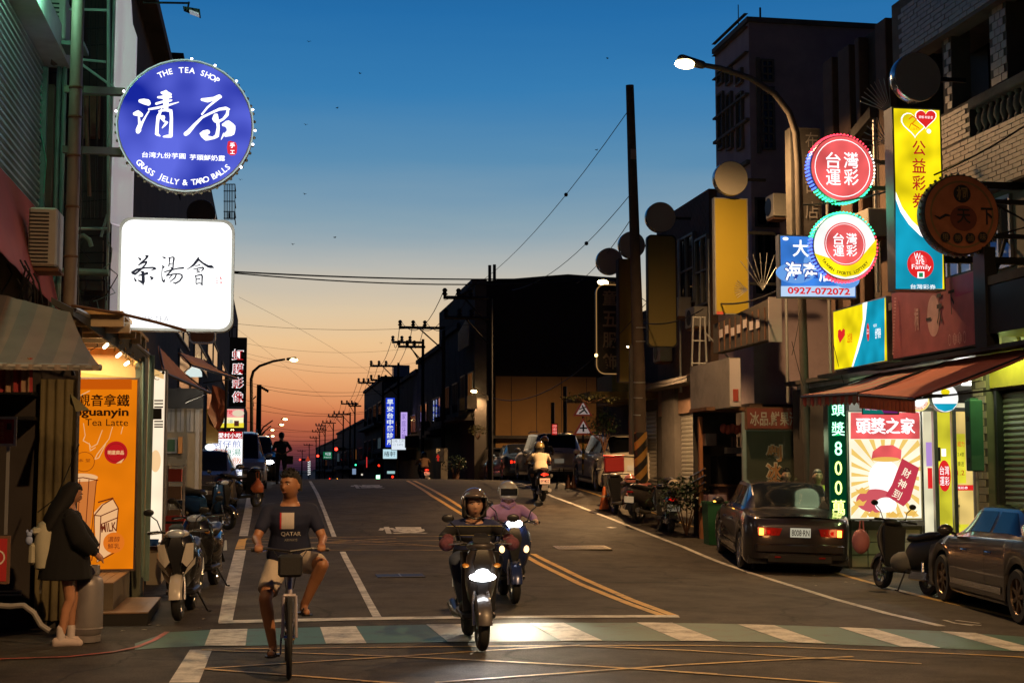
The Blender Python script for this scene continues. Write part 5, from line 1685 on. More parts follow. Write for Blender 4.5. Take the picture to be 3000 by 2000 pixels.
B.part('roof_edge', M().tube([pt(215, 905, 284), pt(330, 960, 250), pt(434, 1040, 224)], .035), ALUD)
mb = M()
for k in range(120):
 t = random.random()
 p = pt(330, 990, 250).lerp(pt(415, 1070, 228), t) + Vector((random.uniform(-.05, .05), random.uniform(-.05, .05), random.uniform(-.07, .04)))
 d = Vector((random.uniform(-.03, .03), random.uniform(-.03, .03), random.uniform(-.06, .0)))
 mb.tube([p, p + d], .005, 3)
B.part('tinsel', mb, mat('gold_tinsel', (.5, .3, .08), .3, .7), kind='stuff')
B.part('pelmet', M().prism([(xp(205), zp(1092)), (xp(205), zp(1148)), (xp(345), zp(1160)), (xp(372), zp(1150)), (xp(392), zp(1118)), (xp(392), zp(1110))], Yp - .25, Yp - .05), mat('orange_pelmet', (.50, .17, .03), .5))
B.part('ceiling_spot', M().ell((xp(302), Yp - .27, zp(1124)), (.05, .03, .05)), mat('brass', (.6, .4, .15), .3, .8))
B.part('ceiling_spot', M().ell((xp(296), Yp - .31, zp(1125)), (.018, .02, .018)), E('bulb_bright', (245, 240, 255)))
B.box('pillar', mat('olive_pillar', (.14, .15, .10), .6, .1, .2, 4, dirt=.3), xp(397), xp(424), Yp - .35, Yp + .1, 0, zp(1050))
B.part('post', M().tube([pt(428, 1700, 240), pt(445, 1040, 240)], .035), PVC)
B.part('post', M().tube([pt(418, 1690, 236), pt(421, 1060, 236)], .02), PVC)
S = Sign('tea_poster', 'orange lit tea latte poster with milk carton drawing', 'poster', 'Y', 195, 1105, 402, 1672, 236, .06, face=E('poster_orange', (245, 130, 12), .82, .12), case=mat('poster_frame', (.13, .08, .055), .6), casename='frame')
BRN = E('poster_brown', (60, 28, 10), .5)
LNE = E('poster_line', (120, 45, 20), .7)
PAL = E('poster_peach', (250, 190, 130), .85)
S.rect(200, 1110, 386, 1140, E('poster_orange_deep', (215, 95, 10), .8))
S.text('觀音拿鐵', 304, 1172, 148, 36, BRN, .0)
S.text('觀音拿鐵', 303, 1172, 148, 36, BRN, .01)
S.text('eguanyin', 298, 1210, 154, 30, BRN, .03)
S.text('Tea Latte', 313, 1237, 122, 20, BRN)
S.stroke([[(245, 1240, 2), (250, 1275, 2), (244, 1290, 3), (262, 1300, 2), (268, 1310, 2), (285, 1300, 3), (300, 1260, 2)], [(262, 1298, 2), (265, 1320, 3), (280, 1310, 2)], [(330, 1250, 2), (320, 1285, 2), (285, 1330, 3), (278, 1345, 2), (290, 1340, 3), (310, 1300, 2)], [(360, 1250, 2), (355, 1270, 2)], [(262, 1145, 3), (232, 1160, 2), (215, 1150, 2)]], PAL)
S.disc(340, 1325, 33, DKRED_E)
S.disc(340, 1325, 27, E('seal_deep', (150, 30, 20), .8), ring=.94)
S.text('明星商品', 340, 1325, 46, 13, PAL, .03)
S.poly([(340, 1357), (365, 1342), (356, 1355)], PAL)
S.disc(248, 1352, 29, LNE, ring=.95)
S.text('本 堂', 248, 1348, 34, 10, LNE)
S.poly([(200, 1396), (286, 1404), (262, 1560), (220, 1640), (200, 1640)], E('cup_tan', (225, 130, 60), .75))
S.disc(240, 1398, 46, PAL, ry=12)
for u in (215, 235, 262, 284):
 S.stroke([[(u, 1404, 2.4), (u - (u - 200) * .22, 1600, 2.4)]], LNE)
S.stroke([[(205, 1402, 3), (245, 1398, 3), (288, 1406, 3)]], LNE)
S.poly([(277, 1500), (300, 1475), (335, 1462), (348, 1490), (342, 1548), (340, 1610), (285, 1645)], PAL)
S.stroke([[(278, 1508, 3), (302, 1478, 3), (332, 1460, 3), (348, 1488, 3), (342, 1553, 3)], [(278, 1508, 3), (297, 1510, 3), (348, 1488, 3)], [(297, 1510, 3), (294, 1590, 3), (285, 1645, 3), (335, 1618, 3)], [(278, 1508, 3), (276, 1600, 3), (270, 1640, 3)], [(296, 1535, 3), (346, 1515, 3)], [(278, 1508, 3), (296, 1488, 2), (302, 1478, 3)], [(290, 1470, 4), (332, 1458, 4)]], LNE)
S.text('MILK', 320, 1543, 44, 26, LNE, .02, .12)
S.disc(335, 1588, 30, E('milk_orange', (235, 120, 30), .85))
S.text('濃醇', 335, 1578, 34, 16, LNE)
S.text('鮮乳', 335, 1598, 34, 16, LNE)
S = Sign('white_lit_column', 'white glowing shop column with black stripes beside the scooters', 'lightbox', 'Y', 432, 1082, 484, 1592, 206, .3, face=E('column_cream', (255, 232, 200), 1.1, .12), case=ALUD)
S.poly([(436, 1096), (452, 1080), (480, 1094), (480, 1110)], E('column_shade', (240, 190, 120), .9))
for v in (1171, 1180, 1190, 1232, 1241, 1248):
 S.rect(452, v, 478, v + 4, BR)
S.rect(446, 1196, 474, 1228, BR)
S.text('C', 459, 1105, 16, 16, E('column_grey', (150, 120, 90), .6))
S.disc(456, 1350, 15, E('column_peach', (250, 205, 150), 1.0), ry=32)
B = Bd('tiled_plinth', 'cream tiled plinth under the white lit column', 'plinth', pt(452, 1700, 212))
a, b = pt(428, 1700, 212), pt(470, 1700, 212)
B.part('core', M().box(a.x, b.x, a.y, a.y + 1.2, 0, pt(450, 1612, 212).z), CREAM)
B.part('top', M().box(a.x - .02, b.x + .02, a.y - .02, a.y + 1.2, pt(450, 1612, 212).z, pt(450, 1600, 212).z), mat('brown_top', (.2, .12, .07)))
r = thing('blue_basin', 'small blue plastic basin on the plinth', 'basin', pt(446, 1598, 212))
M().rev([(.07, 0), (.09, .09), (.082, .09), (.065, .015)], 20, 'z').build('bowl', mat('blue_plastic', (.03, .12, .45), .4), r, smooth=True)
c = gnd(254, 1880)
r = thing('gas_cylinder', 'grey dented gas cylinder standing by the tea shop platform', 'gas cylinder', (c.x, c.y, c.z))
M().rev([(.12, 0), (.135, .01), (.135, .07), (.112, .075)], 28, 'z').build('foot_ring', mat('cyl_grey', (.27, .245, .24), .45, .3, .1, 3, dirt=.3), r, smooth=True)
M().rev([(.02, .045), (.10, .05), (.14, .09), (.152, .14), (.152, .56), (.14, .62), (.10, .66), (.03, .675)], 32, 'z').build('body', mat('cyl_grey', (.27, .245, .24)), r, smooth=True)
M().rev([(.153, .13), (.156, .135), (.156, .145), (.153, .15)], 32, 'z').build('weld_band', mat('cyl_grey', (.27, .245, .24)), r)
M().rev([(.10, .66), (.115, .675), (.11, .76), (.10, .76), (.095, .68)], 20, 'z').build('collar', mat('cyl_grey', (.27, .245, .24)), r, smooth=True)
M().tube([(0, 0, .67), (0, 0, .74)], .02).tube([(-.03, 0, .745), (.03, 0, .745)], .014).build('valve', mat('brass', (.6, .4, .15)), r)
B = Bd('dark_tower_house', 'dark house rising behind the blue round sign', 'building', (-5, YX(440, -2.6), 0))
Xq = -2.6
y0, y1 = YX(330, Xq), YX(448, Xq)
B.box('wall', mat('deep_brown_wall', (.05, .035, .03), .9, 0, .3, 2, .2, dirt=.5), -8, Xq, y0, y1, 0, ZX(448, 50, Xq))
B.box('cornice', CONCD, -8, Xq + .35, y0, y1 + .2, ZX(475, 75, Xq + .35), ZX(475, 40, Xq + .35))
B = Bd('left_terrace', 'dark terrace of houses behind the parked cars', 'building', (-6, 50, 0))
y1, y2 = YX(512, -3.0), YX(690, -3.0)
B.box('wall', DARKB, -10, -3.0, YX(440, -3.0), y1, 0, ZX(512, 540, -3.0))
B.box('wall', DARKB, -10, -3.0, y1 + .01, y2, 0, ZX(690, 900, -3.0))
for z in (4.4, 7.2):
 for k in range(4):
  ya_ = y1 + .5 + k * (y2 - y1 - 1) / 4
  B.win(-3.0, ya_, ya_ + (y2 - y1) / 6, z, z + 1.3, ALUD, GLASS, 2, 1, .06, .06, out=1)
for (u0, u1, v0, v1) in ((560, 600, 968, 1040), (505, 545, 900, 960)):
 B.win(-3.0, YX(u0, -3), YX(u1, -3), ZX(u0, v1, -3), ZX(u0, v0, -3), ALUD, mat('dusk_pane', (.03, .05, .10), .2), 2, 1, .06, .06, out=1)
rr_ = Bd('balcony_cage', 'barred window cage sticking out against the sky', 'window cage', pt(672, 590, 110))
c0 = pt(672, 590, 110)
q = lambda u, v, dy=0: pt(u, v, 110) + Vector((0, dy, 0))
for u in (657, 662, 667, 672, 677, 682, 688):
 rr_.part('bar', M().tube([q(u, 540), q(u, 640)], .012, 5), BLACK)
for v in (540, 560, 590, 620, 640):
 rr_.part('rail', M().tube([q(655, v), q(688, v), q(688, v, 1.0)], .014, 5), BLACK)
for u in range(658, 688, 4):
 rr_.part('bar', M().tube([q(u, 622), q(u, 645)], .008, 4), BLACK)
awning('brown_awning', 'faded brown canvas awning with tinsel over the snack shop', [pt(462, 1012, 190), pt(548, 1100, 160)], [pt(478, 1085, 205), pt(615, 1145, 175)], mat('faded_brown_canvas', (.28, .12, .06), .8, 0, .3, 3, dirt=.3), .06)
awning('orange_awning', 'rolled orange and green awning jutting toward the photo sign', [pt(520, 1030, 150), pt(600, 1055, 135)], [pt(560, 1065, 165), pt(695, 1105, 150)], mat('amber_canvas', (.60, .30, .06), .6, 0, .3, 3, dirt=.3), .05, scallop=False)
r = thing('lamp_dome', 'white glowing dome shade under the awnings', 'lamp', pt(568, 1098, 150))
M().rev([(.16, -.03), (.15, .06), (.10, .13), (.02, .16)], 20, 'z').build('shade', E('dome_white', (225, 240, 235), .9), r, smooth=True)
light('POINT', (0, 0, -.15), 25, (1, .9, .75), r, shadow_soft_size=.15)
B = Bd('snack_shop_front', 'pale cabinet fronts and glass doors of the snack shop', 'shop front', pt(540, 1280, 150))
YQ = pt(540, 1280, 138).y
xq = lambda u: atY(u, 1280, YQ).x
zq = lambda v: atY(540, v, YQ).z
B.box('back_wall', CREAM, xq(484), xq(592), YQ, YQ + .2, .6, zq(1190))
B.box('dark_board', BLACK, xq(484), xq(596), YQ - .4, YQ - .3, zq(1198), zq(1140))
for u in (490, 518, 546, 570):
 B.box('door_panel', mat('pale_grey_door', (.5, .48, .46), .5), xq(u), xq(u + 20), YQ - .03, YQ - .002, zq(1265), zq(1196))
 B.box('door_bar', ALUD, xq(u + 9), xq(u + 11), YQ - .05, YQ - .031, zq(1262), zq(1200))
B.box('post', mat('pale_grey_door', (.5, .48, .46)), xq(575), xq(586), YQ - .3, YQ - .15, .6, zq(1198))
B.box('menu_frame', mat('grey_frame2', (.35, .35, .35), .5), xq(488), xq(520), YQ - .12, YQ - .06, zq(1328), zq(1282))
B.box('menu_panel', mat('green_print', (.03, .12, .05), .5), xq(492), xq(514), YQ - .13, YQ - .121, zq(1322), zq(1287))
B.box('lantern', mat('paper_orange', (.6, .28, .08), .6), xq(524), xq(536), YQ - .2, YQ - .1, zq(1328), zq(1280))
B.box('yellow_board', mat('ochre_board', (.5, .33, .10), .6), xq(586), xq(625), YQ + 3, YQ + 3.2, zq(1290), zq(1180))
B.part('wall_lamp', M().ell((xq(600), YQ + 2.9, zq(1303)), (.12, .1, .08)), E('cool_lamp', (230, 240, 240), 2))
light('POINT', (.2, -.8, .3), 30, (1, .85, .65), B.root, shadow_soft_size=.2)
c = gp(512, 1560, 170)
r = thing('display_rack', 'narrow steel display rack with cartons and a red crate by the scooters', 'rack', c)
for x in (-.14, .14):
 for y in (-.15, .15):
  M().box(x - .012, x + .012, y - .012, y + .012, 0, 1.5).build('post', ALU, r)
for z in (.1, .5, .9, 1.2, 1.48):
 M().box(-.15, .15, -.16, .16, z, z + .015).build('shelf', ALU, r)
for z, m in ((.92, 'tan'), (1.22, 'red'), (.52, 'tan'), (.12, 'tan')):
 tag(M().box(-.12, .1, -.13, .12, 0, .22).build('carton', mat('carton_' + m, (.28, .18, .11) if m == 'tan' else (.45, .06, .04), .7), loc=(c.x, c.y, c.z + z)), {(.92): 'brown carton on the upper middle shelf of the display rack', 1.22: 'red carton on the highest used shelf of the display rack', .52: 'brown carton below the middle of the display rack', .12: 'brown carton on the bottom shelf of the display rack'}[z], 'carton', 'cartons on the display rack')
c = gp(520, 1560, 178)
r = thing('red_crate', 'red plastic crate stacked by the display rack', 'crate', (c.x - .03, c.y - .45, c.z + .3))
M().box(-.17, .17, -.14, .14, 0, .02).box(-.17, .17, -.14, -.125, .02, .42).box(-.17, .17, .125, .14, .02, .42).box(-.17, -.155, -.12, .12, .02, .42).box(.155, .17, -.12, .12, .02, .42).build('shell', mat('red_plastic', (.45, .03, .02), .45), r)
M().box(-.15, .15, -.145, -.1401, .3, .34).build('handle', BLACK, r)
tag(M().box(-.2, .2, -.16, .16, 0, .28, None, .02).build('crate', mat('dull_crate', (.1, .06, .05), .7), loc=(c.x - .03, c.y - .45, c.z)), 'dark crate holding up the red plastic crate', 'crate')
r = thing('hanging_banner', 'wrinkled reddish plastic banner hanging by the food sign', 'banner', pt(645, 1190, 130))
mb = M()
L_ = r.location
rows_ = [((622, 1128), (640, 1132), (668, 1150)), ((618, 1170), (640, 1180), (662, 1190)), ((608, 1210), (640, 1225), (655, 1235)), ((612, 1240), (630, 1255), (640, 1262))]
for i, row_ in enumerate(rows_):
 for j, (u, v) in enumerate(row_):
  p = pt(u, v, 130) - L_
  mb.v.append((p.x, p.y + .12 * ((i + j) % 2), p.z))
mb.f = [(i * 3 + j, i * 3 + j + 1, i * 3 + j + 4, i * 3 + j + 3) for i in range(3) for j in range(2)]
mb.build('sheet', mat('red_plastic_sheet', (.35, .10, .05), .35, 0, .5, 5), r)
M().tube([pt(664, 1100, 130) - L_, pt(660, 1265, 130) - L_], .03).build('post', BLACK, r)
S = Sign('photo_shop_sign', 'tall black vertical sign with red characters outlined in white', 'sign', 'Y', 672, 988, 722, 1190, 100, .35, face=mat('black_print', (.02, .018, .015)), case=BLACK)
for k, ch in enumerate('虹膜影像'):
 v = 1039 + k * 41
 S.text(ch, 697, v, 35, 33, W1, .02)
 S.text(ch, 697, v, 31, 30, DKRED_E, .005)
q = lambda u, v: pt(u, v, 100) - S.c
M().tube([q(673, 988), q(673, 962)], .02, 5).tube([q(680, 988), q(680, 958)], .02, 5).tube([q(694, 988), q(694, 958), q(682, 958)], .02, 5).build('roof_rail', BLACK, S.root)
S = Sign('noodle_sign', 'lit food picture sign under the black photo sign', 'sign', 'Y', 640, 1195, 716, 1254, 104, .15, face=E('food_cream', (255, 240, 190), 1.1), case=BLACK)
S.rect(665, 1198, 714, 1222, E('food_pink', (245, 150, 150), 1))
S.disc(698, 1210, 17, E('food_bowl', (230, 210, 180), 1), ry=10)
S.text('好味', 670, 1208, 22, 14, RED_E, .02)
S.poly([(642, 1240), (714, 1238), (714, 1252), (642, 1252)], E('food_yellow', (240, 220, 60), 1))
S.text('鹹 湯', 665, 1234, 34, 10, E('food_teal', (60, 160, 170), 1))
S.rect(686, 1232, 700, 1248, E('food_brown', (90, 50, 40), .7))
S = Sign('snack_menu_sign', 'lit white snack menu sign with red header and coloured dish names', 'sign', 'Y', 618, 1262, 712, 1435, 106, .12, face=W1, case=ALUD)
S.rect(620, 1264, 710, 1285, DKRED_E)
S.text('可愛村小吃', 665, 1275, 84, 15, W1, .012)
for st, v, c_ in (('蚵仔煎', 1300, (60, 90, 180)), ('四神湯', 1324, (30, 150, 120)), ('肉飯', 1348, (230, 120, 40)), ('滷麵', 1372, (60, 90, 180)), ('魚丸', 1398, (220, 50, 50))):
 S.text(st, 665 if len(st) == 3 else 682, v, 80 if len(st) == 3 else 52, 20, E('dish_%d' % v, c_, .9), -.0)
B = Bd('far_left_row', 'low dark roofs at the far left of the street past the crest', 'building', (-6, 130, -1))
for i, (u0, u1, v) in enumerate(((690, 722, 1200), (722, 745, 1300), (745, 770, 1340), (770, 782, 1352))):
 y0, y1 = YX(u0, -3.2), YX(min(u1, 781), -3.2)
 B.box('wall', DARKB, -12, -3.2, y0, y1, -2.5, ZX(u1, v, -3.2))
# ================================================================ vehicles
TYRE = mat('tyre_rubber', (.018, .018, .018), .75, 0, .2, 20, .1)
RIM = mat('alloy_rim', (.45, .45, .46), .25, .85)
CHROME = mat('chrome', (.6, .6, .6), .12, 1.0)
CGLASS = mat('car_glass', (.008, .009, .011), .10, 0, .1, 1, 0, spec=.22)
TRIM = mat('dark_trim', (.02, .02, .022), .5)
PLATE = mat('plate_white', (.62, .60, .52), .4, emit=((1, .85, .6), .10))
PLATEL = E('plate_lit', (225, 215, 185), .55)
TAIL = mat('tail_red', (.25, .01, .01), .15, 0, .2, 3, 0)
TAILON = E('tail_on', (255, 40, 20), 3)
TAILDIM = E('tail_dim', (215, 22, 12), .9)
AMBER = E('indicator_on', (255, 170, 60), 5)
CLEAR = mat('lamp_clear', (.5, .5, .5), .08, .4, emit=((1, .9, .7), .04))
HEAD = E('headlight_on', (250, 252, 255), 22)
def interp(ks, y):
 if y <= ks[0][0]:
  return ks[0][1]
 for a, b in zip(ks, ks[1:]):
  if y <= b[0]:
   t = (y - a[0]) / (b[0] - a[0])
   t = t * t * (3 - 2 * t) * .6 + t * .4
   return a[1] + (b[1] - a[1]) * t
 return ks[-1][1]
def car(label, loc, rotz, paint, kind='sedan', L=4.65, W=1.76, H=1.45, plate=None, tail='off', head='off', blink=False, group=None, rimm=None, seam=True, wheel=.315, mirror_on=False):
 """front towards +y; body lofted along y with arches, glass patches, lamps, wheels, mirrors, handles"""
 R = thing('car', label, 'car', loc, rotz, group)
 h = L / 2
 if kind == 'sedan':
  belt = [(-h, .80), (-h + .1, .93), (-h + .75, 1.0), (0, .97), (h - 1.15, .93), (h - .3, .76), (h, .60)]
  roof = [(-h + .62, .0), (-h + 1.45, 1), (-.15, 1.0), (.35, .98), (h - 1.05, .0)]
  roofz = H
 elif kind == 'suv':
  belt = [(-h, .95), (-h + .1, 1.05), (0, 1.05), (h - 1.1, 1.02), (h - .3, .92), (h, .72)]
  roof = [(-h + .03, .0), (-h + .42, .93), (-.3, 1.0), (.3, .98), (h - 1.1, .0)]
  roofz = H
 else:   # mpv / hatch
  belt = [(-h, .85), (-h + .1, .98), (0, .98), (h - .8, .95), (h - .25, .84), (h, .62)]
  roof = [(-h + .05, .0), (-h + .4, .95), (-.2, 1.0), (.45, .95), (h - .55, .0)]
  roofz = H
 yr, yf = -h + (.95 if kind == 'sedan' else .78), h - .88
 ra = wheel + .06
 hw = W / 2
 def width(y):
  e = max(0, (abs(y) - (h - .45)) / .45)
  return hw * (1 - .16 * e ** 2.2)
 def G(y):
  if y < roof[0][0] or y > roof[-1][0]:
   return 0
  return interp(roof, y)
 def zbot(y, tunnel=True):
  z = .20 + (.07 if abs(y) > h - .25 else 0)
  if tunnel:
   for yc in (yr, yf):
    if abs(y - yc) < ra:
     z = max(z, wheel + math.sqrt(ra * ra - (y - yc) ** 2))
  return z
 def sec(y):
  w, zb, g = width(y), interp(belt, y), G(y)
  if y < -h + .04 or y > h - .04:
   w *= .93
  zr = zb + (roofz - zb) * g
  b = zbot(y)
  m = (b + zb) / 2
  e = max(0, (abs(y) - (h - .3)) / .3)
  f = [(0, zb + .03), (w * .5, zb + .025), (w * .75, zb + .015), (w * .90, zb + .004)]
  gr = [(0, zr + .015), (w * .50, zr + .005), (w * .71, zr - .035), (w * .91, zb + .006)]
  k = min(1, g * 1.0)
  up = [tuple(a + (c - a) * k for a, c in zip(p, q)) for p, q in zip(f, gr)]
  up = [(p[0], zb + (q[1] - zb) * 1.0) if False else p for p, q in zip(up, gr)]
  up = [(f[i][0] + (gr[i][0] - f[i][0]) * k, max(f[i][1] - .0, gr[i][1])) if g > 0 else f[i] for i in range(4)]
  low = [(w * .955, zb - .015), (w * .99, zb - .10), (w, max(b + .10, m)), (w * .995, b + .06), (w * .965, b), (0, b)]
  return up + low      # from centre top round to centre bottom
 ys = sorted(set([-h, -h + .02, -h + .06, h - .06, h - .02, h] + [-h + L * i / 70 for i in range(71)] + [yc + s for yc in (yr, yf) for s in (-ra, ra, -ra + .012, ra - .012, -ra * .8, ra * .8)]))
 rings = []
 for y in ys:
  s = sec(y)
  if y in (ys[0], ys[-1]):     # pulled-in end for a rounded bumper
   s = [(x * .96, .33 + (z - .33) * .94) for x, z in s]
  rings.append([(x, y, z) for x, z in s] + [(-x, y, z) for x, z in s[-2:0:-1]])
 M().loft(rings).build('body', paint, R, smooth=True)
 M().box(-hw + .06, hw - .06, -h + .15, h - .15, .17, .30).build('underbody', TRIM, R)
 for yc in (yr, yf):
  M().rev([(ra + .006, -hw + .26), (ra + .006, hw - .26)], 24, 'x', (0, yc, wheel)).build('wheel_well', TRIM, R)
 def S(y, q):
  s = sec(y)
  i = min(len(s) - 2, int(q))
  t = q - i
  return Vector((s[i][0] + (s[i + 1][0] - s[i][0]) * t, y, s[i][1] + (s[i + 1][1] - s[i][1]) * t))
 def patch(name, m, fy, q0, q1, side=1, n=12, k=6, off=.006, both=False, parent=None):
  """fy(t) -> (y0,y1) for t=0 at q0 .. 1 at q1"""
  mb = M()
  cols = []
  for j in range(k + 1):
   t = j / k
   q = q0 + (q1 - q0) * t
   y0, y1 = fy(t)
   cols.append([(y0 + (y1 - y0) * i / n, q) for i in range(n + 1)])
  for c in cols:
   for (y, q) in c:
    p = S(y, max(0, q)) if q >= 0 else Vector((-S(y, -q).x, y, S(y, -q).z))
    a = S(y + .02, abs(q)) - S(y - .02, abs(q))
    b = S(y, min(8.99, abs(q) + .1)) - S(y, max(0, abs(q) - .1))
    nn = a.cross(b)
    nn = nn.normalized() if nn.length > 1e-9 else Vector((0, 0, 1))
    if nn.x < -1e-6 or (abs(nn.x) < 1e-6 and nn.z < 0):
     nn = -nn
    if nn.z < 0 and abs(q) < 3.2:
     nn = -nn
    if q < 0:
     nn.x = -nn.x
    p = p + nn * off
    mb.v.append((p.x * side, p.y, p.z))
  w_ = n + 1
  mb.f = [(j * w_ + i, j * w_ + i + 1, (j + 1) * w_ + i + 1, (j + 1) * w_ + i) for j in range(k) for i in range(n)]
  return mb.build(name, m, parent or R, smooth='full')
 r0, r1 = roof[0][0], roof[1][0]
 f0, f1 = roof[-2][0], roof[-1][0]
 patch('rear_window', CGLASS, lambda t: (r0 + (r1 - r0) * .20, r0 + (r1 - r0) * .92), -1.85, 1.85, n=8, k=12)
 patch('windscreen', CGLASS, lambda t: (f1 - (f1 - f0) * .06, f0 + (f1 - f0) * .10), -1.85, 1.85, n=8, k=12)
 mid = (r1 + f0) / 2 - .05
 for side in (1, -1):
  patch('side_window', CGLASS, lambda t: (mid + .05, f0 + .02 + (f1 - f0 - .22) * t), 2.12, 2.86, side, off=.005)
  patch('side_window', CGLASS, lambda t: (r1 - .02 - (r1 - r0 - .2) * t * .8 + (.06 if kind != 'sedan' else 0), mid - .05), 2.12, 2.86, side, off=.005)
  for y in (f0 + .42 if kind == 'sedan' else f0 + .45, mid, -h + 1.05 if kind == 'sedan' else -h + .95):
   patch('door_seam', TRIM, lambda t: (y - .006, y + .006), 3.9, 7.6 if abs(y - yr) > ra and abs(y - yf) > ra else 5.4, side, n=1, k=8, off=.003)
  for y in (mid - .18, mid + .75):
   s = S(y, 5.3)
   M().tube([(side * (s.x + .004), y - .08, s.z), (side * (s.x + .03), y - .04, s.z + .004), (side * (s.x + .03), y + .05, s.z + .004), (side * (s.x + .004), y + .09, s.z)], .012, 6).build('door_handle', CHROME if kind == 'sedan' else paint, R)
  patch('side_moulding', CHROME if kind == 'sedan' else TRIM, lambda t: (yr + ra + .1, yf - ra - .08), 6.62, 6.86, side, n=20, k=2, off=.012)
  patch('sill', TRIM if kind != 'sedan' else paint, lambda t: (yr + ra + .02, yf - ra - .02), 7.6, 7.95, side, n=20, k=2, off=.02)
  s = S(f1 - .25, 3)
  mr = M().ell((side * (s.x + .15), f1 - .30, s.z + .07), (.11, .07, .075), 14, 8).tube([(side * (s.x + .0), f1 - .28, s.z), (side * (s.x + .1), f1 - .29, s.z + .05)], .022, 6).build('mirror', paint, R, smooth=True)
  if mirror_on and side < 0:
   M().ell((side * (s.x + .22), f1 - .325, s.z + .05), (.03, .05, .018), 8, 5).build('indicator', AMBER, mr)
 zt = interp(belt, -h)
 lm = {'off': TAIL, 'on': TAILON, 'dim': TAILDIM}[tail]
 for side in (1, -1):
  wq = width(-h)
  if kind == 'sedan':
   z0, z1 = zt - .17, zt - .02
   lt = M().prism([(side * (wq * .46), z0 + .02), (side * wq * .93, z0 + .01), (side * (wq * .95), z1), (side * wq * .40, z1 - .01)], -h - .022, -h + .1).build('tail_lamp', TAIL, R)
   for (x, m_) in ((.56, lm), (.70, lm), (.86, AMBER if blink else lm)):
    M().cbox((side * wq * x, -h - .026, (z0 + z1) / 2), (.05 if x < .8 else .07, .012, .06 if x < .8 else .11), None, .004).build('bulb', m_ if x != .56 else TAIL, lt)
  else:
   z0, z1 = zt - .25, zt + .03
   lt = M().prism([(side * (wq * .70), z0 + .06), (side * wq * .97, z0), (side * (wq * .98), z1), (side * wq * .74, z1)], -h - .022, -h + .16).build('tail_lamp', TAIL, R)
   M().cbox((side * wq * .84, -h - .026, (z0 + z1) / 2), (.14, .012, .035)).build('bulb', lm, lt)
  wf = width(h)
  zh = interp(belt, h) + .02
  hl = M().ell((side * wf * .72, h - .10, zh), (.19, .13, .085), 16, 10).build('headlight', CLEAR if head == 'off' else HEAD, R, smooth=True)
  M().ell((side * wf * .66, h - .02, .38), (.07, .05, .045), 12, 6).build('fog_lamp', CLEAR, R, smooth=True)
 M().box(-wf * .42, wf * .42, h - .03, h + .012, .5, .62).build('grille', TRIM, R)
 M().box(-wf * .6, wf * .6, h - .06, h + .005, .28, .40).build('lower_intake', TRIM, R)
 for i in range(3):
  M().box(-wf * .4, wf * .4, h + .013, h + .018, .52 + i * .035, .53 + i * .035).build('grille_bar', CHROME, R)
 M().box(-wq * .98, wq * .98, -h - .04, -h + .12, .36, .52, None, .03).build('bumper', paint, R, smooth=True)
 M().box(-wq * .7, wq * .7, -h - .02, -h + .1, .22, .33).build('bumper_lower', TRIM, R)
 zp_ = zt - .17 if kind == 'sedan' else .62
 pl = M().box(-.165, .165, -h - .035 - (.0 if kind == 'sedan' else 0), -h - .02, zp_, zp_ + .15).build('number_plate', PLATEL if plate and kind == 'sedan' and blink else PLATE, R)
 if plate:
  mb = M()
  put_text(mb, plate, 0, zp_ + .072, .29, .10, -h - .0375, 0, .01)
  mb.build('lettering', INK, pl)
 M().box(-.16, .16, h + .005, h + .02, .40, .50).build('number_plate', PLATE, R)
 if kind == 'sedan':
  mb = M().loft([[(x, -h + .10 - .03 * (1 - (x / (wq * .9)) ** 2), zt + .13 + .035 * (1 - (x / (wq * .9)) ** 2)) for x in [wq * .9 * (i / 8 - 1) for i in range(17)]], [(x, -h + .22, zt + .155 + .035 * (1 - (x / (wq * .9)) ** 2)) for x in [wq * .9 * (i / 8 - 1) for i in range(17)]],
                       [(x, -h + .24, zt + .12) for x in [wq * .9 * (i / 8 - 1) for i in range(17)]]], False)
  mb.build('spoiler', paint, R, smooth='full')
  M().ell((0, -.9, H + .03), (.012, .04, .02), 8, 5).build('roof_antenna', TRIM, R)
  for side in (1, -1):
   M().box(side * .36 - .05, side * .36 + .05, -h - .042, -h - .036, .29, .315).build('reflector', TAIL, R)
 else:
  M().box(-.45, .45, -h + .14, -h + .30, roofz - .085, roofz - .06).build('roof_spoiler', paint, R)
  M().tube([(-.3, -h - .005, zt + .09), (.12, -h - .02, zt + .06)], .01, 5).build('wiper', TRIM, R)
  for side in (1, -1):
   M().tube([(side * hw * .66, -h + .7, roofz + .03), (side * hw * .68, 0, roofz + .06), (side * hw * .66, .6, roofz + .02)], .016, 6).build('roof_rail', TRIM, R)
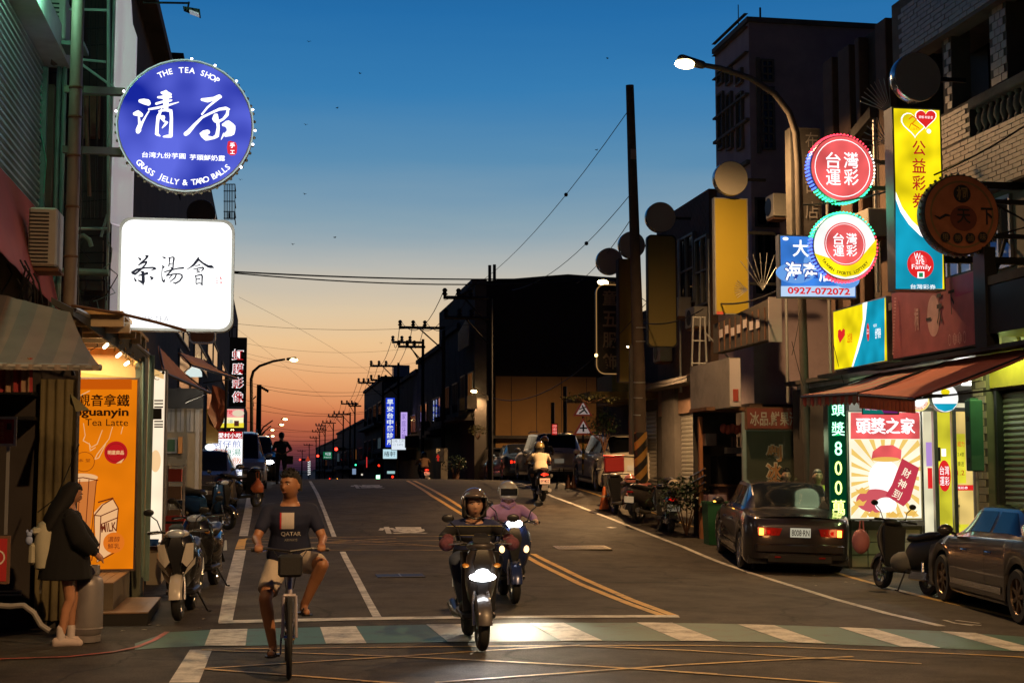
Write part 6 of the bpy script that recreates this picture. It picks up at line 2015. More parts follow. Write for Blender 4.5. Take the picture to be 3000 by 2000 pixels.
 for yc in (yr, yf):
  for side in (1, -1):
   x = side * (hw - .115)
   wo = thing2('wheel', R, (x, yc, wheel), 0 if side > 0 else math.pi)
   M().rev([(wheel * .66, -.10), (wheel * .93, -.105), (wheel, -.075), (wheel, .075), (wheel * .93, .105), (wheel * .66, .10)], 36, 'x', (0, 0, 0), False).build('tyre', TYRE, wo, smooth=True)
   rb = M().rev([(wheel * .67, .098), (wheel * .64, .08), (wheel * .62, .03), (wheel * .60, -.06)], 30, 'x', (0, 0, 0), False)
   rb.rev([(wheel * .16, .07), (wheel * .14, .09), (wheel * .05, .095)], 14, 'x')
   for i in range(7):
    a = 2 * math.pi * i / 7
    c, s_ = math.cos(a), math.sin(a)
    d = .028
    rb.loft([[(.085, c * wheel * .12 - s_ * d, s_ * wheel * .12 + c * d), (.085, c * wheel * .12 + s_ * d, s_ * wheel * .12 - c * d), (.05, c * wheel * .12 + s_ * d, s_ * wheel * .12 - c * d), (.05, c * wheel * .12 - s_ * d, s_ * wheel * .12 + c * d)],
                         [(.085, c * wheel * .63 - s_ * d * .7, s_ * wheel * .63 + c * d * .7), (.085, c * wheel * .63 + s_ * d * .7, s_ * wheel * .63 - c * d * .7), (.06, c * wheel * .63 + s_ * d, s_ * wheel * .63 - c * d), (.06, c * wheel * .63 - s_ * d, s_ * wheel * .63 + c * d)]])
   rb.build('rim', rimm or RIM, wo)
   M().rev([(wheel * .62, .015), (wheel * .62, .02)], 24, 'x').build('brake_disc', TRIM, wo)
 return R
def thing2(name, parent, loc, rotz=0):
 o = bpy.data.objects.new(name, None)
 COL.objects.link(o)
 o.parent = parent
 o.location = loc
 o.rotation_euler = (0, 0, rotz)
 return o
def paint(name, col, metal=.4, rough=.3):
 return mat(name, col, rough, metal, .04, 1, 0, coat=1)
def carloc(u, v, s, wheel_dx, wheel_dy, rot, W=1.76):
 """world location of car origin so that its wheel at local (dx,dy) stands at gnd point under u,v"""
 p = gp(u, v, s)
 d = Matrix.Rotation(rot, 3, 'Z') @ Vector((wheel_dx, wheel_dy, 0))
 return Vector((p.x - d.x, p.y - d.y, 0))
def settle(o, L=4.6, hw=.8):
 """rest and pitch a vehicle on the sloping road"""
 rz = o.rotation_euler.z
 f = Vector((-math.sin(rz), math.cos(rz), 0))
 x, y = o.location.x, o.location.y
 za, zb = zg(x + f.x * L * .3, y + f.y * L * .3), zg(x - f.x * L * .3, y - f.y * L * .3)
 sd = Vector((f.y, -f.x, 0))
 zc, zd = zg(x + sd.x * hw, y + sd.y * hw), zg(x - sd.x * hw, y - sd.y * hw)
 o.location.z = (za + zb) / 2 + .006
 o.rotation_euler = Matrix.Rotation(rz, 3, 'Z').to_4x4().to_euler()
 m = Matrix.Rotation(rz, 3, 'Z') @ Matrix.Rotation(math.atan2(za - zb, L * .6), 3, 'X') @ Matrix.Rotation(-math.atan2(zc - zd, 2 * hw), 3, 'Y')
 o.rotation_euler = m.to_euler()
DKMET = paint('charcoal_paint', (.035, .032, .038), .5)
rot = -math.radians(11)
c = carloc(2178, 1672, 172, -.78, -1.375, rot)
o = car('dark charcoal saloon with glowing tail lamps pulling over by the shop', c, rot, DKMET, 'sedan', plate='8008·RN', tail='dim', blink=True, mirror_on=True)
settle(o)
light('POINT', (-.6, -2.6, .7), 3, (1, .4, .12), o, shadow_soft_size=.08)
light('POINT', (.6, -2.6, .7), 3, (1, .4, .12), o, shadow_soft_size=.08)
rot = -math.radians(9)
c = carloc(2768, 1780, 224, -.8, 1.4, rot)
o = car('silver saloon with tinted glass cropped by the frame edge', c, rot, paint('dusk_silver_paint', (.06, .055, .055), .6, .28), 'sedan', L=4.7, W=1.82, H=1.37, wheel=.325, rimm=mat('bronze_rim', (.16, .11, .07), .3, .8))
o.scale = (.94, .94, .94)
settle(o)
c = carloc(1752, 1455, 100, -.85, -1.5, -.03)
o = car('white sport utility car parked behind the striped wooden pole', c, -.03, paint('white_paint', (.75, .68, .56), .0, .35), 'suv', L=4.7, W=1.92, H=1.66, wheel=.36, tail='dim')
settle(o)
for (u, v, s, p, k, lab, H, W, tl) in [(1560, 1413, 84, ('pale_silver_paint', (.5, .47, .43)), 'suv', 'silver van-like car with light on its back, parked next after the white one', 1.68, 1.85, 'dim'),
                               (1478, 1408, 74, ('blue_paint', (.05, .09, .16)), 'sedan', 'dark blue saloon with lit red lamps parked before the crest', 1.45, 1.78, 'on'),
                               (1425, 1406, 66, ('charcoal_paint', (.035, .032, .038)), 'mpv', 'dark hatchback parked past the blue saloon', 1.55, 1.72, 'dim'),
                               (1384, 1405, 58, ('maroon_paint', (.08, .015, .02)), 'mpv', 'dark maroon hatchback farthest in the parked line', 1.55, 1.72, 'on')]:
 c = carloc(u, v, s, -.8, -1.4, -.02)
 o = car(lab, c, -.02, paint(*p, .4), k, L=4.4, W=W, H=H, tail=tl, group='cars parked along the far kerb')
 settle(o)
rot = math.pi + .02
c = carloc(676, 1492, 119, .0, 0, 0)
fr = gp(688, 1492, 119)
o = car('dark grey hatchback parked nose out beside the display rack', (fr.x - .86, fr.y + 2.0, 0), rot, paint('bronze_grey_paint', (.17, .15, .13), .5), 'mpv', L=4.1, W=1.76, H=1.43)
settle(o)
fr = gp(780, 1445, 96)
o = car('silver people carrier parked behind the snack menu sign', (fr.x - .9, fr.y + 2.2, 0), rot, paint('silver_blue_paint', (.42, .44, .47), .4), 'mpv', L=4.5, W=1.78, H=1.75)
settle(o)
fr = gp(812, 1425, 88)
o = car('black car with a lit headlamp behind the masked man', (fr.x - .85, fr.y + 4.2, 0), rot, paint('black_paint', (.012, .013, .015), .3), 'mpv', L=4.3, W=1.75, H=1.6, head='on')
settle(o)
SEAT = mat('seat_vinyl', (.015, .014, .014), .42, 0, .2, 10, .1)
def scooter(label, loc, rotz, body, accent=None, L=1.25, head='off', tail='off', plate=None, mirrors=True, lean=0, group='scooters', low_head=False, screen=False, box=None, wr=.235, indicators=False, stand=True, cat='scooter', sw=1.0):
 R = thing('scooter', label, cat, loc, rotz, group)
 R.rotation_euler = (0, lean, rotz)
 acc = accent or body
 h = L / 2
 for y, nm in ((-h, 'front'), (h, 'rear')):
  w = thing2('wheel', R, (0, y, wr))
  tw = .052 if nm == 'front' else .06
  M().rev([(wr * .60, -tw * .7), (wr * .82, -tw), (wr * .97, -tw * .6), (wr, 0), (wr * .97, tw * .6), (wr * .82, tw), (wr * .60, tw * .7)], 32, 'x', (0, 0, 0), False).build('tyre', TYRE, w, smooth=True)
  rb = M().rev([(wr * .61, -.035), (wr * .55, -.02), (wr * .55, .02), (wr * .61, .035)], 24, 'x', (0, 0, 0), False).rev([(.035, -.05), (.035, .05)], 10, 'x')
  for i in range(6):
   a = math.pi * i / 3
   rb.tube([(0, math.cos(a) * .03, math.sin(a) * .03), (0, math.cos(a) * wr * .56, math.sin(a) * wr * .56)], .011, 5)
  rb.build('rim', RIM, w)
 def fender(y, r, w, a0, a1, m, nm):
  rings = []
  for i in range(11):
   a = math.radians(a0 + (a1 - a0) * i / 10)
   c, s = math.cos(a), math.sin(a)
   rings.append([(x, y + c * rr, wr + s * rr) for x, rr in ((-w, r - .05), (-w * .8, r + .005), (0, r + .025), (w * .8, r + .005), (w, r - .05), (w * .75, r - .012), (0, r + .008), (-w * .75, r - .012))])
  return M().loft(rings).build(nm, m, R, smooth=True)
 fender(-h, wr + .035, .075, 30, 175, acc, 'front_fender')
 fender(h, wr + .04, .07, 5, 95, BLK, 'rear_fender')
 for x in (-.075, .075):
  M().tube([(x, -h, wr), (x, -h + .05, .42), (x * .6, -h + .12, .62)], .018, 8).build('fork', RIM, R)
 rings = []
 for (z, w, yf_, d) in ((.36, .10, -h + .16, .12), (.46, .17, -h + .10, .18), (.60, .215, -h + .02, .22), (.74, .225, -h - .01, .20), (.86, .20, -h + .01, .16), (.95, .15, -h + .05, .12), (.985, .09, -h + .08, .08)):
  ring = []
  for i in range(20):
   a = 2 * math.pi * i / 20
   x = w * sw * math.copysign(abs(math.cos(a)) ** .8, math.cos(a))
   y = math.sin(a)
   yy = yf_ + d * .5 + (d * .5 * y if y < 0 else d * .25 * y)
   ring.append((x, yy + abs(x) * .25, z))
  rings.append(ring)
 M().loft(rings).build('front_shield', body, R, smooth=True)
 M().loft([[(-.03, -h - .005, .50), (.03, -h - .005, .50), (.03, -h + .04, .5), (-.03, -h + .04, .5)], [(-.085, -h - .05, .80), (.085, -h - .05, .80), (.085, -h + .0, .8), (-.085, -h + .0, .8)], [(-.05, -h - .012, .93), (.05, -h - .012, .93), (.05, -h + .04, .93), (-.05, -h + .04, .93)]]).build('nose_panel', BLK, R, smooth=True)
 hz = .68 if low_head else .97
 hy = -h - .055 if low_head else -h + .02
 if low_head:
  M().ell((0, hy + .02, hz), (.125, .05, .042), 20, 10).ell((0, hy + .01, hz + .03), (.07, .04, .045), 16, 8).build('headlight', HEAD if head == 'on' else CLEAR, R)
 M().ell((0, -h + .14, .955), (.14, .12, .06), 18, 10).build('handlebar_cowl', acc, R, smooth=True)
 if not low_head:
  M().ell((0, -h + .035, .97), (.10, .045, .05), 16, 8).build('headlight', HEAD if head == 'on' else CLEAR, R, smooth=True)
 M().tube([(-.33, -h + .24, .98), (-.18, -h + .2, .99), (-.08, -h + .16, .96), (.08, -h + .16, .96), (.18, -h + .2, .99), (.33, -h + .24, .98)], .013, 8).build('handlebar', BLK, R)
 for s in (-1, 1):
  M().tube([(s * .22, -h + .21, .988), (s * .34, -h + .242, .98)], .02, 10).build('grip', TRIM, R)
  M().tube([(s * .17, -h + .17, .98), (s * .30, -h + .17, .97)], .008, 5).build('lever', RIM, R)
  if mirrors:
   mo = M().tube([(s * .18, -h + .19, .99), (s * .22, -h + .15, 1.12), (s * .30, -h + .14, 1.19)], .007, 6).build('mirror', BLK, R)
   M().ell((s * .31, -h + .14, 1.215), (.06, .014, .04), 14, 8, Matrix.Rotation(0, 4, 'Y')).build('mirror_glass', BLK, mo, smooth=True)
  M().ell((s * .15, -h + .06, .66 if indicators else .78), (.035, .03, .022 if not indicators else .045), 10, 6).build('indicator', E('marker_on', (255, 205, 140), 3) if indicators else mat('amber_plastic', (.5, .2, .03), .2), R, smooth=True)
 if screen:
  M().loft([[(-.08, -h + .04, .99), (.08, -h + .04, .99), (.08, -h + .055, .99), (-.08, -h + .055, .99)], [(-.085, -h + .08, 1.04), (.085, -h + .08, 1.04), (.085, -h + .09, 1.04), (-.085, -h + .09, 1.04)], [(-.05, -h + .12, 1.075), (.05, -h + .12, 1.075), (.05, -h + .13, 1.075), (-.05, -h + .13, 1.075)]]).build('wind_screen', mat('dark_screen', (.01, .01, .012), .5), R)
 M().loft([[(-.15, -h + .26, .34), (.15, -h + .26, .34), (.15, -h + .30, .34), (-.15, -h + .30, .34)], [(-.19, -h + .20, .9), (.19, -h + .20, .9), (.17, -h + .24, .9), (-.17, -h + .24, .9)]]).build('inner_shield', BLK, R)
 M().box(-.16, .16, -h + .25, h - .32, .26, .33, None, .02).build('footboard', BLK, R, smooth=True)
 rings = []
 for (y, w, z0, z1) in ((h - .52, .10, .34, .66), (h - .40, .155, .30, .72), (h - .15, .17, .36, .74), (h + .12, .15, .46, .77), (h + .30, .10, .58, .79), (h + .36, .05, .64, .77)):
  zc = (z0 + z1) / 2
  rings.append([(w * math.copysign(abs(math.cos(2 * math.pi * i / 18)) ** .7, math.cos(2 * math.pi * i / 18)), y, zc + (z1 - z0) / 2 * math.copysign(abs(math.sin(2 * math.pi * i / 18)) ** .8, math.sin(2 * math.pi * i / 18))) for i in range(18)])
 M().loft(rings).build('rear_body', body, R, smooth=True)
 rings = []
 for (y, w, z, t) in ((h - .55, .08, .74, .03), (h - .45, .125, .765, .06), (h - .2, .15, .765, .06), (h + .0, .145, .80, .065), (h + .22, .11, .83, .05), (h + .30, .06, .83, .03)):
  rings.append([(w * math.copysign(abs(math.cos(2 * math.pi * i / 16)) ** .6, math.cos(2 * math.pi * i / 16)), y, z + t * math.sin(2 * math.pi * i / 16)) for i in range(16)])
 M().loft(rings).build('seat', SEAT, R, smooth=True)
 M().tube([(-.09, h + .12, .80), (-.11, h + .34, .84), (.11, h + .34, .84), (.09, h + .12, .80)], .012, 6).build('grab_rail', BLK, R)
 tl = M().ell((0, h + .345, .70), (.10, .03, .032), 14, 8).build('tail_lamp', {'on': TAILON, 'off': TAIL, 'dim': TAILDIM}[tail], R, smooth=True)
 M().loft([[(-.05, h + .28, .60), (.05, h + .28, .60), (.05, h + .30, .60), (-.05, h + .30, .60)], [(-.09, h + .40, .30), (.09, h + .40, .30), (.09, h + .41, .30), (-.09, h + .41, .30)]]).build('mud_flap', BLK, R)
 np_ = M().box(-.13, .13, h + .372, h + .38, .46, .60).build('number_plate', PLATE, R)
 if plate:
  mb = M()
  vs, fs, W_, H_ = glyph(plate, .01)
  mb.add([(-x * .22 / W_, h + .383, .53 + z * .08 / H_) for x, z in vs], fs).build('lettering', INK, np_)
 M().box(.03, .12, h - .38, h + .06, .18, .32, None, .02).build('engine_case', RIM, R, smooth=True)
 M().tube([(-.10, h - .3, .24), (-.13, h - .05, .24), (-.14, h + .25, .30)], [.03, .05, .055], 12).build('exhaust', mat('exhaust_steel', (.25, .24, .23), .35, .8), R, smooth=True)
 M().tube([(.10, h - .03, .30), (.10, h - .08, .56)], .022, 8).build('shock_absorber', RIM, R)
 if stand:
  M().tube([(.13, h - .45, .26), (.24, h - .4, .02), (.28, h - .42, .015)], .012, 6).build('side_stand', BLK, R)
 if box:
  M().box(-.24, .24, h + .02, h + .46, .90, 1.28, None, .03).build('delivery_box', box, R, smooth=True)
  M().box(-.245, .245, h + .01, h + .47, 1.285, 1.33, None, .02).build('box_lid', box, R, smooth=True)
 return R
def sloc(u, v, s, dy=0, rot=0, dx=0):
 p = gp(u, v, s)
 d = Matrix.Rotation(rot, 3, 'Z') @ Vector((dx, dy, 0))
 x, y = p.x - d.x, p.y - d.y
 return (x, y, zg(x, y) + .004)
SW = paint('scooter_white', (.60, .55, .48), .0, .25)
SB = paint('scooter_black', (.015, .015, .016), .1, .22)
SGREY = paint('scooter_grey', (.055, .048, .045), .3, .4)
SBLUE = paint('scooter_blue', (.03, .05, .16), .3, .25)
SNAVY = paint('scooter_teal', (.02, .07, .16), .3, .25)
a = -.06
scooter('white and black scooter parked at the kerb with its mirrors up', sloc(522, 1828, 262, -.62, a), a, SB, SW, mirrors=True, lean=-.05, indicators=False, screen=True)
wp = [([(-.20, -.015, .86), (-.12, -.045, .86), (-.065, -.065, .66), (-.12, -.06, .60), (-.19, -.02, .68)]), ([(-.215, .01, .70), (-.13, -.045, .60), (-.08, -.05, .50), (-.13, -.02, .55), (-.20, .03, .62)])]
R_ = bpy.data.objects[[o.name for o in bpy.data.objects if o.get('label', '').startswith('white and black scooter')][0]]
for pl in wp:
 for s in (1, -1):
  front = [(s * x, y - .645, z) for x, y, z in pl]
  back = [(s * x, y - .60, z) for x, y, z in pl]
  M().loft([front, back]).build('white_panel', SW, R_)
a = -.14
scooter('black scooter tucked behind the white and black one', sloc(578, 1745, 224, -.62, a), a, SB, mat('mixed_panel', (.08, .10, .08), .25), mirrors=True, lean=-.06)
a = .75
scooter('blue and black scooter parked askew in front of the dark hatchback', sloc(668, 1535, 143, -.62, a), a, SNAVY, SB, mirrors=True, lean=-.08)
a = 2.55
scooter('black scooter turned away beside the silver people carrier', sloc(722, 1452, 116, -.2, a), a, SB, mirrors=False, lean=-.05, plate=None)
r = thing('orange_bag', 'orange plastic bag hanging from the black scooter by the lane line', 'bag', pt(755, 1420, 118))
rings = []
for (z, w) in ((.17, .02), (.10, .06), (0, .14), (-.1, .17), (-.18, .13), (-.21, .05)):
 rings.append([(w * math.cos(.524 * i) * (1 + .15 * math.sin(i * 2.3 + z * 20)), w * .8 * math.sin(.524 * i), z) for i in range(12)])
M().loft(rings).build('sack', mat('orange_plastic', (.55, .14, .05), .35, 0, .2, 6), r, smooth=True)
M().tube([(-.03, 0, .15), (-.05, 0, .3), (.02, 0, .33), (.03, 0, .16)], .008, 5).build('handle', mat('orange_plastic', (.55, .14, .05)), r)
a = math.pi - .15
scooter('delivery scooter carrying a big red box by the traffic cone', sloc(1800, 1475, 118, .6, a), a, SB, box=mat('delivery_red', (.50, .03, .025), .45, 0, .1, 3), plate='NHE·9105', mirrors=True, lean=.03)
a = math.pi + .12
scooter('scooter half covered with a dull pink sheet beside the striped pole', sloc(1852, 1500, 124, .55, a), a, SGREY, plate='NZY·081', mirrors=False, lean=.05)
a = math.pi - .9
scooter('scooter under a dull pink rain sheet', sloc(1895, 1490, 128, .3, a), a, SGREY, mirrors=False, lean=-.04)
PKC = mat('dull_pink_sheet', (.36, .12, .09), .6, 0, .25, 4, .2)
c = Vector(sloc(1890, 1475, 126))
r = thing('rain_sheet', 'dull pink sheet draped over the parked scooter seats', 'cover', (c.x, c.y, c.z + .62))
mb = M()
for i in range(15):
 for j in range(11):
  x, y = (i - 7) * .065, (j - 5) * .07
  rr2 = (x / .45) ** 2 + (y / .36) ** 2
  mb.v.append((x, y, .24 - .30 * rr2 ** 1.2 * .8 + .025 * math.sin(i * 1.7) * math.cos(j * 1.3)))
mb.f = [(i * 11 + j, (i + 1) * 11 + j, (i + 1) * 11 + j + 1, i * 11 + j + 1) for i in range(14) for j in range(10)]
mb.build('sheet', PKC, r, smooth='full')
HPK = paint('helmet_pink', (.55, .20, .16), 0, .2)
def helmet(label, loc, m, r0=.135, visor=True, rotz=0, name='helmet'):
 r = thing(name, label, 'helmet', loc, rotz)
 rings = []
 for i in range(9):
  a = -.35 + (math.pi / 2 + .35) * i / 8
  q = max(.03, math.cos(a))
  rings.append([(r0 * q * math.cos(2 * math.pi * j / 20), r0 * 1.12 * q * math.sin(2 * math.pi * j / 20), r0 * 1.05 * math.sin(a)) for j in range(20)])
 M().loft(rings).build('shell', m, r, smooth=True)
 M().rev([(r0 * .96, -.05), (r0 * .99, -.045), (r0 * .99, -.03), (r0 * .96, -.025)], 24, 'z').build('rim', BLK, r)
 if visor:
  M().tube([(r0 * .9 * math.cos(a_), r0 * 1.05 * math.sin(a_), .03) for a_ in [math.pi + .5 + 2.1 * i / 8 for i in range(9)]], .02, 6).build('visor', mat('visor_dark', (.02, .02, .02), .08), r)
 return r
helmet('pink open helmet resting on the covered scooter', (c.x - .38, c.y - .1, c.z + .93), HPK)
a = math.pi - .12
l5 = sloc(1965, 1536, 138, .60, a)
scooter('black scooter with a helmet on its seat parked at the yellow kerb line', l5, a, SB, plate='NXT·2166', tail='dim', mirrors=False)
h5 = helmet('white helmet with black graphics sitting on the black scooter', (l5[0] + .02, l5[1] - .55, l5[2] + .99), mat('graphic_helmet', (.42, .36, .26), .25, 0, .9, 14, 0))
a = math.pi + .10
l6 = sloc(2720, 1722, 214, .62, a)
scooter('dark scooter leaning beside the shop steps', l6, a, mat('matte_black', (.02, .02, .02), .5), plate='PBF·PP2', mirrors=True, lean=-.12)
r = thing('pink_helmet_bag', 'pink bag hanging at the handlebar of the dark scooter', 'bag', (l6[0] - .40, l6[1] + .55, l6[2] + .68))
M().ell((0, 0, 0), (.13, .12, .18), 14, 8).build('pouch', mat('pink_bag', (.5, .18, .18), .6, 0, .2, 6), r, smooth=True)
M().tube([(-.02, 0, .16), (.0, 0, .3), (.04, 0, .3), (.05, 0, .15)], .012, 6).build('handle', mat('pink_bag', (.5, .18, .18)), r)
r = thing('rain_cover', 'grey raincoat rolled on the dark scooter footboard', 'cover', (l6[0] - .05, l6[1] - .1, l6[2] + .42))
M().ell((0, 0, 0), (.18, .22, .15), 14, 8).build('roll', mat('grey_cloth', (.12, .12, .11), .8), r, smooth=True)
RS = {}
def ridden(key, u, v, s, rot, label, **k):
 l = sloc(u, v, s, -.62 if k.get('facing', True) else .62, rot)
 k.pop('facing', None)
 RS[key] = (Vector(l), rot, scooter(label, l, rot, **k))
ridden('front', 1412, 1922, 316, -.035, 'dark grey scooter with a dazzling low headlight crossing the zebra stripes', body=SGREY, accent=SGREY, head='on', low_head=True, screen=True, mirrors=True, stand=False, group='ridden scooters', sw=.68)
ridden('blue', 1508, 1764, 240, -.05, 'blue scooter with lit headlight behind the grey one', body=SBLUE, accent=SBLUE, head='on', indicators=True, stand=False, group='ridden scooters')
ridden('away', 1590, 1484, 113, math.pi - .04, 'black scooter riding away with a red tail lamp', body=SB, tail='on', plate='097·MDZ', stand=False, facing=False, group='ridden scooters')
ridden('away2', 1600, 1420, 92, math.pi - .1, 'scooter riding away ahead of the white-shirted rider', body=SB, tail='dim', stand=False, facing=False, mirrors=False, group='ridden scooters')
ridden('far', 1247, 1412, 62, math.pi + .05, 'far scooter with a red tail lamp just past the crest', body=SB, tail='on', plate='MHD·512', stand=False, facing=False, group='ridden scooters')
l, rz, o = RS['front']
light('SPOT', (0, -.74, .70), 50, (.95, .97, 1), o, spot_size=1.3, spot_blend=1, shadow_soft_size=.05, rot=(math.radians(70), 0, math.pi))
l, rz, o = RS['blue']
dv = Matrix.Rotation(-rz, 3, 'Z') @ (gnd(1570, 1855) - l) - Vector((0, -.72, 1.0))
light('SPOT', (0, -.72, 1.0), 300, (1, .86, .62), o, spot_size=.75, spot_blend=1, shadow_soft_size=.05, rot=dv.to_track_quat('-Z', 'Y').to_euler())
for k in ('away', 'far'):
 light('POINT', (0, 1.15, .7), 3, (1, .1, .05), RS[k][2], shadow_soft_size=.04)
bc = gnd(846, 1988)
brot = .0
bl = Vector((bc.x, bc.y, 0)) - Matrix.Rotation(brot, 3, 'Z') @ Vector((0, -.53, 0))
bl.z = zg(bl.x, bl.y) + .003
BK = thing('bicycle', 'silver-framed bicycle with black tyres ridden over the junction box lines', 'bicycle', bl, brot)
FRM = mat('bike_silver', (.40, .36, .38), .3, .7)
wrb = .33
for y in (-.53, .53):
 w = thing2('wheel', BK, (0, y, wrb))
 prof = [(wrb + .022 * math.cos(t), .022 * math.sin(t)) for t in [2 * math.pi * i / 10 for i in range(11)]]
 M().loft([[(b, r_ * math.cos(2 * math.pi * j / 44), r_ * math.sin(2 * math.pi * j / 44)) for j in range(44)] for r_, b in [(wrb - .02 + .022 * math.cos(2 * math.pi * i / 10), .022 * math.sin(2 * math.pi * i / 10)) for i in range(11)]], True, False).build('tyre', TYRE, w, smooth='full')
 M().rev([(wrb - .038, -.012), (wrb - .03, -.014), (wrb - .03, .014), (wrb - .038, .012)], 44, 'x').build('rim', RIM, w)
 for i in range(24):
  a = 2 * math.pi * i / 24
  if i == 0:
   sp_ = M().tube([(.02, 0, .02), (0, 0, wrb - .035)], .0012, 4).build('spoke', CHROME, w)
  else:
   o = sp_.copy()
   COL.objects.link(o)
   o.parent = w
   o.rotation_euler = (a, 0, 0)
   if i % 2:
    o.rotation_euler = (a, 0, 0)
    o.scale.x = -1
 M().rev([(.018, -.045), (.026, -.02), (.026, .02), (.018, .045)], 12, 'x').build('hub', CHROME, w)
fr = M()
for a, b, r_ in (((0, .0, .30), (0, .14, .78), .016), ((0, .14, .78), (0, -.36, .84), .016), ((0, 0, .30), (0, -.38, .76), .019), ((0, 0, .30), (.05, .53, .33), .010), ((0, 0, .30), (-.05, .53, .33), .010), ((0, .12, .72), (.05, .53, .33), .009), ((0, .12, .72), (-.05, .53, .33), .009), ((0, -.35, .90), (0, -.40, .70), .021)):
 fr.tube([a, b], r_, 8)
fr.build('frame', FRM, BK, smooth=True)
M().tube([(0, -.40, .70), (.0, -.42, .66)], .024, 8).tube([(.05, -.43, .66), (.055, -.53, .33)], .014, 8).tube([(-.05, -.43, .66), (-.055, -.53, .33)], .014, 8).tube([(-.05, -.43, .66), (.05, -.43, .66)], .018, 8).build('fork', FRM, BK)
M().tube([(0, -.35, .90), (0, -.34, 1.0), (0, -.40, 1.02)], .017, 8).tube([(-.31, -.30, 1.03), (-.18, -.33, 1.04), (0, -.40, 1.02), (.18, -.33, 1.04), (.31, -.30, 1.03)], .013, 8).build('handlebar', BLK, BK)
for s in (-1, 1):
 M().tube([(s * .20, -.325, 1.037), (s * .32, -.298, 1.03)], .018, 8).build('grip', TRIM, BK)
 M().tube([(s * .19, -.36, 1.03), (s * .27, -.38, 1.0)], .006, 5).build('brake_lever', CHROME, BK)
 M().tube([(s * .14, -.37, 1.03), (s * .06, -.50, .92), (s * .03, -.42, .72)], .004, 5).build('brake_cable', BLK, BK)
M().box(-.10, .10, -.56, -.41, .82, 1.0, None, .02).build('handlebar_bag', mat('black_bag', (.012, .012, .013), .7), BK, smooth=True)
M().tube([(0, .12, .72), (0, .16, .90)], .013, 8).build('seat_post', CHROME, BK)
M().loft([[(-.02, -.02, .90), (.02, -.02, .90), (.02, -.02, .93), (-.02, -.02, .93)], [(-.04, .12, .90), (.04, .12, .90), (.04, .12, .945), (-.04, .12, .945)], [(-.08, .27, .90), (.08, .27, .90), (.07, .27, .95), (-.07, .27, .95)]]).build('saddle', SEAT, BK)
ck = 0.0
M().rev([(.085, .04), (.09, .043), (.085, .046)], 24, 'x', (0, 0, .30)).build('chain_ring', TRIM, BK)
M().tube([(.06, 0, .30), (.065, .02, .47)], .009, 6).tube([(-.06, 0, .30), (-.065, -.02, .13)], .009, 6).build('crank', CHROME, BK)
M().box(.07, .17, -.03, .07, .46, .48).build('pedal', BLK, BK)
M().box(-.17, -.07, -.07, .03, .12, .14).build('pedal', BLK, BK)
M().tube([(.045, .04, .38), (.045, .53, .36)], .004, 4).tube([(.045, .04, .22), (.045, .53, .30)], .004, 4).build('chain', TRIM, BK)
# ================================================================ people (front towards -y, bodies one continuous mesh)
SKIN = mat('skin_tan', (.30, .135, .065), .5, 0, .08, 8, .05)
SKINP = mat('skin_pale', (.52, .30, .20), .5, 0, .06, 8, .05)
HAIR = mat('black_hair', (.006, .005, .005), .8, 0, .3, 30, .2)
EYEW = mat('eye_white', (.6, .55, .5), .3)
EYEB = mat('eye_dark', (.01, .008, .006), .2)
LIP = mat('lip', (.30, .10, .07), .5)
def fuse(mb, name, m, parent, vox=.014, smooth=4, fac=.5):
 """voxel-fuse overlapping volumes into one continuous skin"""
 me = bpy.data.meshes.new(name)
 me.from_pydata(mb.v, [], mb.f)
 o = bpy.data.objects.new(name, me)
 COL.objects.link(o)
 r = o.modifiers.new('r', 'REMESH')
 r.mode = 'VOXEL'
 r.voxel_size = vox
 s = o.modifiers.new('s', 'SMOOTH')
 s.factor = fac
 s.iterations = smooth
 dg = bpy.context.evaluated_depsgraph_get()
 ev = o.evaluated_get(dg)
 nm = bpy.data.meshes.new_from_object(ev)
 o.modifiers.clear()
 o.data = nm
 nm.materials.clear()
 nm.materials.append(m)
 nm.polygons.foreach_set('use_smooth', [True] * len(nm.polygons))
 o.parent = parent
 return o
def ik(a, b, l1, l2, hint):
 a, b = Vector(a), Vector(b)
 d = b - a
 D = min(d.length, (l1 + l2) * .999)
 if d.length > D:
  b = a + d.normalized() * D
  d = b - a
 x = (l1 * l1 - l2 * l2 + D * D) / (2 * D)
 hgt = math.sqrt(max(0, l1 * l1 - x * x))
 u = d.normalized()
 hv = Vector(hint) - u * Vector(hint).dot(u)
 hv.normalize()
 return a + u * x + hv * hgt, b
def rot3(yaw, pitch=0, roll=0):
 return Matrix.Rotation(yaw, 3, 'Z') @ Matrix.Rotation(pitch, 3, 'X') @ Matrix.Rotation(roll, 3, 'Y')
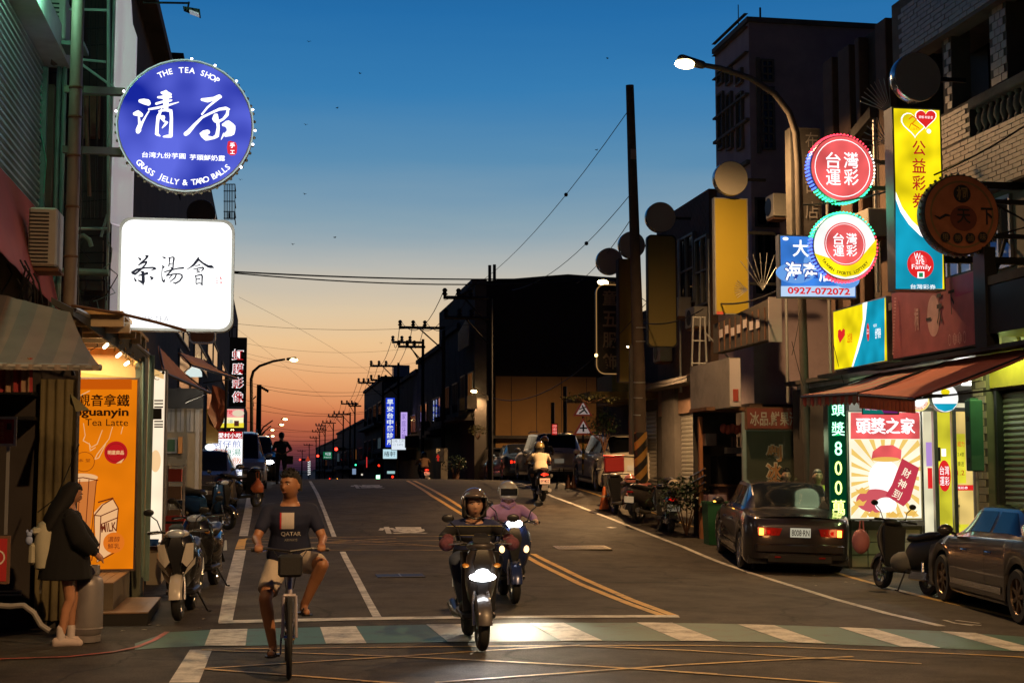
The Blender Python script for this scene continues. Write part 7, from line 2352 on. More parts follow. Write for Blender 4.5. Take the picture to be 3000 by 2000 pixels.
def person(label, loc, rotz, pelvis, chest, neck_lean=0, hands=None, feet=None, elbow=None, knee=None, head_yaw=0, head_pitch=0, k=1.0, skin=SKIN, shirt=None, sleeve=.55, sleeve_m=None, pants=None, shorts=False, shoes=None, hair='short', helmet_m=None, face_cover=None, detail=True, grip=True,
           hem=0.0, female=False, name='person', socks=None, group=None, jacket_len=0, foot_dir=None):
 R = thing(name, label, 'person', loc, rotz, group)
 V = Vector
 pelvis, chest = V(pelvis), V(chest)          # chest = base of neck
 up = (chest - pelvis).normalized()
 fwd = V((0, -1, 0)) - up * V((0, -1, 0)).dot(up)
 fwd.normalize()
 rt = up.cross(fwd)                              # +x side
 if rt.x < 0:
  rt = -rt
 sw = (.165 if female else .185) * k
 head = chest + up * .055 * k + V((0, -.025, .085 * k + neck_lean))
 body = M()
 tor = lambda t, w, d, off=0: [pelvis.lerp(chest, t) + rt * w * k * math.copysign(abs(math.cos(a)) ** .85, math.cos(a)) + fwd * (d * k * math.sin(a) + off) for a in [2 * math.pi * i / 20 for i in range(20)]]
 T = [(-.20, .10, .08, 0), (-.12, .155, .105, 0), (0, .165, .12, 0), (.2, .150, .11, .01), (.42, .148 if not female else .135, .105, .015), (.65, .178 if not female else .155, .12, .02), (.82, .188 if not female else .162, .11, .01), (.92, .135, .09, 0), (1.0, .075, .065, 0)]
 body.loft([tor(*q) for q in T])
 body.cap(chest + up * .015 * k, chest - up * .06 * k + rt * .08 * k, .042 * k, .04 * k)
 body.cap(chest + up * .015 * k, chest - up * .06 * k - rt * .08 * k, .042 * k, .04 * k)
 body.tube([chest - up * .05, chest + up * .06 * k, head + V((0, .01, -.05))], [.075 * k, .058 * k, .054 * k], 14)
 sh, el, wrt, hd, hp, kn, an, toe = {}, {}, {}, {}, {}, {}, {}, {}
 for i, s in enumerate((-1, 1)):
  sh[s] = chest - up * .078 * k + rt * s * sw
  hand = V(hands[i])
  e, w_ = ik(sh[s], hand, .28 * k, .25 * k, elbow[i] if elbow else (s * .6, .5, -.6))
  el[s], wrt[s] = e, w_
  body.cap(sh[s], e, .052 * k if not female else .042 * k, .040 * k if not female else .034 * k)
  body.cap(e, w_, .041 * k if not female else .034 * k, .027 * k)
  hp[s] = pelvis + rt * s * .095 * k - up * .06 * k
  ft = V(feet[i])
  kk, a_ = ik(hp[s], ft + V((0, 0, .07 * k)), .43 * k, .41 * k, knee[i] if knee else (s * .15, -1, .2))
  kn[s], an[s] = kk, a_
  body.cap(hp[s], kk, .085 * k, .056 * k)
  mid = kk.lerp(a_, .3)
  bk = V((0, .015, 0))
  body.cap(kk, mid + bk, .055 * k, .058 * k if not female else .052 * k)
  body.cap(mid + bk, a_, .056 * k if not female else .05 * k, .036 * k)
  fd = V(foot_dir[i]).normalized() if foot_dir else V((s * .12, -1, -.05)).normalized()
  toe[s] = a_ + fd * .15 * k - V((0, 0, .045 * k))
  body.cap(a_ - V((0, 0, .035 * k)) - fd * .03, toe[s], .036 * k, .03 * k)
  dr = (w_ - e).normalized()
  if grip:
   fw, dn = V((0, -1, 0)), V((0, 0, -1))
   pc = w_ + V((0, -.05, -.005)) * k
   body.ell(w_.lerp(pc, .6), (.034 * k, .036 * k, .018 * k), 12, 6)
   for f_ in range(4):
    x = (f_ - 1.5) * .019 * k
    L_ = (.9, 1.05, 1.0, .8)[f_]
    q0 = pc + V((x, -.01, .004))
    q1 = q0 + V((0, -.028 * L_, -.012)) * k
    q2 = q1 + V((0, -.004, -.028 * L_)) * k
    q3 = q2 + V((0, .016, -.012)) * k
    for A, Bb, r1, r2 in ((q0, q1, .0095, .009), (q1, q2, .009, .0085), (q2, q3, .0085, .0075)):
     body.cap(A, Bb, r1 * k, r2 * k, 8)
   th = w_ + V((-s * .028, -.02, -.008)) * k
   body.cap(th, th + V((-s * .012, -.03, -.022)) * k, .011 * k, .009 * k, 8)
  else:
   pc = w_ + dr * .05 * k
   body.cap(w_, pc, .026 * k, .03 * k)
   for f_ in range(4):
    o_ = V(((f_ - 1.5) * .017 * k, 0, 0))
    q1 = pc + o_ + dr * .035 * k
    q2 = q1 + (dr + V((0, .35, -.2))).normalized() * .03 * k
    body.cap(pc + o_ * .8, q1, .009 * k, .0085 * k, 8)
    body.cap(q1, q2, .0085 * k, .0075 * k, 8)
   body.cap(w_ + dr * .015, w_ + dr * .05 + V((-s * .035, -.01, 0)), .011 * k, .009 * k, 8)
 HM = rot3(head_yaw, head_pitch)
 hs = k * (1.07 if not female else 1.0)
 def HP(x, y, z):
  return head + HM @ V((x * hs, y * hs, z * hs))
 hv = M()
 n, kr = 28, 20
 for i in range(kr + 1):
  a = -math.pi / 2 + math.pi * i / kr
  q = max(math.cos(a), .03)
  z = .118 * math.sin(a)
  for j in range(n):
   t = 2 * math.pi * j / n
   cx, cy = math.cos(t), math.sin(t)
   jaw = 1 - .30 * max(0, -math.sin(a)) ** 1.4
   x = .078 * q * cx * jaw
   y = .098 * q * cy * (jaw if cy < 0 else 1 - .32 * max(0, -math.sin(a)))
   if cy < 0:
    fx = x / .078
    y *= 1 - .06 * max(0, 1 - abs(fx) * 2)
    nose = math.exp(-((x / .013) ** 2)) * math.exp(-(((z + .018) / .024) ** 2))
    y -= .024 * nose
    y += .010 * (math.exp(-(((abs(x) - .033) / .016) ** 2)) * math.exp(-(((z - .014) / .013) ** 2)))
    y -= .007 * math.exp(-((x / .026) ** 2)) * math.exp(-(((z + .056) / .012) ** 2))
    y -= .006 * math.exp(-((x / .02) ** 2)) * math.exp(-(((z + .093) / .014) ** 2))
    y -= .004 * math.exp(-(((abs(x) - .034) / .02) ** 2)) * math.exp(-(((z - .036) / .008) ** 2))
   hv.v.append(tuple(HP(x, y, z)))
 hv.f = [(i * n + j, i * n + (j + 1) % n, (i + 1) * n + (j + 1) % n, (i + 1) * n + j) for i in range(kr) for j in range(n)] + [tuple(range(n))[::-1], tuple(kr * n + j for j in range(n))]
 body.add(hv.v, hv.f)
 for s in (-1, 1):
  for (z, r_) in ((.012, .014), (-.004, .013), (-.018, .010)):
   c_ = HP(s * .081, .008, z)
   body.ell(c_, (.010 * k, .014 * k, r_ * k), 8, 6)
 bo = fuse(body, 'body', skin, R, .0085 if detail else .013, 2 if detail else 3, .5)
 for s in (-1, 1):
  c_ = HP(s * .031, -.081, .014)
  e_ = M().ell(c_, (.0125 * k, .008 * k, .0062 * k), 12, 8).build('eye', EYEW, R, smooth=True)
  c_ = HP(s * .031, -.0875, .0145)
  M().ell(c_, (.0055 * k, .004 * k, .0055 * k), 10, 6).build('pupil', EYEB, e_, smooth=True)
  M().tube([HP(s * .014, -.096, .032), HP(s * .032, -.094, .037), HP(s * .048, -.082, .033)], [.003 * k, .0035 * k, .002 * k], 6).build('eyebrow', HAIR, R)
 M().tube([HP(-.022, -.088, -.053), HP(-.008, -.0965, -.051), HP(0, -.0965, -.0525), HP(.008, -.0965, -.051), HP(.022, -.088, -.053)], [.002, .0045, .004, .0045, .002], 6).build('mouth', LIP, R)
 if hair and not helmet_m:
  hb = M()
  for i in range(9):
   a = -.5 + (math.pi / 2 + .5) * i / 8
   q = max(.03, math.cos(max(a, -.1)))
   hb.v += [tuple(HP(.087 * q * math.cos(t) * (1.0 if math.sin(t) > -.3 else .98), (.108 * q * math.sin(t) if math.sin(t) > 0 else (.104 if a > .42 else .03 * max(0, a + .3)) * q * math.sin(t)) + .004, .118 * math.sin(a) + .014 + .004 * math.sin(7 * t + i))) for t in [2 * math.pi * j / 28 for j in range(28)]]
  hb.f = [(i * 28 + j, i * 28 + (j + 1) % 28, (i + 1) * 28 + (j + 1) % 28, (i + 1) * 28 + j) for i in range(8) for j in range(28)] + [tuple(8 * 28 + j for j in range(28))]
  ho = hb.build('hair', HAIR if hair != 'grey' else mat('grey_hair', (.08, .075, .07), .5), R, smooth='full')
  if hair == 'short':
   tb = M()
   for i in range(60):
    t, a = random.uniform(0, 2 * math.pi), random.uniform(.5, 1.5)
    x, y, z = .085 * math.cos(a) * math.cos(t), .1 * math.cos(a) * math.sin(t), .118 * math.sin(a) + .016
    p = HP(x, y, z)
    tb.tube([p, HP(x * 1.12, y * 1.12 - .006, z + .016)], [.007, .002], 4)
   tb.build('hair_tuft', HAIR, ho, kind='stuff')
  if hair == 'long':
   lb = M()
   rings = []
   for (dz, w, d, oy) in ((.12, .07, .08, 0), (.04, .102, .118, .012), (-.08, .118, .13, .03), (-.2, .14, .125, .06), (-.32, .15, .11, .085), (-.44, .13, .08, .10), (-.50, .08, .04, .11)):
    rings.append([HP((w + .006 * math.sin(5 * t)) * math.cos(t), d * math.sin(t) * (1 if math.sin(t) > 0 else .55) + oy, dz) for t in [2 * math.pi * j / 22 for j in range(22)]])
   lb.loft(rings).build('hair', HAIR, R, smooth='full')
 if helmet_m:
  hb = M()
  full = face_cover == 'full'
  rings = []
  for i in range(12):
   a = (-.75 if full else -.30) + (math.pi / 2 + (.75 if full else .30)) * i / 11
   q = max(.03, math.cos(a))
   rings.append([HP(.128 * q * math.cos(t), .145 * q * math.sin(t), .138 * math.sin(a) + .028) for t in [2 * math.pi * j / 30 for j in range(30)]])
  n_ = 30
  hb.v = [tuple(p) for r_ in rings for p in r_]
  for i in range(11):
   a = (-.75 if full else -.30) + (math.pi / 2 + (.75 if full else .30)) * (i + .5) / 11
   for j in range(n_):
    t = 2 * math.pi * (j + .5) / n_
    fr_ = math.sin(t) < -.62
    if not full and fr_ and a < .42:
     continue
    if full and math.sin(t) < -.62 and -.28 < a < .14:
     continue
    hb.f.append((i * n_ + j, i * n_ + (j + 1) % n_, (i + 1) * n_ + (j + 1) % n_, (i + 1) * n_ + j))
  hb.f.append(tuple(11 * n_ + j for j in range(n_)))
  ho = hb.build('helmet', helmet_m, R, smooth='full')
  md = ho.modifiers.new('t', 'SOLIDIFY')
  md.thickness = .012
  if full:
   vb = M()
   for i in range(5):
    z = -.035 + .085 * i / 4
    vb.v += [tuple(HP(.127 * math.cos(t) * math.cos(z * 3), .146 * math.sin(t) * math.cos(z * 3), z + .02)) for t in [math.pi * 1.2 + math.pi * .6 * j / 14 for j in range(15)]]
   vb.f = [(i * 15 + j, i * 15 + j + 1, (i + 1) * 15 + j + 1, (i + 1) * 15 + j) for i in range(4) for j in range(14)]
   vb.build('visor', mat('visor_dark', (.02, .02, .02), .08), R, smooth='full')
  else:
   M().tube([HP(-.112, -.03, -.01), HP(-.075, -.04, -.09), HP(-.02, -.07, -.118), HP(.02, -.07, -.118), HP(.075, -.04, -.09), HP(.112, -.03, -.01)], .010, 6).build('chin_strap', BLK, R)
   M().tube([HP(.124 * math.cos(t), .142 * math.sin(t), .075 if math.sin(t) < -.55 else .0) for t in [2 * math.pi * j / 30 for j in range(31)]], .008, 5).build('helmet_rim', BLK, R)
   lb = M()
   for s in (-1, 1):
    lb.loft([[HP(s * (.095 + .02 * math.cos(t)), .02 + .07 * math.sin(t), dz) for t in [2 * math.pi * j / 12 for j in range(12)]] for dz in (.03, -.05, -.11)])
   lb.loft([[HP(.10 * math.cos(t), .07 + .045 * math.sin(t), dz) for t in [2 * math.pi * j / 14 for j in range(14)]] for dz in (.02, -.06, -.12)])
   fuse(lb, 'hair', HAIR, R, .012, 2)
 if face_cover == 'mask':
  mk = M()
  for i in range(6):
   z = .0 - .085 * i / 5
   mk.v += [tuple(HP(.078 * math.sin(t) * (1 - .18 * i / 5), -.100 * math.cos(t) * (1 - .12 * i / 5) - .012, z)) for t in [-1.15 + 2.3 * j / 10 for j in range(11)]]
  mk.f = [(i * 11 + j, i * 11 + j + 1, (i + 1) * 11 + j + 1, (i + 1) * 11 + j) for i in range(5) for j in range(10)]
  mk.build('face_mask', mat('mask_white', (.6, .6, .6), .7), R, smooth='full')
 so = None
 if shirt:
  c_ = M()
  g = .016
  ts = [(max(-.16 - hem, q[0]), q[1] + g + (.02 if q[0] < .3 else 0) * (1 if not jacket_len else 2.2), q[2] + g + (.012 if q[0] < .3 else 0), q[3]) for q in T[1:8]]
  c_.loft([tor(*ts[0])] + [tor(*q) for q in ts[1:]] + [tor(.965, .085, .075, 0)])
  if jacket_len:
   c_.loft([tor(-.1, .19, .145, 0), tor(-.1 - jacket_len * .5, .205, .16, 0), tor(-.1 - jacket_len, .205, .165, 0)])
  for s in (-1, 1):
   c_.cap(chest - up * .05 * k, sh[s], .062 * k, .064 * k)
   if sleeve <= 1:
    c_.cap(sh[s], sh[s].lerp(el[s], sleeve), .064 * k, .058 * k)
   else:
    c_.cap(sh[s], el[s], .064 * k, .052 * k)
    c_.cap(el[s], el[s].lerp(wrt[s], sleeve - 1), .052 * k, .042 * k)
  so = fuse(c_, 'shirt', shirt, R, .012, 3)
 if pants:
  c_ = M()
  c_.loft([tor(-.26, .10, .09, 0), tor(-.16, .172, .125, 0), tor(0, .182, .138, 0), tor(.10, .176, .13, .0)])
  for s in (-1, 1):
   if shorts:
    c_.tube([hp[s], hp[s].lerp(kn[s], .45), hp[s].lerp(kn[s], .80)], [.103 * k, .100 * k, .092 * k], 16)
    c_.ell(hp[s], (.1 * k,) * 3)
   else:
    c_.cap(hp[s], kn[s], .10 * k, .070 * k)
    c_.cap(kn[s], kn[s].lerp(an[s], .96), .070 * k, .055 * k)
  fuse(c_, 'shorts' if shorts else 'trousers', pants, R, .012, 3)
 for i, s in enumerate((-1, 1)):
  fd = (toe[s] - an[s])
  fd.z = 0
  fd.normalize()
  if socks:
   c_ = M().cap(an[s] + V((0, 0, .10)), an[s] - V((0, 0, .03)), .044, .043)
   fuse(c_, 'sock', socks, R, .01, 2)
  if shoes == 'flip':
   sl = M()
   c0 = an[s] - V((0, 0, .078 * k)) - fd * .05
   sl.loft([[c0 + fd * t * .25 + V((fd.y, -fd.x, 0)) * w + V((0, 0, dz)) for w, dz in ((-ww, 0), (ww, 0), (ww, .016), (-ww, .016))] for t, ww in ((0, .02), (.12, .038), (.5, .038), (.85, .048), (1, .02))])
   fo = sl.build('sandal', BLK, R)
   tp = c0 + fd * .20
   sd_ = V((fd.y, -fd.x, 0))
   M().tube([c0 + fd * .10 + sd_ * .042, tp + V((0, 0, .055)) - fd * .04 + sd_ * .02, tp + V((0, 0, .03)), tp + V((0, 0, .055)) - fd * .04 - sd_ * .02, c0 + fd * .10 - sd_ * .042], .008, 6).build('strap', BLK, fo)
  elif shoes:
   c_ = M()
   c_.cap(an[s] - V((0, 0, .025)) - fd * .04, toe[s] + V((0, 0, .008)) + fd * .03, .046, .042)
   c_.cap(an[s] - V((0, 0, .05)) - fd * .05, toe[s] - V((0, 0, .0)) + fd * .03, .036, .032)
   fuse(c_, 'shoe', shoes, R, .010, 3)
 return R, bo, so, dict(sh=sh, el=el, wr=wrt, head=head, HP=HP, rt=rt, fwd=fwd, up=up, pelvis=pelvis, chest=chest, kn=kn)
def decal(target, mb_pts, faces, name, m, parent, off=.005):
 """flat print (x,z local of the person) pressed onto the cloth from the front"""
 me = target.data
 bvh = BVHTree.FromPolygons([v.co.copy() for v in me.vertices], [tuple(p.vertices) for p in me.polygons])
 out = []
 for x, z in mb_pts:
  hit = bvh.ray_cast(Vector((x, -2, z)), Vector((0, 1, 0)))
  out.append((x, (hit[0].y if hit[0] else -.1) - off, z))
 return M().add(out, faces).build(name, m, parent, smooth='full')
def grid(x0, x1, z0, z1, nx=8, nz=8):
 pts = [(x0 + (x1 - x0) * i / nx, z0 + (z1 - z0) * j / nz) for j in range(nz + 1) for i in range(nx + 1)]
 f = [(j * (nx + 1) + i, j * (nx + 1) + i + 1, (j + 1) * (nx + 1) + i + 1, (j + 1) * (nx + 1) + i) for j in range(nz) for i in range(nx)]
 return pts, f
def cloth(name, col, rough=.85):
 return mat(name, col, rough, 0, .12, 14, .25)
NAVY = cloth('navy_jersey', (.006, .010, .036))
P_, bo, so, J = person('man in a navy jersey and beige shorts riding the bicycle, looking aside', bl, brot, (0, .20, .96), (0, .09, 1.42), hands=[(-.26, -.25, 1.065), (.26, -.25, 1.065)], feet=[(-.13, -.03, .135), (.13, -.02, .475)],
                       elbow=[(-.35, .6, -.5), (.35, .6, -.5)], knee=[(-.5, -1, .2), (.55, -1, .4)], head_yaw=-.6, k=1.0, shirt=NAVY, sleeve=.62, pants=cloth('beige_shorts', (.42, .36, .30)), shorts=True, shoes='flip')
pts, f_ = grid(-.072, .035, 1.19, 1.33)
decal(so, pts, f_, 'print', cloth('print_white', (.50, .46, .44)), P_)
pts, f_ = grid(-.086, -.073, 1.19, 1.33, 2, 8)
decal(so, pts, f_, 'print', cloth('print_red', (.45, .02, .03)), P_)
for st, x, z, w, h_, c_ in (('QATAR', .01, 1.145, .17, .042, (.5, .48, .46)), ('AIRWAYS', .01, 1.095, .11, .022, (.2, .2, .2))):
 vs, fs, W_, H_ = glyph(st, .01)
 decal(so, [(x + a_ * w / W_, z + b_ * h_ / H_) for a_, b_ in vs], fs, 'lettering', cloth('print_%s' % st.lower(), c_), P_, .006)
def rider(key, label, k=1.0, lean=-.02, **kw):
 l, rz, o = RS[key]
 h = .625
 return person(label, l, rz, (0, h - .34, .84), (0, h - .50 + lean, 1.26 if k >= 1 else 1.19), hands=kw.pop('hands', [(-.29, -h + .30, 1.0), (.29, -h + .30, 1.0)]), feet=[(-.12, -h + .55, .335), (.12, -h + .55, .335)], knee=[(-.35, -1, .5), (.35, -1, .5)],
                  elbow=[(-1, .4, -.5), (1, .4, -.5)], k=k, **kw)
def striped(name):
 m = bpy.data.materials.new(name)
 m.use_nodes = True
 n, l = m.node_tree.nodes, m.node_tree.links
 b = n['Principled BSDF']
 b.inputs['Roughness'].default_value = .9
 t = n.new('ShaderNodeTexCoord')
 s = n.new('ShaderNodeSeparateXYZ')
 l.new(t.outputs['Object'], s.inputs[0])
 mr = n.new('ShaderNodeMapRange')
 mr.inputs['From Min'].default_value = .86
 mr.inputs['From Max'].default_value = 1.22
 l.new(s.outputs['Z'], mr.inputs['Value'])
 r = n.new('ShaderNodeValToRGB')
 r.color_ramp.interpolation = 'CONSTANT'
 st = [(0, (.008, .008, .01)), (.08, (.02, .03, .10)), (.2, (.35, .32, .12)), (.216, (.008, .008, .01)), (.42, (.02, .03, .10)), (.47, (.35, .32, .12)), (.487, (.008, .008, .01)), (.72, (.35, .32, .12)), (.737, (.02, .03, .10))]
 e = r.color_ramp.elements
 e[0].position, e[0].color = 0, (*st[0][1], 1)
 e[1].position, e[1].color = st[1][0], (*st[1][1], 1)
 for p, c in st[2:]:
  q = e.new(p)
  q.color = (*c, 1)
 l.new(mr.outputs[0], r.inputs[0])
 l.new(r.outputs[0], b.inputs['Base Color'])
 return m
P_, bo, so, J = rider('front', 'woman in a dark striped jumper and open helmet on the grey scooter', .99, shirt=striped('striped_knit'), sleeve=1.7, pants=cloth('denim', (.05, .07, .12)), shoes=cloth('dark_shoe', (.03, .03, .03)), helmet_m=paint('helmet_grey', (.16, .13, .12), .3, .2), skin=SKINP)
FLO = mat('floral_mitt', (.14, .045, .065), .85, 0, .95, 28, .5)
for s in (-1, 1):
 rr2 = []
 w = J['wr'][s]
 e = J['el'][s]
 d = (w - e).normalized()
 q = M().ell(w + Vector((s * .02, -.05, -.03)), (.078, .09, .068), 16, 10)
 q.tube([w - d * .12, w - d * .03], [.045, .065], 14)
 fuse(q, 'handlebar_mitt', FLO, P_, .012, 3)
P_, bo, so, J = rider('blue', 'rider in a lilac hooded top and silver full-face helmet on the blue scooter', .97, shirt=cloth('lilac_top', (.48, .28, .52)), sleeve=1.9, pants=cloth('dark_trousers', (.03, .03, .04)), shoes=cloth('dark_shoe', (.03, .03, .03)), helmet_m=paint('helmet_silver', (.62, .58, .50), .2, .25), face_cover='full', skin=SKINP)
M().tube([J['chest'] + Vector((-.07, -.05, .01)), J['chest'] + Vector((0, -.10, -.03)), J['chest'] + Vector((.07, -.05, .01)), J['chest'] + Vector((.06, .07, .04)), J['chest'] + Vector((-.06, .07, .04)), J['chest'] + Vector((-.07, -.05, .01))], .03, 8).build('hood', cloth('lilac_top', (.48, .28, .52)), P_, smooth=True)
rider('away', 'rider in a cream shirt and gold helmet seen from behind', 1.0, shirt=cloth('cream_shirt', (.50, .42, .30)), sleeve=.7, pants=cloth('dark_trousers', (.03, .03, .04)), shoes=cloth('dark_shoe', (.03, .03, .03)), helmet_m=paint('helmet_gold', (.30, .22, .10), .5, .25), detail=False)
rider('away2', 'rider in dark clothes and an orange helmet ahead of the cream-shirted one', 1.0, shirt=cloth('dark_shirt', (.03, .03, .035)), sleeve=.7, pants=cloth('dark_trousers', (.03, .03, .04)), shoes=cloth('dark_shoe', (.03, .03, .03)), helmet_m=paint('helmet_orange', (.5, .22, .03), 0, .3), detail=False)
rider('far', 'tiny rider in a tan shirt on the far scooter past the crest', 1.0, shirt=cloth('tan_shirt', (.35, .20, .12)), sleeve=.8, pants=cloth('dark_trousers', (.03, .03, .04)), shoes=cloth('dark_shoe', (.03, .03, .03)), helmet_m=paint('helmet_black', (.02, .02, .02), 0, .3), detail=False)
p = gp(822, 1432, 88)
P_, bo, so, J = person('masked man in dark clothes and cap standing with a bag in the far lane', p, .1, (0, 0, .93), (0, -.02, 1.42), hands=[(-.10, -.22, 1.0), (.14, -.20, 1.02)], feet=[(-.12, -.02, 0), (.12, .05, 0)], elbow=[(-1, .3, -.2), (1, .3, -.2)], head_pitch=.35, grip=False, k=.99,
                       shirt=cloth('dark_shirt', (.03, .03, .035)), sleeve=.8, pants=cloth('dark_trousers', (.03, .03, .04)), shoes=cloth('dark_shoe', (.03, .03, .03)), face_cover='mask', detail=False)
cp_ = M()
H_ = J['HP']
cp_.loft([[H_(.093 * q * math.cos(t), .106 * q * math.sin(t), z) for t in [2 * math.pi * j / 20 for j in range(20)]] for z, q in ((.035, 1), (.08, .97), (.115, .8), (.135, .4))])
cp_.loft([[H_(-.07, -.07, .04), H_(.07, -.07, .04), H_(.07, -.07, .052), H_(-.07, -.07, .052)], [H_(-.06, -.17, .02), H_(.06, -.17, .02), H_(.06, -.17, .03), H_(-.06, -.17, .03)]])
cp_.build('cap', BLK, P_, smooth='full')
r = thing('shoulder_bag', 'olive shoulder bag at the side of the masked man', 'bag', (p.x + .27, p.y - .08, p.z + .78))
M().box(-.13, .13, -.06, .06, -.14, .14, None, .02).build('pouch', cloth('olive_bag', (.05, .045, .025)), r, smooth=True)
M().tube([(-.10, 0, .13), (-.18, -.02, .55)], .012, 5).build('strap', BLK, r)
p = gnd(192, 1888)
wl_ = (p.x, p.y, zg(p.x, p.y) + .0)
P_, bo, so, J = person('young woman with long dark hair in an oversized black hoodie and bare legs', wl_, math.radians(100), (0, .02, .90), (0, .0, 1.34), hands=[(-.16, -.26, .88), (.17, -.30, .86)], feet=[(-.07, .05, 0), (.07, -.05, 0)], elbow=[(-1, .6, -.3), (1, .6, -.3)], knee=[(0, -1, .1), (0, -1, .1)], head_pitch=.32, k=.94, grip=False,
                       shirt=cloth('black_hoodie', (.006, .006, .007), .95), sleeve=1.85, jacket_len=.28, shoes=cloth('pale_trainer', (.55, .45, .42)), socks=cloth('white_sock', (.6, .52, .50)), hair='long', female=True, skin=mat('skin_warm', (.46, .22, .12), .5))
q = M()
for s in (-1, 1):
 a_, b_ = J['sh'][s], J['el'][s]
 q.tube([a_, a_.lerp(b_, .6), b_, b_.lerp(J['wr'][s], .75)], [.075, .095, .10, .075], 16)
q.loft([[J['pelvis'] + Vector((w * math.cos(t), d * math.sin(t), z)) for t in [2 * math.pi * j / 18 for j in range(18)]] for z, w, d in ((-.26, .245, .265), (-.05, .235, .235), (.15, .205, .19), (.40, .16, .13))])
fuse(q, 'hoodie', cloth('black_hoodie', (.006, .006, .007)), P_, .014, 4)
CRM = mat('cream_canvas', (.42, .40, .30), .85, 0, .15, 8, .2)
m3 = Matrix.Rotation(math.radians(100), 3, 'Z')
bp_ = Vector(wl_) + m3 @ Vector((0, .20, .98))
BP = thing('backpack', 'cream canvas backpack with a soft toy worn by the young woman', 'backpack', bp_, math.radians(100))
q = M().loft([[(w * math.copysign(abs(math.cos(t)) ** .7, math.cos(t)), .03 + d * math.sin(t), z) for t in [2 * math.pi * j / 18 for j in range(18)]] for z, w, d in ((-.24, .10, .05), (-.22, .14, .085), (-.05, .15, .10), (.12, .14, .09), (.21, .10, .06), (.23, .05, .03))])
q.build('pack', CRM, BP, smooth=True)
M().box(-.10, .10, .10, .17, -.19, .02, None, .025).build('front_pocket', CRM, BP, smooth=True)
M().box(-.12, .12, .03, .145, .10, .17, None, .02).build('flap', mat('cream_flap', (.50, .48, .37), .85), BP, smooth=True)
for s in (-1, 1):
 M().tube([(s * .08, .0, .2), (s * .10, -.08, .30), (s * .11, -.20, .31), (s * .11, -.26, .15)], .016, 6).build('shoulder_strap', CRM, BP)
M().tube([(.06, .03, -.22), (.07, .05, -.48)], .012, 5).build('strap_end', mat('cream_flap', (.50, .48, .37)), BP)
r = thing('soft_toy', 'small pale blue soft toy clipped to the backpack', 'soft toy', bp_ + m3 @ Vector((-.10, .17, .05)), 0)
M().ell((0, 0, 0), (.035, .03, .045), 12, 8).ell((0, 0, .055), (.028, .028, .028), 12, 8).ell((-.02, 0, .085), (.012, .01, .02), 8, 6).ell((.02, 0, .085), (.012, .01, .02), 8, 6).build('plush', mat('pale_blue_plush', (.30, .38, .62), .9), r, smooth=True, kind='stuff')
p = gp(2306, 1560, 160)
person('man in a grey blue T-shirt standing by the shaved ice board', p, -.15, (0, 0, .92), (0, 0, 1.40), hands=[(-.26, -.05, .72), (.26, -.05, .72)], feet=[(-.1, 0, 0), (.1, 0, 0)], grip=False, skin=SKINP, shirt=cloth('grey_blue_shirt', (.26, .29, .38)), sleeve=.7, pants=cloth('dark_trousers', (.03, .03, .04)), shoes=cloth('dark_shoe', (.03, .03, .03)), k=.97)
p = gp(2398, 1575, 168)
person('older grey-haired man in a lime yellow polo beside the green LED sign', p, -.1, (0, 0, .94), (0, 0, 1.44), hands=[(-.25, -.05, .75), (.08, -.28, 1.12)], feet=[(-.12, 0, 0), (.12, 0, 0)], grip=False, skin=SKINP, shirt=cloth('lime_polo', (.55, .62, .08)), sleeve=.8, pants=cloth('dark_trousers', (.03, .03, .04)), shoes=cloth('dark_shoe', (.03, .03, .03)), hair='grey', k=.99)
# ================================================================ poles, wires, far street, street furniture
c0 = pt(1880, 1400, 118)
base = Vector((c0.x, c0.y, zg(c0.x, c0.y)))
TP = thing('wooden_pole', 'tall leaning wooden pole with a black and yellow banded foot', 'pole', base)
q = lambda u, v, s=118: pt(u, v, s) - base
M().tube([q(1880, 1490), q(1872, 1100), q(1858, 650), q(1845, 250)], [.165, .155, .125, .10], 16).build('shaft', WOOD, TP, smooth=True)
m = bpy.data.materials.new('warning_bands')
m.use_nodes = True
n_, l_ = m.node_tree.nodes, m.node_tree.links
t_ = n_.new('ShaderNodeTexCoord')
s_ = n_.new('ShaderNodeSeparateXYZ')
l_.new(t_.outputs['Object'], s_.inputs[0])
w1 = n_.new('ShaderNodeMath')
w1.operation = 'MULTIPLY_ADD'
w1.inputs[1].default_value = -1.05
l_.new(s_.outputs['X'], w1.inputs[0])
l_.new(s_.outputs['Z'], w1.inputs[2])
w2 = n_.new('ShaderNodeMath')
w2.operation = 'MULTIPLY'
w2.inputs[1].default_value = 2.35
l_.new(w1.outputs[0], w2.inputs[0])
w3 = n_.new('ShaderNodeMath')
w3.operation = 'FRACT'
l_.new(w2.outputs[0], w3.inputs[0])
w4 = n_.new('ShaderNodeMath')
w4.operation = 'GREATER_THAN'
w4.inputs[1].default_value = .5
l_.new(w3.outputs[0], w4.inputs[0])
w5 = n_.new('ShaderNodeMix')
w5.data_type = 'RGBA'
w5.inputs['A'].default_value = (.36, .19, .04, 1)
w5.inputs['B'].default_value = (.015, .014, .013, 1)
l_.new(w4.outputs[0], w5.inputs['Factor'])
l_.new(w5.outputs['Result'], n_['Principled BSDF'].inputs['Base Color'])
M().tube([q(1879, 1470), q(1876, 1265)], [.178, .168], 20).build('warning_wrap', m, TP, smooth=True)
for v in (1120, 1165, 1215, 1000, 960):
 M().tube([q(1872, v + 1), q(1872, v - 2)], .162, 14).build('band', GALV, TP)
M().tube([q(1861, 1470), q(1860, 1130), q(1858, 1040)], .012, 6).build('conduit', GALV, TP)
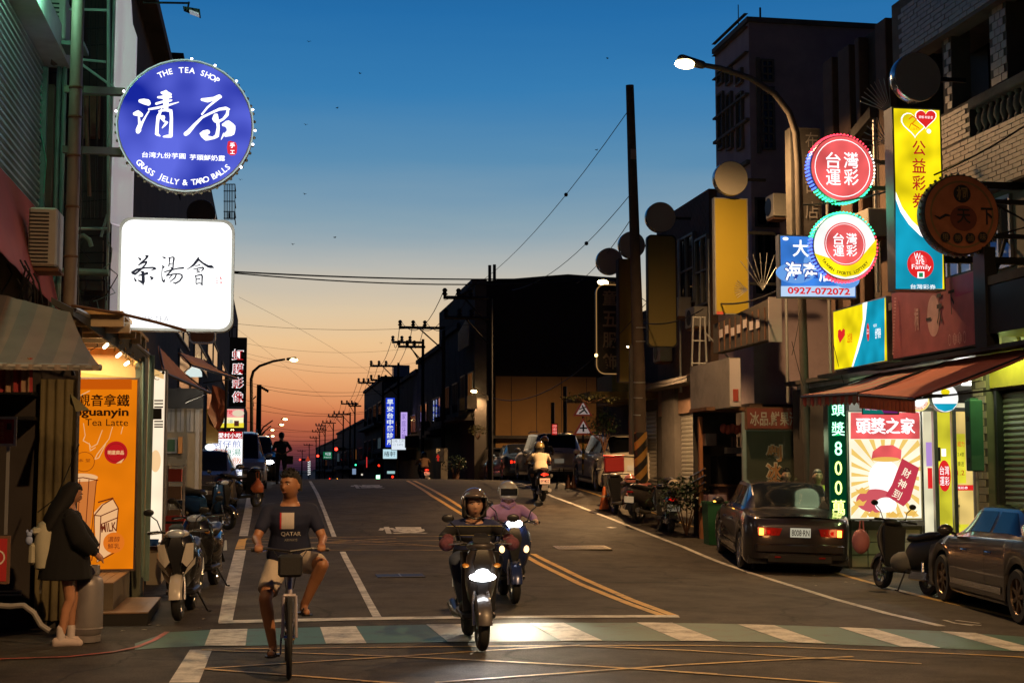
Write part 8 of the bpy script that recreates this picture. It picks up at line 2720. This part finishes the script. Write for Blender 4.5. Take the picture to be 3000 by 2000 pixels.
M().box(q(1852, 455).x - .07, q(1852, 455).x + .07, q(1852, 455).y - .14, q(1852, 455).y - .12, q(1867, 470).z, q(1867, 440).z).build('tag_plate', mat('tag_pink', (.4, .25, .2)), TP)
M().tube([q(1850, 1330), q(1850, 1010)], .07, 8).build('side_post', CONCD, TP)
for k in range(8):
 v = 850 + k * 14
 M().tube([q(1868, v), q(1880 + 18 * math.sin(k * 2), v + 22), q(1872, v + 45)], .012, 5).build('cable', BLACK, TP)
WIRE = mat('black_wire', (.008, .008, .008), .6)
def wire(a, b, sag, label, r=.012, n=14, grp='overhead wires', sa=None, beads=()):
 """a,b = (u,v,s); hangs in a catenary-like curve"""
 A, Bb = pt(*a), pt(*b)
 P = [A.lerp(Bb, i / n) - Vector((0, 0, sag * 4 * (i / n) * (1 - i / n))) for i in range(n + 1)]
 o = tag(M().tube([p - A for p in P], r, 4).build('wire', WIRE, loc=A), label, 'wire', grp)
 for t in beads:
  p = P[int(t * n)] - A
  M().ell(p, (.06, .09, .06), 8, 6).build('insulator', BLACK, o)
 return o
wire((687, 796, 118), (1760, 812, 95), .12, 'upper of the two black cables crossing the whole sky', .02)
wire((687, 800, 118), (1760, 818, 95), .22, 'lower of the two black cables crossing the whole sky', .017)
wire((1844, 320, 118), (1300, 880, 62), .9, 'long thin wire rising from the hall corner to the top of the tall wooden pole', .012, beads=(.28,))
wire((1855, 560, 118), (1500, 850, 75), .5, 'middle thin wire reaching the tall wooden pole', .012, beads=(.3,))
wire((1862, 620, 118), (1690, 830, 85), .2, 'short thin wire behind the blank round signs', .012)
wire((690, 948, 60), (1440, 945, 70), .3, 'thin wire across the peach sky', .008)
for i, (v0, v1) in enumerate(((1005, 1015), (1033, 1062), (1045, 1075), (1118, 1135), (1124, 1142), (1170, 1190), (1192, 1200), (1232, 1240))):
 wire((715, v0, 45), (1240 - i * 18, v1, 45), .5 + .1 * (i % 3), 'thin cable crossing the orange sky between the houses', .011 if i > 2 else .007)
for i in range(16):
 v = 1255 + i * 8
 wire((760 + i * 2, v + 4 * (i % 3), 22), (1010 - i * 4, v + 3 * ((i * 7) % 5), 22), .5, 'one of many thin cables low over the far street', .014)
wire((700, 870, 70), (1180, 1160, 42), -.3, 'thin wire slanting down toward the far poles', .006)
wire((690, 960, 60), (1010, 1230, 30), -.3, 'lower thin wire slanting down to the far poles', .006)
wire((1420, 1155, 64), (1860, 930, 113), 1.0, 'drooping wire from the hall corner lamp to the tall wooden pole', .018)
wire((1880, 945, 116), (2060, 905, 132), .15, 'wire from the tall wooden pole to the brick house', .014)
wire((2100, 888, 136), (2280, 850, 160), .1, 'double wire across the foot of the yellow panel', .018)
wire((1890, 1120, 118), (2020, 1100, 130), .1, 'slack wire beside the ladder frame', .01)
wire((2352, 600, 190), (3060, 330, 214), .3, 'black cable rising over the tiled house windows', .014)
for i, (u, v) in enumerate(((2320, 1000), (2440, 1000), (2345, 910))):
 wire((u, v, 170), (u + 35 - 60 * (i == 2), v + 130, 172), .05, 'loose white cord dangling by the yellow and teal fascia', .006, 8)
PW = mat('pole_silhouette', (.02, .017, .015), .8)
prev = None
for i, (u, vt, s, arms, top) in enumerate([(1437, 870, 76, [(1302, 1440, 868), (1305, 1442, 928)], 'power pole with two crossarms against the hall corner'), (1298, 952, 60, [(1170, 1300, 957)], 'power pole with one long crossarm over the flat dark block'),
                                      (1237, 990, 52, [(1150, 1240, 1000), (1168, 1250, 1013)], 'power pole with crowded insulators before the dark block'), (1165, 1060, 43, [(1086, 1164, 1070), (1086, 1162, 1112)], 'power pole above the long low terrace'),
                                      (1120, 1118, 38, [(1050, 1100, 1120)], 'power pole at the end wall of the terrace'), (1038, 1176, 29, [(1000, 1052, 1182), (1022, 1060, 1188)], 'power pole above the traffic lights'), (1024, 1206, 26, [(978, 1026, 1212)], 'slender power pole just past the traffic lights'),
                                      (1004, 1216, 24, [(962, 1004, 1220)], 'thin power pole in the far row'), (951, 1242, 20, [(925, 955, 1246), (930, 958, 1258)], 'thicker power pole with crowded arms in the far row'), (975, 1240, 21, [(945, 985, 1238)], 'power pole leaning into the far cluster'),
                                      (935, 1262, 17, [(915, 948, 1264)], 'small pole in the far cluster'), (925, 1280, 15, [(908, 938, 1282)], 'smaller pole deeper in the far cluster'), (905, 1300, 12, [(890, 918, 1303)], 'tiny pole near the vanishing street'), (885, 1318, 10, [(872, 896, 1321)], 'tiniest pole at the end of the street')]):
 b = pt(u, 1400, s)
 b.z = zg(b.x, b.y)
 P_ = thing('power_pole', top, 'power pole', b, 0, 'power poles along the street')
 t = pt(u, vt, s) - b
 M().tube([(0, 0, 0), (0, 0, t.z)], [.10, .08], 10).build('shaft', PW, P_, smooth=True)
 tips = []
 for (u0, u1, v) in arms:
  a, c = pt(u0, v, s) - b, pt(u1, v, s) - b
  a.y = c.y = 0
  M().tube([a, c], .07, 4).build('crossarm', PW, P_)
  M().tube([a.lerp(c, .45), Vector((0, 0, a.z - 1.1))], .035, 4).build('brace', PW, P_)
  for f_ in (.03, .33, .60):
   p = a.lerp(c, f_)
   io = M().rev([(.05, .07), (.12, .12), (.06, .2), (.11, .28), (.05, .36)], 8, 'z', p).build('insulator', PW, P_)
   tips.append(p + b + Vector((0, 0, .36)))
 if prev and i < 10:
  for A, Bb in zip(prev[:3], tips[:3]):
   P = [A.lerp(Bb, k / 10) - Vector((0, 0, 1.0 * 4 * (k / 10) * (1 - k / 10))) for k in range(11)]
   tag(M().tube([p - A for p in P], .016, 4).build('wire', WIRE, loc=A), 'power line sagging between two crossarmed poles', 'wire', 'power lines between the poles')
 prev = tips
b = pt(755, 1400, 38)
b.z = zg(b.x, b.y)
P_ = thing('concrete_pole', 'dark concrete pole behind the curved lamp, hung with insulators', 'pole', b)
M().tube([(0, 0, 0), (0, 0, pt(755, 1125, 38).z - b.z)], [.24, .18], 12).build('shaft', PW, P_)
for k in range(5):
 p = pt(764 + k * 5, 1133 + k * 3, 38) - b
 M().ell(p, (.09, .09, .12), 8, 6).build('insulator', PW, P_)
M().tube([pt(750, 1160, 38) - b, pt(740, 1170, 38) - b, pt(742, 1190, 38) - b], .05, 5).build('cable_loop', PW, P_)
WDIM = E('far_white', (225, 235, 245), 1.0)
S = Sign('blue_vertical_sign', 'tall lit blue vertical sign with white characters in the far row', 'sign', 'Y', 1129, 1164, 1157, 1310, 44, .4, face=E('far_blue', (30, 60, 200), 1.0), case=BLACK)
S.text('早安台中醫診所', 1143, 1236, 19, 136, WDIM, .03, vertical=True)
S = Sign('lilac_vertical_sign', 'narrow lit lilac vertical sign behind the blue one', 'sign', 'Y', 1173, 1206, 1194, 1300, 44, .4, face=E('far_lilac', (190, 165, 235), 1.0), case=BLACK)
S.text('家庭牙醫', 1183, 1250, 12, 80, E('far_ink', (110, 90, 170)), .0, vertical=True)
S = Sign('white_board_sign', 'lit white board with faint lettering beside a dark panel', 'sign', 'Y', 1146, 1284, 1190, 1318, 50, .2, face=WDIM, case=BLACK)
S.text('山楂 工房', 1166, 1291, 34, 8, E('far_grey', (150, 160, 170)))
S.text('口 5492', 1166, 1302, 30, 7, E('far_grey', (150, 160, 170)))
S = Sign('dark_board_sign', 'dark brown unlit board beside the lit white board', 'sign', 'Y', 1187, 1276, 1228, 1311, 52, .2, face=mat('brown_board', (.06, .03, .03)), case=BLACK)
S = Sign('low_white_sign', 'lit pale sign with two black brush characters below the white board', 'sign', 'Y', 1121, 1314, 1164, 1344, 50, .2, face=E('far_pale', (190, 225, 235), 1.0), case=BLACK)
S.text('椿軒', 1142, 1329, 34, 16, INK)
S = Sign('parking_sign', 'dark parking sign with P and a red arrow beside the plants', 'sign', 'Y', 1277, 1312, 1301, 1352, 66, .05, face=mat('sign_navy', (.02, .02, .03)), case=BLACK)
S.text('P', 1284, 1320, 12, 13, mat('board_white', (.6, .55, .45), emit=((1, .9, .7), .2)), .02)
S.poly([(1281, 1350), (1281, 1340), (1277, 1340), (1283, 1329), (1289, 1340), (1286, 1340), (1286, 1350)], E('far_red', (190, 40, 30), .8))
M().box(.05, .35, .06, .36, -1.4, .3).build('post', CONC, S.root)
S = Sign('street_name_sign', 'green road name sign hanging over the far junction', 'road sign', 'Y', 946, 1322, 973, 1344, 30, .1, face=E('far_green', (20, 110, 70), .8), case=BLACK)
S.text('中正路', 961, 1329, 16, 9, WDIM)
S.text('Zhongzheng Rd', 959, 1339, 20, 4, WDIM)
for (u0, v0, u1, v1, c_, lab) in ((1072, 1337, 1077, 1370, (210, 50, 50), 'slim red lit vertical sign in the far row'), (1031, 1371, 1044, 1390, (120, 140, 170), 'dim blue-white lit box low in the far row'), (1133, 1378, 1158, 1388, (150, 190, 190), 'pale lit shop counter low past the crest'),
                                  (1272, 1369, 1280, 1404, (150, 190, 220), 'pale blue lit panel beside the parking sign'), (1057, 1386, 1064, 1393, (240, 230, 210), 'small warm lit box near the crest'), (1101, 1390, 1114, 1406, (150, 255, 190), 'bright greenish lamp standing just past the crest')):
 Sign('lit_sign', lab, 'lit sign', 'Y', u0, v0, u1, v1, 45, .2, face=E('lp_%d' % u0, c_, 1.0 if u0 != 1101 else 4), case=BLACK)
S = Sign('led_strip_sign', 'two broken columns of white light dots by the warning triangle', 'sign', 'Y', 902, 1350, 910, 1392, 20, .1, face=BLACK, case=BLACK)
for k in range(7):
 S.rect(902, 1352 + k * 6, 904.5, 1355 + k * 6, W1, 'light_dot')
 S.rect(906.5, 1350 + k * 6, 909, 1353 + k * 6, W1, 'light_dot')
RLT = E('red_signal', (255, 50, 35), 7)
def signal(u, v, s, lab, arm=None):
 p = pt(u, v, s)
 r = thing('traffic_light', lab, 'traffic light', p, 0, 'traffic lights at the far junction')
 M().box(-.2, 1.05, .0, .25, -.2, .2, None, .03).build('housing', mat('signal_yellow', (.25, .16, .04)), r)
 M().rev([(.17, -.03), (.17, .0)], 16, 'y').build('red_lens', RLT, r)
 for k in (1, 2):
  M().rev([(.14, -.02), (.14, 0)], 14, 'y', (.4 * k, 0, 0)).build('dark_lens', BLACK, r)
 if arm:
  e = pt(arm, v - 1, s) - p
  M().tube([(1.0, .12, 0), (e.x, .12, .1), (e.x, .12, zg(p.x, p.y) - p.z)], .08, 8).build('mast_arm', mat('lamp_pole', (.22, .19, .16)), r)
signal(985, 1315, 26, 'red traffic light on a long arm over the far junction', 1064)
signal(931, 1335, 20, 'red traffic light left of the green road sign, on a short mast', 945)
signal(879, 1346, 15, 'farthest red traffic light, alone against the purple haze', 884)
for (u, v, s, c_, lab) in ((1110, 1363, 40, 'r', 'small red light point in the far row'), (1042, 1361, 32, 'g', 'small green light point in the far row'), (966, 1402, 24, 'r', 'small red light point low beside a far car'), (988, 1403, 26, 'o', 'orange light point just above the crest'), (1150, 1396, 44, 'r', 'small red light point near the pale counter')):
 tag(M().ell((0, 0, 0), (.08, .08, .08), 10, 6).build('light_point', {'r': TAILON, 'g': BULB['g'], 'o': AMBER}[c_], loc=pt(u, v, s)), lab, 'light')
for (u, v, s, lab) in ((950, 1398, 20, 'dark far car heading down the street'), (888, 1398, 16, 'far red-lit car beside the lane line')):
 p = pt(u, v, s)
 o = car(lab, (p.x, p.y, 0), 0, DKMET, 'mpv', H=1.6, tail='on')
 o.location.z = zg(p.x, p.y)
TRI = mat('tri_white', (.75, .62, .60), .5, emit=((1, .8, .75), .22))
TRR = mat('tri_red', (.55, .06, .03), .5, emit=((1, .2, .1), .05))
def triangle(u, v, sz_, s, lab, kind):
 S = Sign('warning_sign', lab, 'road sign', 'Y', u - sz_, v - sz_, u + sz_, v + sz_, s, .04, body=False, group='warning triangles')
 k = sz_
 a, b, c_ = S.P(u, v - k), S.P(u + k, v + k * .78), S.P(u - k, v + k * .78)
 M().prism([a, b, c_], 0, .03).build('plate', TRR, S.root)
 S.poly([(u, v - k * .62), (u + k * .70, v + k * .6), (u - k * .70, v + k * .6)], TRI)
 if kind == '+':
  S.rect(u - 2.5, v - 9, u + 2.5, v + 13, INK)
  S.rect(u - 11, v, u + 11, v + 4.5, INK)
 else:
  S.stroke([[(u - 2, v - 8, 4), (u + 4, v + 4, 5), (u - 10, v + 14, 4)], [(u + 4, v + 4, 4), (u + 12, v + 14, 4)], [(u - 10, v + 2, 3), (u + 8, v - 4, 3)]], INK)
 return S
triangle(1708, 1196, 29, 96, 'upper red and white triangle with a walking figure, half behind the canopy', 'w')
S = triangle(1709, 1251, 29, 96, 'red and white triangle with a black cross above a banded post', '+')
for k in range(7):
 M().tube([(0, .05, -.32 - k * .16), (0, .05, -.32 - (k + 1) * .16)], .04, 10).build('post_band', mat('band_yellow', (.4, .26, .03)) if k % 2 else INK, S.root)
M().tube([(0, .05, .9), (0, .05, -.32)], .03, 8).build('post', INK, S.root)
S = Sign('warning_sign', 'tiny red triangle in the far street', 'road sign', 'Y', 896, 1334, 908, 1350, 20, .04, body=False)
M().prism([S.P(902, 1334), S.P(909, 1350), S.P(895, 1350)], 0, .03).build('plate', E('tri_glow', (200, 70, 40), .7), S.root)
S = Sign('red_shop_sign', 'small lit red sign leaning before the ochre wall', 'sign', 'Y', 1615, 1240, 1634, 1275, 86, .06, face=E('far_red', (190, 40, 30)), case=BLACK)
S.text('停車場', 1625, 1257, 14, 28, E('far_rose', (250, 150, 140)), vertical=True)
for (u, v0, lab) in ((1620, 1178, 'dark post carrying the small red sign'), (1656, 1130, 'dark post before the ochre hall wall')):
 b = pt(u, 1400, 84)
 b.z = zg(b.x, b.y)
 tag(M().tube([(0, 0, 0), (0, 0, pt(u, v0, 84).z - b.z)], .07, 8).build('post', BLACK, loc=b), lab, 'post')
p = gp(1770, 1458, 118)
r = thing('traffic_cone', 'orange traffic cone with a dark base behind the red box scooter', 'cone', p)
M().rev([(.13, .03), (.028, .58), (.02, .585)], 24, 'z').build('shell', mat('cone_orange', (.60, .14, .03), .5), r, smooth=True)
M().rev([(.075, .33), (.055, .43)], 24, 'z').build('white_band', mat('cone_white', (.5, .4, .3)), r)
M().box(-.19, .19, -.19, .19, 0, .04).build('base', BLK, r)
p = gp(1645, 1437, 96)
r = thing('folding_barrier', 'small dark folding barrier standing behind the silver car', 'barrier', p)
for s in (-1, 1):
 M().tube([(s * .16, -.1, 0), (s * .06, 0, .62)], .014, 5).tube([(s * .16, .1, 0), (s * .06, 0, .62)], .014, 5).build('leg', BLACK, r)
for z in (.3, .5):
 M().tube([(-.12, -.03, z), (.12, -.03, z)], .012, 5).build('bar', BLACK, r)
for u in (1665, 1680):
 p = gp(u, 1437, 96)
 r = thing('small_cone', 'small dark cone beside the folding barrier', 'cone', p, 0, 'small cones by the barrier')
 M().rev([(.09, .02), (.02, .42)], 16, 'z').build('shell', mat('cone_dull', (.2, .07, .03), .5), r)
 M().box(-.11, .11, -.11, .11, 0, .02).build('base', BLK, r)
def plant(u, v, s, w, h, n, lab, pot=True, name='potted_plant', cat='plant', z0=None, lf=LEAF):
 p = gp(u, v, s)
 if z0:
  p.z = pt(u, z0, s).z
 r = thing(name, lab, cat, p)
 mb = M()
 for i in range(n):
  th, ph, rr_ = random.uniform(0, 6.28), random.uniform(-.4, 1.4), random.uniform(.35, 1)
  c = Vector((math.cos(th) * math.cos(ph) * w * rr_, math.sin(th) * math.cos(ph) * w * .7 * rr_, h * .55 + math.sin(ph) * h * .45 * rr_))
  d = Vector((random.uniform(-1, 1), random.uniform(-1, 1), random.uniform(-.8, .5))).normalized() * random.uniform(.06, .14)
  sd_ = d.cross(Vector((0, 0, 1))).normalized() * .028
  mb.add([c, c + d * .5 + sd_, c + d, c + d * .5 - sd_], [(0, 1, 2, 3)])
 mb.build('leaves', lf, r, kind='stuff')
 for k in range(5):
  a = k * 1.3
  M().tube([(0, 0, .05), (math.cos(a) * w * .3, math.sin(a) * w * .2, h * .4), (math.cos(a) * w * .6, math.sin(a) * w * .4, h * .8)], [.018, .012, .005], 5).build('stem', RUST, r)
 if pot:
  M().rev([(.12, 0), (.17, .24), (.18, .25), (.15, .25), (.13, .2)], 16, 'z').build('pot', mat('clay_pot', (.14, .07, .045)), r)
plant(2010, 1480, 140, .6, 1.3, 900, 'large leafy shrub growing beside the black scooter with a helmet', False)
plant(1945, 1470, 132, .45, 1.1, 350, 'smaller leafy shrub beside the striped wooden pole')
plant(2248, 1470, 150, .24, .6, 200, 'potted plant at the shoulder of the man in the grey blue shirt', z0=1490)
plant(2352, 1450, 152, .16, .5, 120, 'leafy plant between the two standing men', z0=1450)
plant(1770, 1335, 104, .5, 1.3, 600, 'dim tree branch hanging near the warning triangles', False, 'hanging_branch', 'branch', z0=1330)
plant(1335, 1405, 70, .6, 1.1, 500, 'dark shrub beyond the crest beside the parking sign')
plant(1400, 1250, 68, .5, .7, 300, 'lamp-lit yellow leaves hanging on the hall corner', False, 'wall_plant', 'plant', z0=1290, lf=LEAFY)
plant(1725, 1190, 108, .9, .3, 350, 'mossy growth along the edge of the low house canopy', False, 'roof_moss', 'moss', z0=1185, lf=LEAFY)
p = gp(2096, 1540, 146)
r = thing('green_bin', 'green plastic bin with a foil-covered box on top by the juice stall', 'bin', p)
M().loft([[(-.19, -.17, 0), (.19, -.17, 0), (.19, .17, 0), (-.19, .17, 0)], [(-.22, -.2, .82), (.22, -.2, .82), (.22, .2, .82), (-.22, .2, .82)]]).build('body', mat('bin_green', (.02, .11, .04), .5), r)
M().box(-.235, .235, -.21, .21, .82, .86).build('rim', mat('bin_green', (.02, .11, .04)), r)
r = thing('foil_box', 'shiny box reflecting pink light on top of the green bin', 'box', p + Vector((0, 0, .865)))
M().box(-.19, .19, -.17, .17, 0, .13).build('carton', mat('foil_pink', (.5, .3, .34), .25, .6, .5, 12, .3), r)
B = Bd('juice_stall', 'dark juice stall with a cabinet, hood and hanging red lanterns', 'stall', pt(2130, 1400, 146))
YQ = B.L.y + 1.0
xq = lambda u: atY(u, 1380, YQ).x
zq = lambda v: atY(2130, v, YQ).z
B.box('back_wall', DARKB, xq(2060), xq(2186), YQ + .6, YQ + .7, 0, zq(1200))
B.box('cabinet', mat('black_glass_cabinet', (.012, .012, .014), .2), xq(2104), xq(2178), YQ, YQ + .5, zq(1420), zq(1335))
B.box('counter', RUST, xq(2100), xq(2182), YQ - .1, YQ + .5, zq(1424), zq(1418))
B.box('counter_front', mat('brown_counter', (.07, .035, .03), .7), xq(2102), xq(2180), YQ - .05, YQ + .45, .1, zq(1425))
B.box('light_strip', mat('pale_strip', (.30, .27, .24), .6), xq(2122), xq(2178), YQ - .06, YQ - .01, zq(1328), zq(1310))
B.box('hood', mat('grey_hood', (.16, .14, .14), .4, .5, .3, 5), xq(2064), xq(2096), YQ - .1, YQ + .3, zq(1305), zq(1270))
B.box('roof', RUST, xq(2050), xq(2190), YQ - .5, YQ + .7, zq(1205), zq(1195))
B.box('orange_post', mat('orange_post', (.30, .12, .05), .7), xq(2054), xq(2064), YQ + .1, YQ + .2, 0, zq(1220))
for k in range(6):
 B.part('lantern', M().ell((xq(2112 + k * 13), YQ - .2, zq(1255 + 4 * (k % 2))), (.075, .075, .10), 12, 8), mat('dull_lantern', (.28, .06, .045), .6, 0, .3, 9), smooth=True)
for k in range(4):
 B.part('hanging_card', M().box(xq(2135 + k * 10), xq(2141 + k * 10), YQ - .18, YQ - .17, zq(1308), zq(1280)), mat('card_brown', (.16, .09, .06)))
B = Bd('step_railing', 'brass-coloured tube railings leading up beside the shrub', 'railing', pt(2060, 1430, 140))
for i in range(4):
 B.part('rail', M().tube([pt(2020 - i * 4, 1400 + i * 22, 138), pt(2066, 1372 + i * 20, 142)], .02, 6), mat('brass_rail', (.45, .25, .08), .25, .8))
for u in (2022, 2046, 2064):
 B.part('post', M().tube([pt(u, 1398 - (u - 2022) * .6, 139), pt(u, 1480, 139)], .018, 6), BLACK)
B = Bd('shuttered_shop', 'closed shop with metal roller shutters behind the shrub', 'shop front', (10.95, YX(2030, 10.9), 0))
yA, yB = YX(2085, 10.9), YX(1985, 10.9)
shutter(B, 10.9, yA, yB, .9, ZX(2035, 1150, 10.9), SHUT, .11)
yC, yD = YX(1925, 10.85), YX(1885, 10.85)
shutter(B, 10.85, yC, yD, 1.0, ZX(1905, 1200, 10.85), SHUTD, .12)
B.box('column', CONCD, 10.7, 10.95, YX(1978, 10.7), YX(1940, 10.7), .5, 4.0)
B.box('side_rail', GALV, 10.84, 10.88, YX(2037, 10.86), YX(2032, 10.86), .9, 3.9)
B.box('pier', BRICK, 10.6, 10.9, YX(2186, 10.6) - .3, YX(2150, 10.6), 0, 3.2)
BM = mat('bird_dark', (.02, .018, .018), .8)
bm_ = [(905, 123), (1055, 216), (988, 317), (896, 366), (893, 569), (981, 696), (858, 716), (704, 527), (1748, 440), (1780, 172), (1117, 1005), (1262, 960)]
for i, (u, v) in enumerate(bm_):
 s = 55
 a = .3 * math.sin(i * 2.2)
 o = thing('bird', 'small dark bird flying in the blue and orange sky' if v < 1000 else 'small dark bird flying low over the roofs', 'bird', pt(u, v, s), a * 3, 'birds in the sky')
 M().ell((0, 0, 0), (.022, .075, .02), 8, 6).build('body', BM, o)
 for sd_ in (-1, 1):
  M().add([(0, .03, 0), (0, -.04, 0), (sd_ * .07, -.03, .05), (sd_ * .13, .02, .02 + a * .05), (sd_ * .06, .04, .045)], [(0, 1, 2, 4), (2, 3, 4)]).build('wing', BM, o)
for i in range(26):
 side = random.random() < .5
 u, v = (random.uniform(2380, 2720), random.uniform(1640, 1720)) if side else (random.uniform(330, 620), random.uniform(1780, 1850))
 p = gnd(u, v)
 tag(M().add([(0, 0, .004), (.04, .01, .012), (.05, .05, .006), (.01, .04, .01)], [(0, 1, 2, 3)]).build('litter_scrap', mat('pale_scrap', (.35, .32, .25)), loc=p + Vector((0, 0, .003)), rotz=i), 'pale scrap of litter by the shop kerb' if side else 'pale scrap of litter by the parked scooters', 'litter', 'litter scraps near the kerbs')
for (x, y, hx, lab, P_w) in ((11.0, 3.0, 5.0, 'added unseen street lamp at the near corner of the junction on the shop side', LAMP_N), (-5.5, 6.5, -2.6, 'added unseen street lamp at the near corner of the junction on the tea shop side', LAMP_N * .1)):  # both lamps are added out of view to light the foreground
 r = thing('street_lamp', lab, 'street lamp', (x, y, 0), 0, 'street lamps')
 d = 1 if hx > x else -1
 M().tube([(0, 0, 0), (0, 0, 7.6), (d * .3, 0, 8.6), (d * 1.2, 0, 9.2), (hx - x, 0, 9.4)], [.1, .09, .07, .06, .05], 10).build('pole', mat('lamp_pole', (.22, .19, .16)), r)
 M().ell((hx - x, 0, 9.42), (.38, .17, .1), 14, 8).build('lamp_shade', mat('lamp_pole', (.22, .19, .16)), r)
 M().ell((hx - x, 0, 9.34), (.3, .13, .07), 14, 8).build('lens', LAMPH, r)
 light('SPOT', (hx - x, 0, 9.2), P_w, SODIUM, r, shadow_soft_size=.12, spot_size=math.radians(165), spot_blend=.6)
